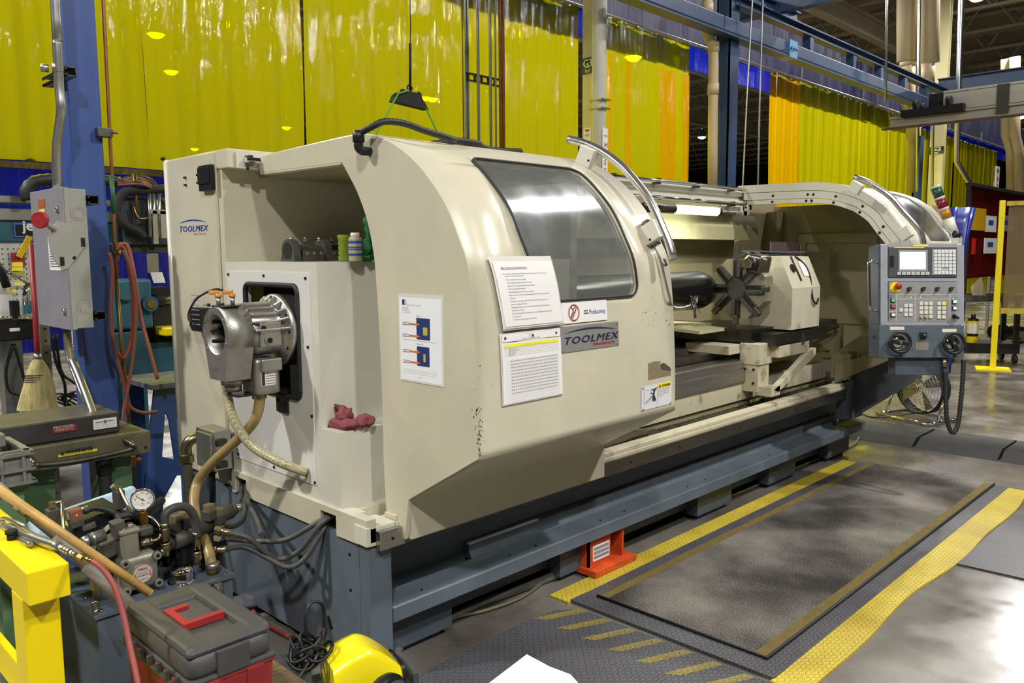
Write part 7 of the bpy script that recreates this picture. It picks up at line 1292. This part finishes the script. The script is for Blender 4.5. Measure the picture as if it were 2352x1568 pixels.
a, b = rj((-40, 788), (84, 728), 4.95); g = G(); g.box((a.x, 4.95, a.z), (b.x, 5.2, b.z), 0, .01); g.ob(at(34, 757, y=4.945), (.05, .004, .018), None, 1, .001); g.cyl(at(0, 730, y=4.94), at(28, 729, y=4.94), .008, n=8, mi=2); g.cyl(at(42, 729, y=4.94), at(72, 731, y=4.94), .008, n=8, mi=2); g.box((at(35, 729, y=5).x-.02, 4.98, b.z), (at(35, 729, y=5).x+.02, 5.02, at(35, 690, y=5).z))
top('black_tool_tray', 'black equipment tray with a small white label at the left edge', 'tray', g, [black, white, chrome])
g = G(); p = at(28, 800, y=5.1); g.box((p.x-.05, 5.1, 0), (p.x+.05, 5.2, at(28, 780, y=5.1).z)); top('tray_post', 'grey post under the black tray behind the broom', 'post', g, galv)
g = G(); p = at(106, 800, y=5.2); g.box((p.x-.025, 5.2, 0), (p.x+.025, 5.24, 1.6)); 
for k in range(20): c = V((p.x, 5.1995, .2+.07*k)); g.cyl(c, c-V((0, .001, 0)), .008, n=6, mi=1)
top('slotted_post', 'slotted steel angle post behind the switch box', 'post', g, [M('olive_steel', '#6e6d60', .5, .4), blackm])
for k, (pts, lb) in enumerate((([(120, 770), (128, 830), (148, 880), (150, 925)], 'black cable tangle hanging left under the switch box'), ([(128, 765), (140, 850), (165, 875), (185, 890), (190, 920)], 'black cable hanging under the switch box toward the floor'), ([(30, 790), (14, 850), (20, 895), (45, 908)], 'black looped cord left of the broom'), ([(32, 790), (50, 850), (58, 880)], 'short black cord beside the broom'))):
    g = G(); P = [at(px, py, y=5.0) for px, py in pts]; g.tube(P, .008, 6, sm=6)
    if k < 2:
        for j in range(6): g.tube([P[-1]+V((.1*math.cos(a+j), .05*math.sin(a*2), .07*math.sin(a+j*.7)-.02)) for a in [q*.7 for q in range(8)]], .005, 5, sm=4)
    top('floor_side_cable', lb, 'cable', g, black, 'black cords behind the broom')
a, b = rj((167, 845), (191, 752), 5.4); g = G(); g.prism([(a.x, a.z+.12), (b.x, a.z), (b.x, b.z), (a.x, b.z)], 'y', 5.4, 5.403); top('hanging_paper', 'white paper sheet hanging behind the switch box conduit', 'paper', g, white)
# blue A-shaped stand between column and lathe
t = thing('blue_stand', 'blue painted steel stand with cut-outs between the column and the lathe cabinet', 'stand', at(390, 1000, y=4.45)); YS = 4.4
a = at(352, 885, y=YS); b = at(452, 880, y=YS); zt2 = at(352, 880, y=YS).z; xl = at(338, 1170, y=YS).x; xr2 = b.x+.25
g = G(); out2 = [(at(355, 890, y=YS).x, zt2-.03), (xr2-.12, zt2-.03), (xr2, .0), (xr2-.06, 0), (2.02, .24), (1.93, .36), (1.82, .38), (1.74, .26), (xl+.06, 0), (xl-.06, 0)]
hol = [(1.745, .50), (1.815, .47), (1.795, .70), (1.775, .75)]
for yy in (YS, YS+.02):
    ov = [g.bm.verts.new((p[0], yy, p[1])) for p in out2]; hv = [g.bm.verts.new((p[0], yy, p[1])) for p in hol]; es = [g.bm.edges.new((q[i], q[(i+1) % len(q)])) for q in (ov, hv) for i in range(len(q))]; bmesh.ops.triangle_fill(g.bm, use_beauty=True, use_dissolve=False, edges=es)
o = add('stand_side', g, bluepaint, t)
g = G(); g.box((a.x-.03, YS-.05, zt2-.03), (xr2-.1, YS+.4, zt2), 0, .003); add('stand_top', g, M('stand_top', '#6a6d78', .5, .3, var=.3), t); g = G(); g.box((xl+.05, YS+.35, 0), (xl+.15, YS+.4, zt2-.03)); g.box((xr2-.2, YS+.35, 0), (xr2-.1, YS+.4, zt2-.03)); add('stand_leg', g, bluepaint, t)
# ================================================================ spreader hanging over the lathe
t = thing('lifting_spreader', 'black trapezoid lifting spreader on a cable with green cords above the lathe', 'lifting gear', at(944, 230, y=4.5)); YL = 4.5
P = [at(px, py, y=YL) for px, py in ((905, 232), (912, 215), (930, 208), (955, 212), (968, 220), (985, 252))]; g = G(); A = [g.bm.verts.new(p) for p in P]; B = [g.bm.verts.new(p+V((0, .06, 0))) for p in P]; g.bm.faces.new(A); g.bm.faces.new(B[::-1])
for i in range(6): g.bm.faces.new((A[i], A[(i+1) % 6], B[(i+1) % 6], B[i]))
for px, py in ((910, 220), (925, 211), (962, 218)): g.sphere(at(px, py, y=YL+.02), .022, 10)
add('spreader_body', g, blackm, t); g = G(); g.tube([at(942, 208, y=YL+.03), at(942, 100, y=YL+.03)], .01, 8); g.tube([at(942, 100, y=YL+.03), at(943, 60, y=YL+.03), at(943, -40, y=YL+.03)+V((0, 0, 6))], .004, 6); g.tube([at(941, 202, y=YL+.03)+V((.02*math.cos(a_), 0, .02*math.sin(a_))) for a_ in [2*math.pi*k/12 for k in range(13)]], .006, 6); add('lifting_cable', g, blackm, t)
g = G(); grn = M('green_cord', '#4f9a3a', .5); g.tube([at(940, 207, y=YL-.01), at(915, 215, y=YL-.01), at(885, 268, y=YL-.01), at(862, 310, y=YL), at(850, 350, y=YL)], .006, 6); g.tube([at(978, 248, y=YL), at(1010, 314, y=YL), at(1022, 340, y=YL)], .006, 6); add('green_cord', g, grn, t)
# ================================================================ orange jack, floor cables, pan, lamp bulb
t = thing('machine_jack', 'orange steel jack foot with white label under the lathe rail', 'jack', (3.2, 2.45, 0)); g = G(); g.box((2.99, 2.36, 0.012), (3.33, 2.70, .045), 0, .003); add('jack_base', g, orange, t)
g = G(); p, q = at(1352, 1290, y=2.42), at(1402, 1290, y=2.42); g.box((p.x, 2.42, .045), (p.x+.012, 2.56, .20)); g.box((p.x, 2.42, .045), (q.x, 2.432, .20)); g.box((q.x+.07, 2.40, .045), (q.x+.085, 2.56, .20)); g.box((p.x-.12, 2.5, .045), (p.x, 2.56, .15)); add('jack_bracket', g, orange, t)
g = G(); p, q = at(1362, 1290, y=2.418), at(1399, 1240, y=2.418); g.box((p.x, 2.416, p.z), (q.x, 2.42, q.z)); 
for k in range(3): g.box((p.x+.006, 2.4145, p.z+.012+k*.022), (q.x-.006, 2.416, p.z+.027+k*.022), 1)
add('jack_label', g, [white, inkg], t)
g = G(); g.tube([at(905, 1530, z=.02), at(925, 1475, z=.02), at(1010, 1430, z=.02), at(1100, 1385, z=.02), at(1200, 1350, z=.02), at(1298, 1312, z=.02)], .02, 10, sm=8); top('grey_floor_cable', 'thick grey cable lying along the floor under the front rail', 'cable', g, M('cable_grey', '#6c6a64', .5, var=.3))
g = G(); g.tube([at(px, py, z=.012) for px, py in ((905, 1548), (915, 1500), (930, 1470), (1040, 1420), (1120, 1400), (1200, 1370), (1262, 1325))], .008, 8, sm=8); p = at(905, 1548, z=.02); g.sphere(p+V((0, 0, .0)), .018, 12, 1); g.sphere(p+V((-.006, -.012, .006)), .006, 8, 2); top('thin_floor_cable', 'thin brown cable with a small orange glowing bulb at the lathe corner', 'cable', g, [M('cable_brown', '#5e5a44', .6), M('bulb_brown', '#5a2a1c', .3, coat=.5), amberled])
g = G(); g.tube([at(px, py, z=.012) for px, py in ((1975, 1000), (1960, 1020), (1900, 1045), (1800, 1085), (1700, 1130), (1600, 1160))], .008, 8, sm=8); top('thin_floor_cable', 'pale thin cable on the floor along the far half of the lathe rail', 'cable', g, M('cable_pale', '#8a8358', .6))
g = G(); z_ = .30; P = [at(px, py, z=z_) for px, py in ((1210, 1502), (1262, 1530), (1310, 1548), (1332, 1572))]; Q = [at(1118, 1572, z=z_), at(1210, 1502, z=z_)]
g.prism([(p.x, p.y) for p in (P+[at(1340, 1640, z=z_), at(1050, 1640, z=z_), Q[0]])], 'z', z_-.012, z_); o = top('white_folder', 'bright white folded sheet on a low stool cut by the bottom picture edge', 'paper', g, M('bright_white', '#fbfcff', .6)); c = at(1215, 1640, z=z_); g = G(); c0 = at(1200, 1600, z=z_)
g.cyl((c0.x-.02, c0.y-.02, z_-.03), (c0.x-.02, c0.y-.02, z_-.013), .07, n=20); g.cyl((c0.x-.02, c0.y-.02, .02), (c0.x-.02, c0.y-.02, z_-.03), .02, n=12); g.cyl((c0.x-.02, c0.y-.02, 0.009), (c0.x-.02, c0.y-.02, .025), .09, n=20); top('low_stool', 'low stool hidden under the white folded sheet', 'stool', g, black)
# ================================================================ right side: fan, cart, screens, post
fc = at(2114, 905, x=8.15); t = thing('floor_fan', 'round silver floor fan on a tubular stand behind the console', 'fan', (fc.x, fc.y, 0)); fn_ = (CAM-fc); fn_.z = 0; fn_ = (Matrix.Rotation(math.radians(-38), 3, 'Z') @ fn_.normalized()); FR = .25; fc = V((fc.x, fc.y, .30))
fu = V((0, 0, 1)); fr = fu.cross(fn_)
g = G()
for r_ in [FR*k/9 for k in range(1, 10)]: g.tube([fc+fn_*(.03+.05*(1-(r_/FR)**2))+(fr*math.cos(a)+fu*math.sin(a))*r_ for a in [2*math.pi*k/28 for k in range(29)]], .0018, 4, cap=False)
for k in range(16): a = 2*math.pi*k/16; d_ = fr*math.cos(a)+fu*math.sin(a); g.tube([fc+fn_*.08+d_*.03, fc+fn_*.065+d_*FR*.6, fc+fn_*.03+d_*FR], .002, 4)
add('fan_grille', g, galv, t); g = G(); g.lathe([(FR-.01, -.09), (FR, -.09), (FR+.005, .03), (FR-.005, .035)], fc, fn_, 40); add('fan_drum', g, [blackm], t); g = G(); g.cyl(fc+fn_*.08, fc+fn_*.1, .045, n=20); g.sphere(fc+fn_*.1, .03, 12, 1, (.5, .5, .5)); add('fan_hub', g, [galv, inkr], t)
for k in range(4):
    a = math.pi/2*k+.4; d_ = fr*math.cos(a)+fu*math.sin(a); s_ = fr*-math.sin(a)+fu*math.cos(a); g = G(); vs = [fc+fn_*-.02+d_*.04-s_*.02, fc-fn_*.03+d_*.22-s_*.05, fc+fn_*.02+d_*.22+s_*.08, fc+fn_*.02+d_*.04+s_*.03]; g.poly(vs); o = add('fan_blade', g, M('blade_alu', '#a8a8a6', .4, .6), t); o.modifiers.new('t', 'SOLIDIFY').thickness = .003
g = G(); e = fc-fr*0; L0 = fc+fr*(FR+.03); R0 = fc-fr*(FR+.03)
for s_ in (L0, R0): f_ = V((s_.x, s_.y, .02)); g.tube([s_, f_+fn_*.12], .014, 10); g.tube([f_+fn_*.25, f_-fn_*.15], .014, 10)
g.tube([V((L0.x, L0.y, .02))-fn_*.15, V((R0.x, R0.y, .02))-fn_*.15], .014, 10); g.tube([V((L0.x, L0.y, .02))+fn_*.25, V((R0.x, R0.y, .02))+fn_*.25], .014, 10); add('fan_stand', g, chrome, t)
g = G(); g.tube([V((8.3, 3.2, .008)), V((8.0, 3.0, .008)), V((7.9, 2.8, .008)), fc-V((0, 0, .24))-fn_*.1], .006, 6, sm=6); add('fan_cord', g, black, t)
# black tool cart
cc = at(2258, 835, z=0); t = thing('tool_cart', 'black wheeled tool cart with yellow and white bottles on its lower shelf', 'cart', cc); dx, dy = V((.55, -.83, 0)).normalized(), V((.83, .55, 0)).normalized()
RCt = Matrix((dx, dy, V((0, 0, 1)))).transposed()
def cb(g, c, d, mi=0, bev=0): g.ob(cc+RCt @ V(c), d, RCt, mi, bev)
g = G(); cb(g, (0, .25, .90), (.9, .55, .04)); cb(g, (0, -.02, .93), (.9, .02, .08)); cb(g, (0, .52, .93), (.9, .02, .08)); cb(g, (-.44, .25, .93), (.02, .55, .08)); cb(g, (.44, .25, .93), (.02, .55, .08)); add('top_tray', g, M('tray_grey', '#4a4a48', .5, .3), t)
g = G(); cb(g, (0, .25, .22), (.9, .55, .14)); add('lower_shelf', g, blackm, t)
for x in (-.41, .41):
    for y in (.02, .48): g = G(); cb(g, (x, y, .55), (.06, .06, .74)); add('cart_leg', g, blackm, t); g = G(); c = cc+RCt @ V((x, y, .07)); g.cyl(c-dx*.02, c+dx*.02, .065, n=18); g.box(c+V((-.015, -.015, .03)), c+V((.015, .015, .1))); add('caster', g, [rubber], t)
for k, (px, lb) in enumerate(((-.30, 'black bottle with white and yellow label on the cart, left'), (-.12, 'black bottle with white and yellow label on the cart, right'))):
    p = cc+RCt @ V((px, .12, .29)); tt = thing('spray_bottle', lb, 'bottle', p, 'bottles on the black cart'); g = G(); g.cyl(p, p+V((0, 0, .34)), .07, n=16); g.cyl(p+V((0, 0, .34)), p+V((0, 0, .4)), .03, n=12); add('bottle_body', g, black, tt); g = G(); g.cyl(p+V((0, 0, .13)), p+V((0, 0, .28)), .072, n=16, cap=False); g.cyl(p+V((0, 0, .28)), p+V((0, 0, .31)), .0725, n=16, cap=False, mi=1); g.cyl(p+V((0, 0, .0)), p+V((0, 0, .09)), .0735, n=16, cap=False, mi=1); add('bottle_label', g, [white, yel], tt)
g = G(); p = cc+RCt @ V((-.05, .2, .92)); 
q = [p+dx*-.06, p+dx*.12, p+dx*.03+V((0, 0, .3)), p+dx*-.1+V((0, 0, .16))]; g.poly(q); o = top('leaning_card', 'pale pointed piece of card leaning on the cart top', 'card', g, M('card_pale', '#b3a594', .6)); o.modifiers.new('t', 'SOLIDIFY').thickness = .006
# yellow post with smoky screen
pb0 = at(2280, 848, z=0); t = thing('screen_frame', 'scuffed yellow post and frame with a smoky clear screen at the right edge', 'safety screen', pb0); dv = V((_ri.x, _ri.y, 0)).normalized(); dv = (dv*.9+V((_fw.x, _fw.y, 0)).normalized()*-.45).normalized()
zt3 = at(2302, 463, d=(pb0-CAM).dot(_fw)).z; ysc = M('scuffed_yellow', '#ecd80a', .45, var=1, vs=9, col2='#4a420c', thr=(.66, .72)); RP = Matrix((dv, V((-dv.y, dv.x, 0)), V((0, 0, 1)))).transposed()
g = G(); g.ob(pb0+V((0, 0, zt3/2)), (.07, .07, zt3), RP, 0, .006); g.ob(pb0+V((0, 0, .008)), (.4, .4, .016), RP); add('yellow_post', g, ysc, t)
zl = at(2290, 712, d=(pb0-CAM).dot(_fw)).z; yf = M('pale_yellow_frame', '#cdb83a', .5, var=.4, vs=10)
g = G(); g.ob(pb0+dv*.75+V((0, 0, zl)), (1.4, .05, .07), RP); g.ob(pb0+dv*.75+V((0, 0, zt3-.04)), (1.4, .05, .06), RP); g.ob(pb0+dv*.42+V((0, 0, (zl+zt3)/2)), (.05, .05, zt3-zl), RP); add('yellow_frame', g, yf, t)
g = G(); g.ob(pb0+dv*.75+V((0, 0, (zl+zt3)/2)), (1.35, .008, zt3-zl-.06), RP); add('smoky_screen', g, vclear, t)
# red welding screen with papers
YR_ = 3.75; a, b = at(2216, 640, y=YR_), at(2420, 463, y=YR_); t = thing('welding_screen', 'dark red see-through welding screen with papers taped on, right edge', 'welding screen', (a.x, YR_, 0))
g = G(); g.box((a.x, YR_, a.z), (b.x+1, YR_+.02, b.z)); add('red_sheet', g, vred, t); g = G(); g.box((a.x-.06, YR_-.05, b.z), (b.x+1, YR_+.05, b.z+.05)); g.box((a.x-.06, YR_-.03, 0), (a.x-.0, YR_+.03, b.z)); add('screen_rail', g, blackm, t)
for (p, q, mt, nm) in (((2230, 528), (2266, 480), M('sun_yellow', '#d8a812', .4), 'yellow_drape'), ((2263, 532), (2290, 497), white, 'taped_paper'), ((2260, 582), (2290, 547), white, 'taped_paper'), ((2296, 530), (2330, 497), M('greyed_paper', '#9a938c', .5), 'taped_paper'), ((2232, 584), (2242, 547), M('red_bar', '#c8281a', .4), 'red_bar')):
    u, v = at(*p, y=YR_-.03), at(*q, y=YR_-.03); g = G(); g.box((u.x, YR_-.03, u.z), (v.x, YR_-.02, v.z)); 
    if nm == 'taped_paper': g.box((u.x+(v.x-u.x)*.25, YR_-.032, (u.z+v.z)/2-.02), (v.x-(v.x-u.x)*.3, YR_-.03, (u.z+v.z)/2+.06), 1)
    add(nm, g, [mt, inkb], t)
g = G(); p, q = at(2284, 462, y=3.9), at(2297, 383, y=3.9); g.box((p.x, 3.9, p.z), (q.x, 3.91, q.z)); w_ = q.x-p.x; g.text('FIRE', frame((p.x+w_*.12, 3.895, q.z-.1), (1, 0, 0), (0, 0, 1)), w_*.36, 1, bold=.003)
for i, c in enumerate('HOSE'): g.text(c, frame((p.x+w_*.25, 3.895, q.z-.26-i*.13), (1, 0, 0), (0, 0, 1)), .13, 1, bold=.004)
g.poly([(p.x+w_*.15, 3.895, p.z+.12), (q.x-w_*.15, 3.895, p.z+.12), ((p.x+q.x)/2, 3.895, p.z+.02)], 1); g.box((p.x+w_*.4, 3.915, 0), (p.x+w_*.6, 3.96, q.z), 2); top('fire_hose_sign', 'tall narrow white sign with red letters above the red welding screen', 'sign', g, [white, inkr, galv])
g = G(); p, q = at(2196, 560, y=3.3), at(2222, 478, y=3.3); g.grid(lambda u, v: V((p.x+(q.x-p.x)*u*min(1, .35+max(0, v-.75)*2.8)-(1-v)*.5, 3.3+.12*math.sin(u*12), q.z*v)), 20, 10); o = top('blue_tarp', 'glossy blue tarp draped behind the signal light', 'tarp', g, M('tarp_blue', '#1c2c86', .3, coat=.3)); o.modifiers.new('t', 'SOLIDIFY').thickness = .01
a, b = at(2290, 762, y=3.42), at(2344, 765, y=3.42); g = G(); d_ = (b-a).normalized(); g.cyl(a-d_*.1, b, .12, n=28); g.cyl(b, b+d_*.05, .1, n=20, mi=1); g.cyl(b+d_*.05, b+d_*.6, .06, n=16, mi=1); t_ = top('steel_shaft', 'polished dark round shaft lying on blocks at the right edge', 'shaft', g, [M('dark_polished', '#2b2a2a', .2, .7), chrome])
for q, lb in ((a+V((.1, 0, 0)), 'left'), (b-V((.2, 0, 0)), 'right')): g = G(); g.box(q+V((-.1, -.1, -q.z)), q+V((.1, .1, -.118))); top('support_block', lb+' dark block under the polished shaft', 'block', g, dsteel)
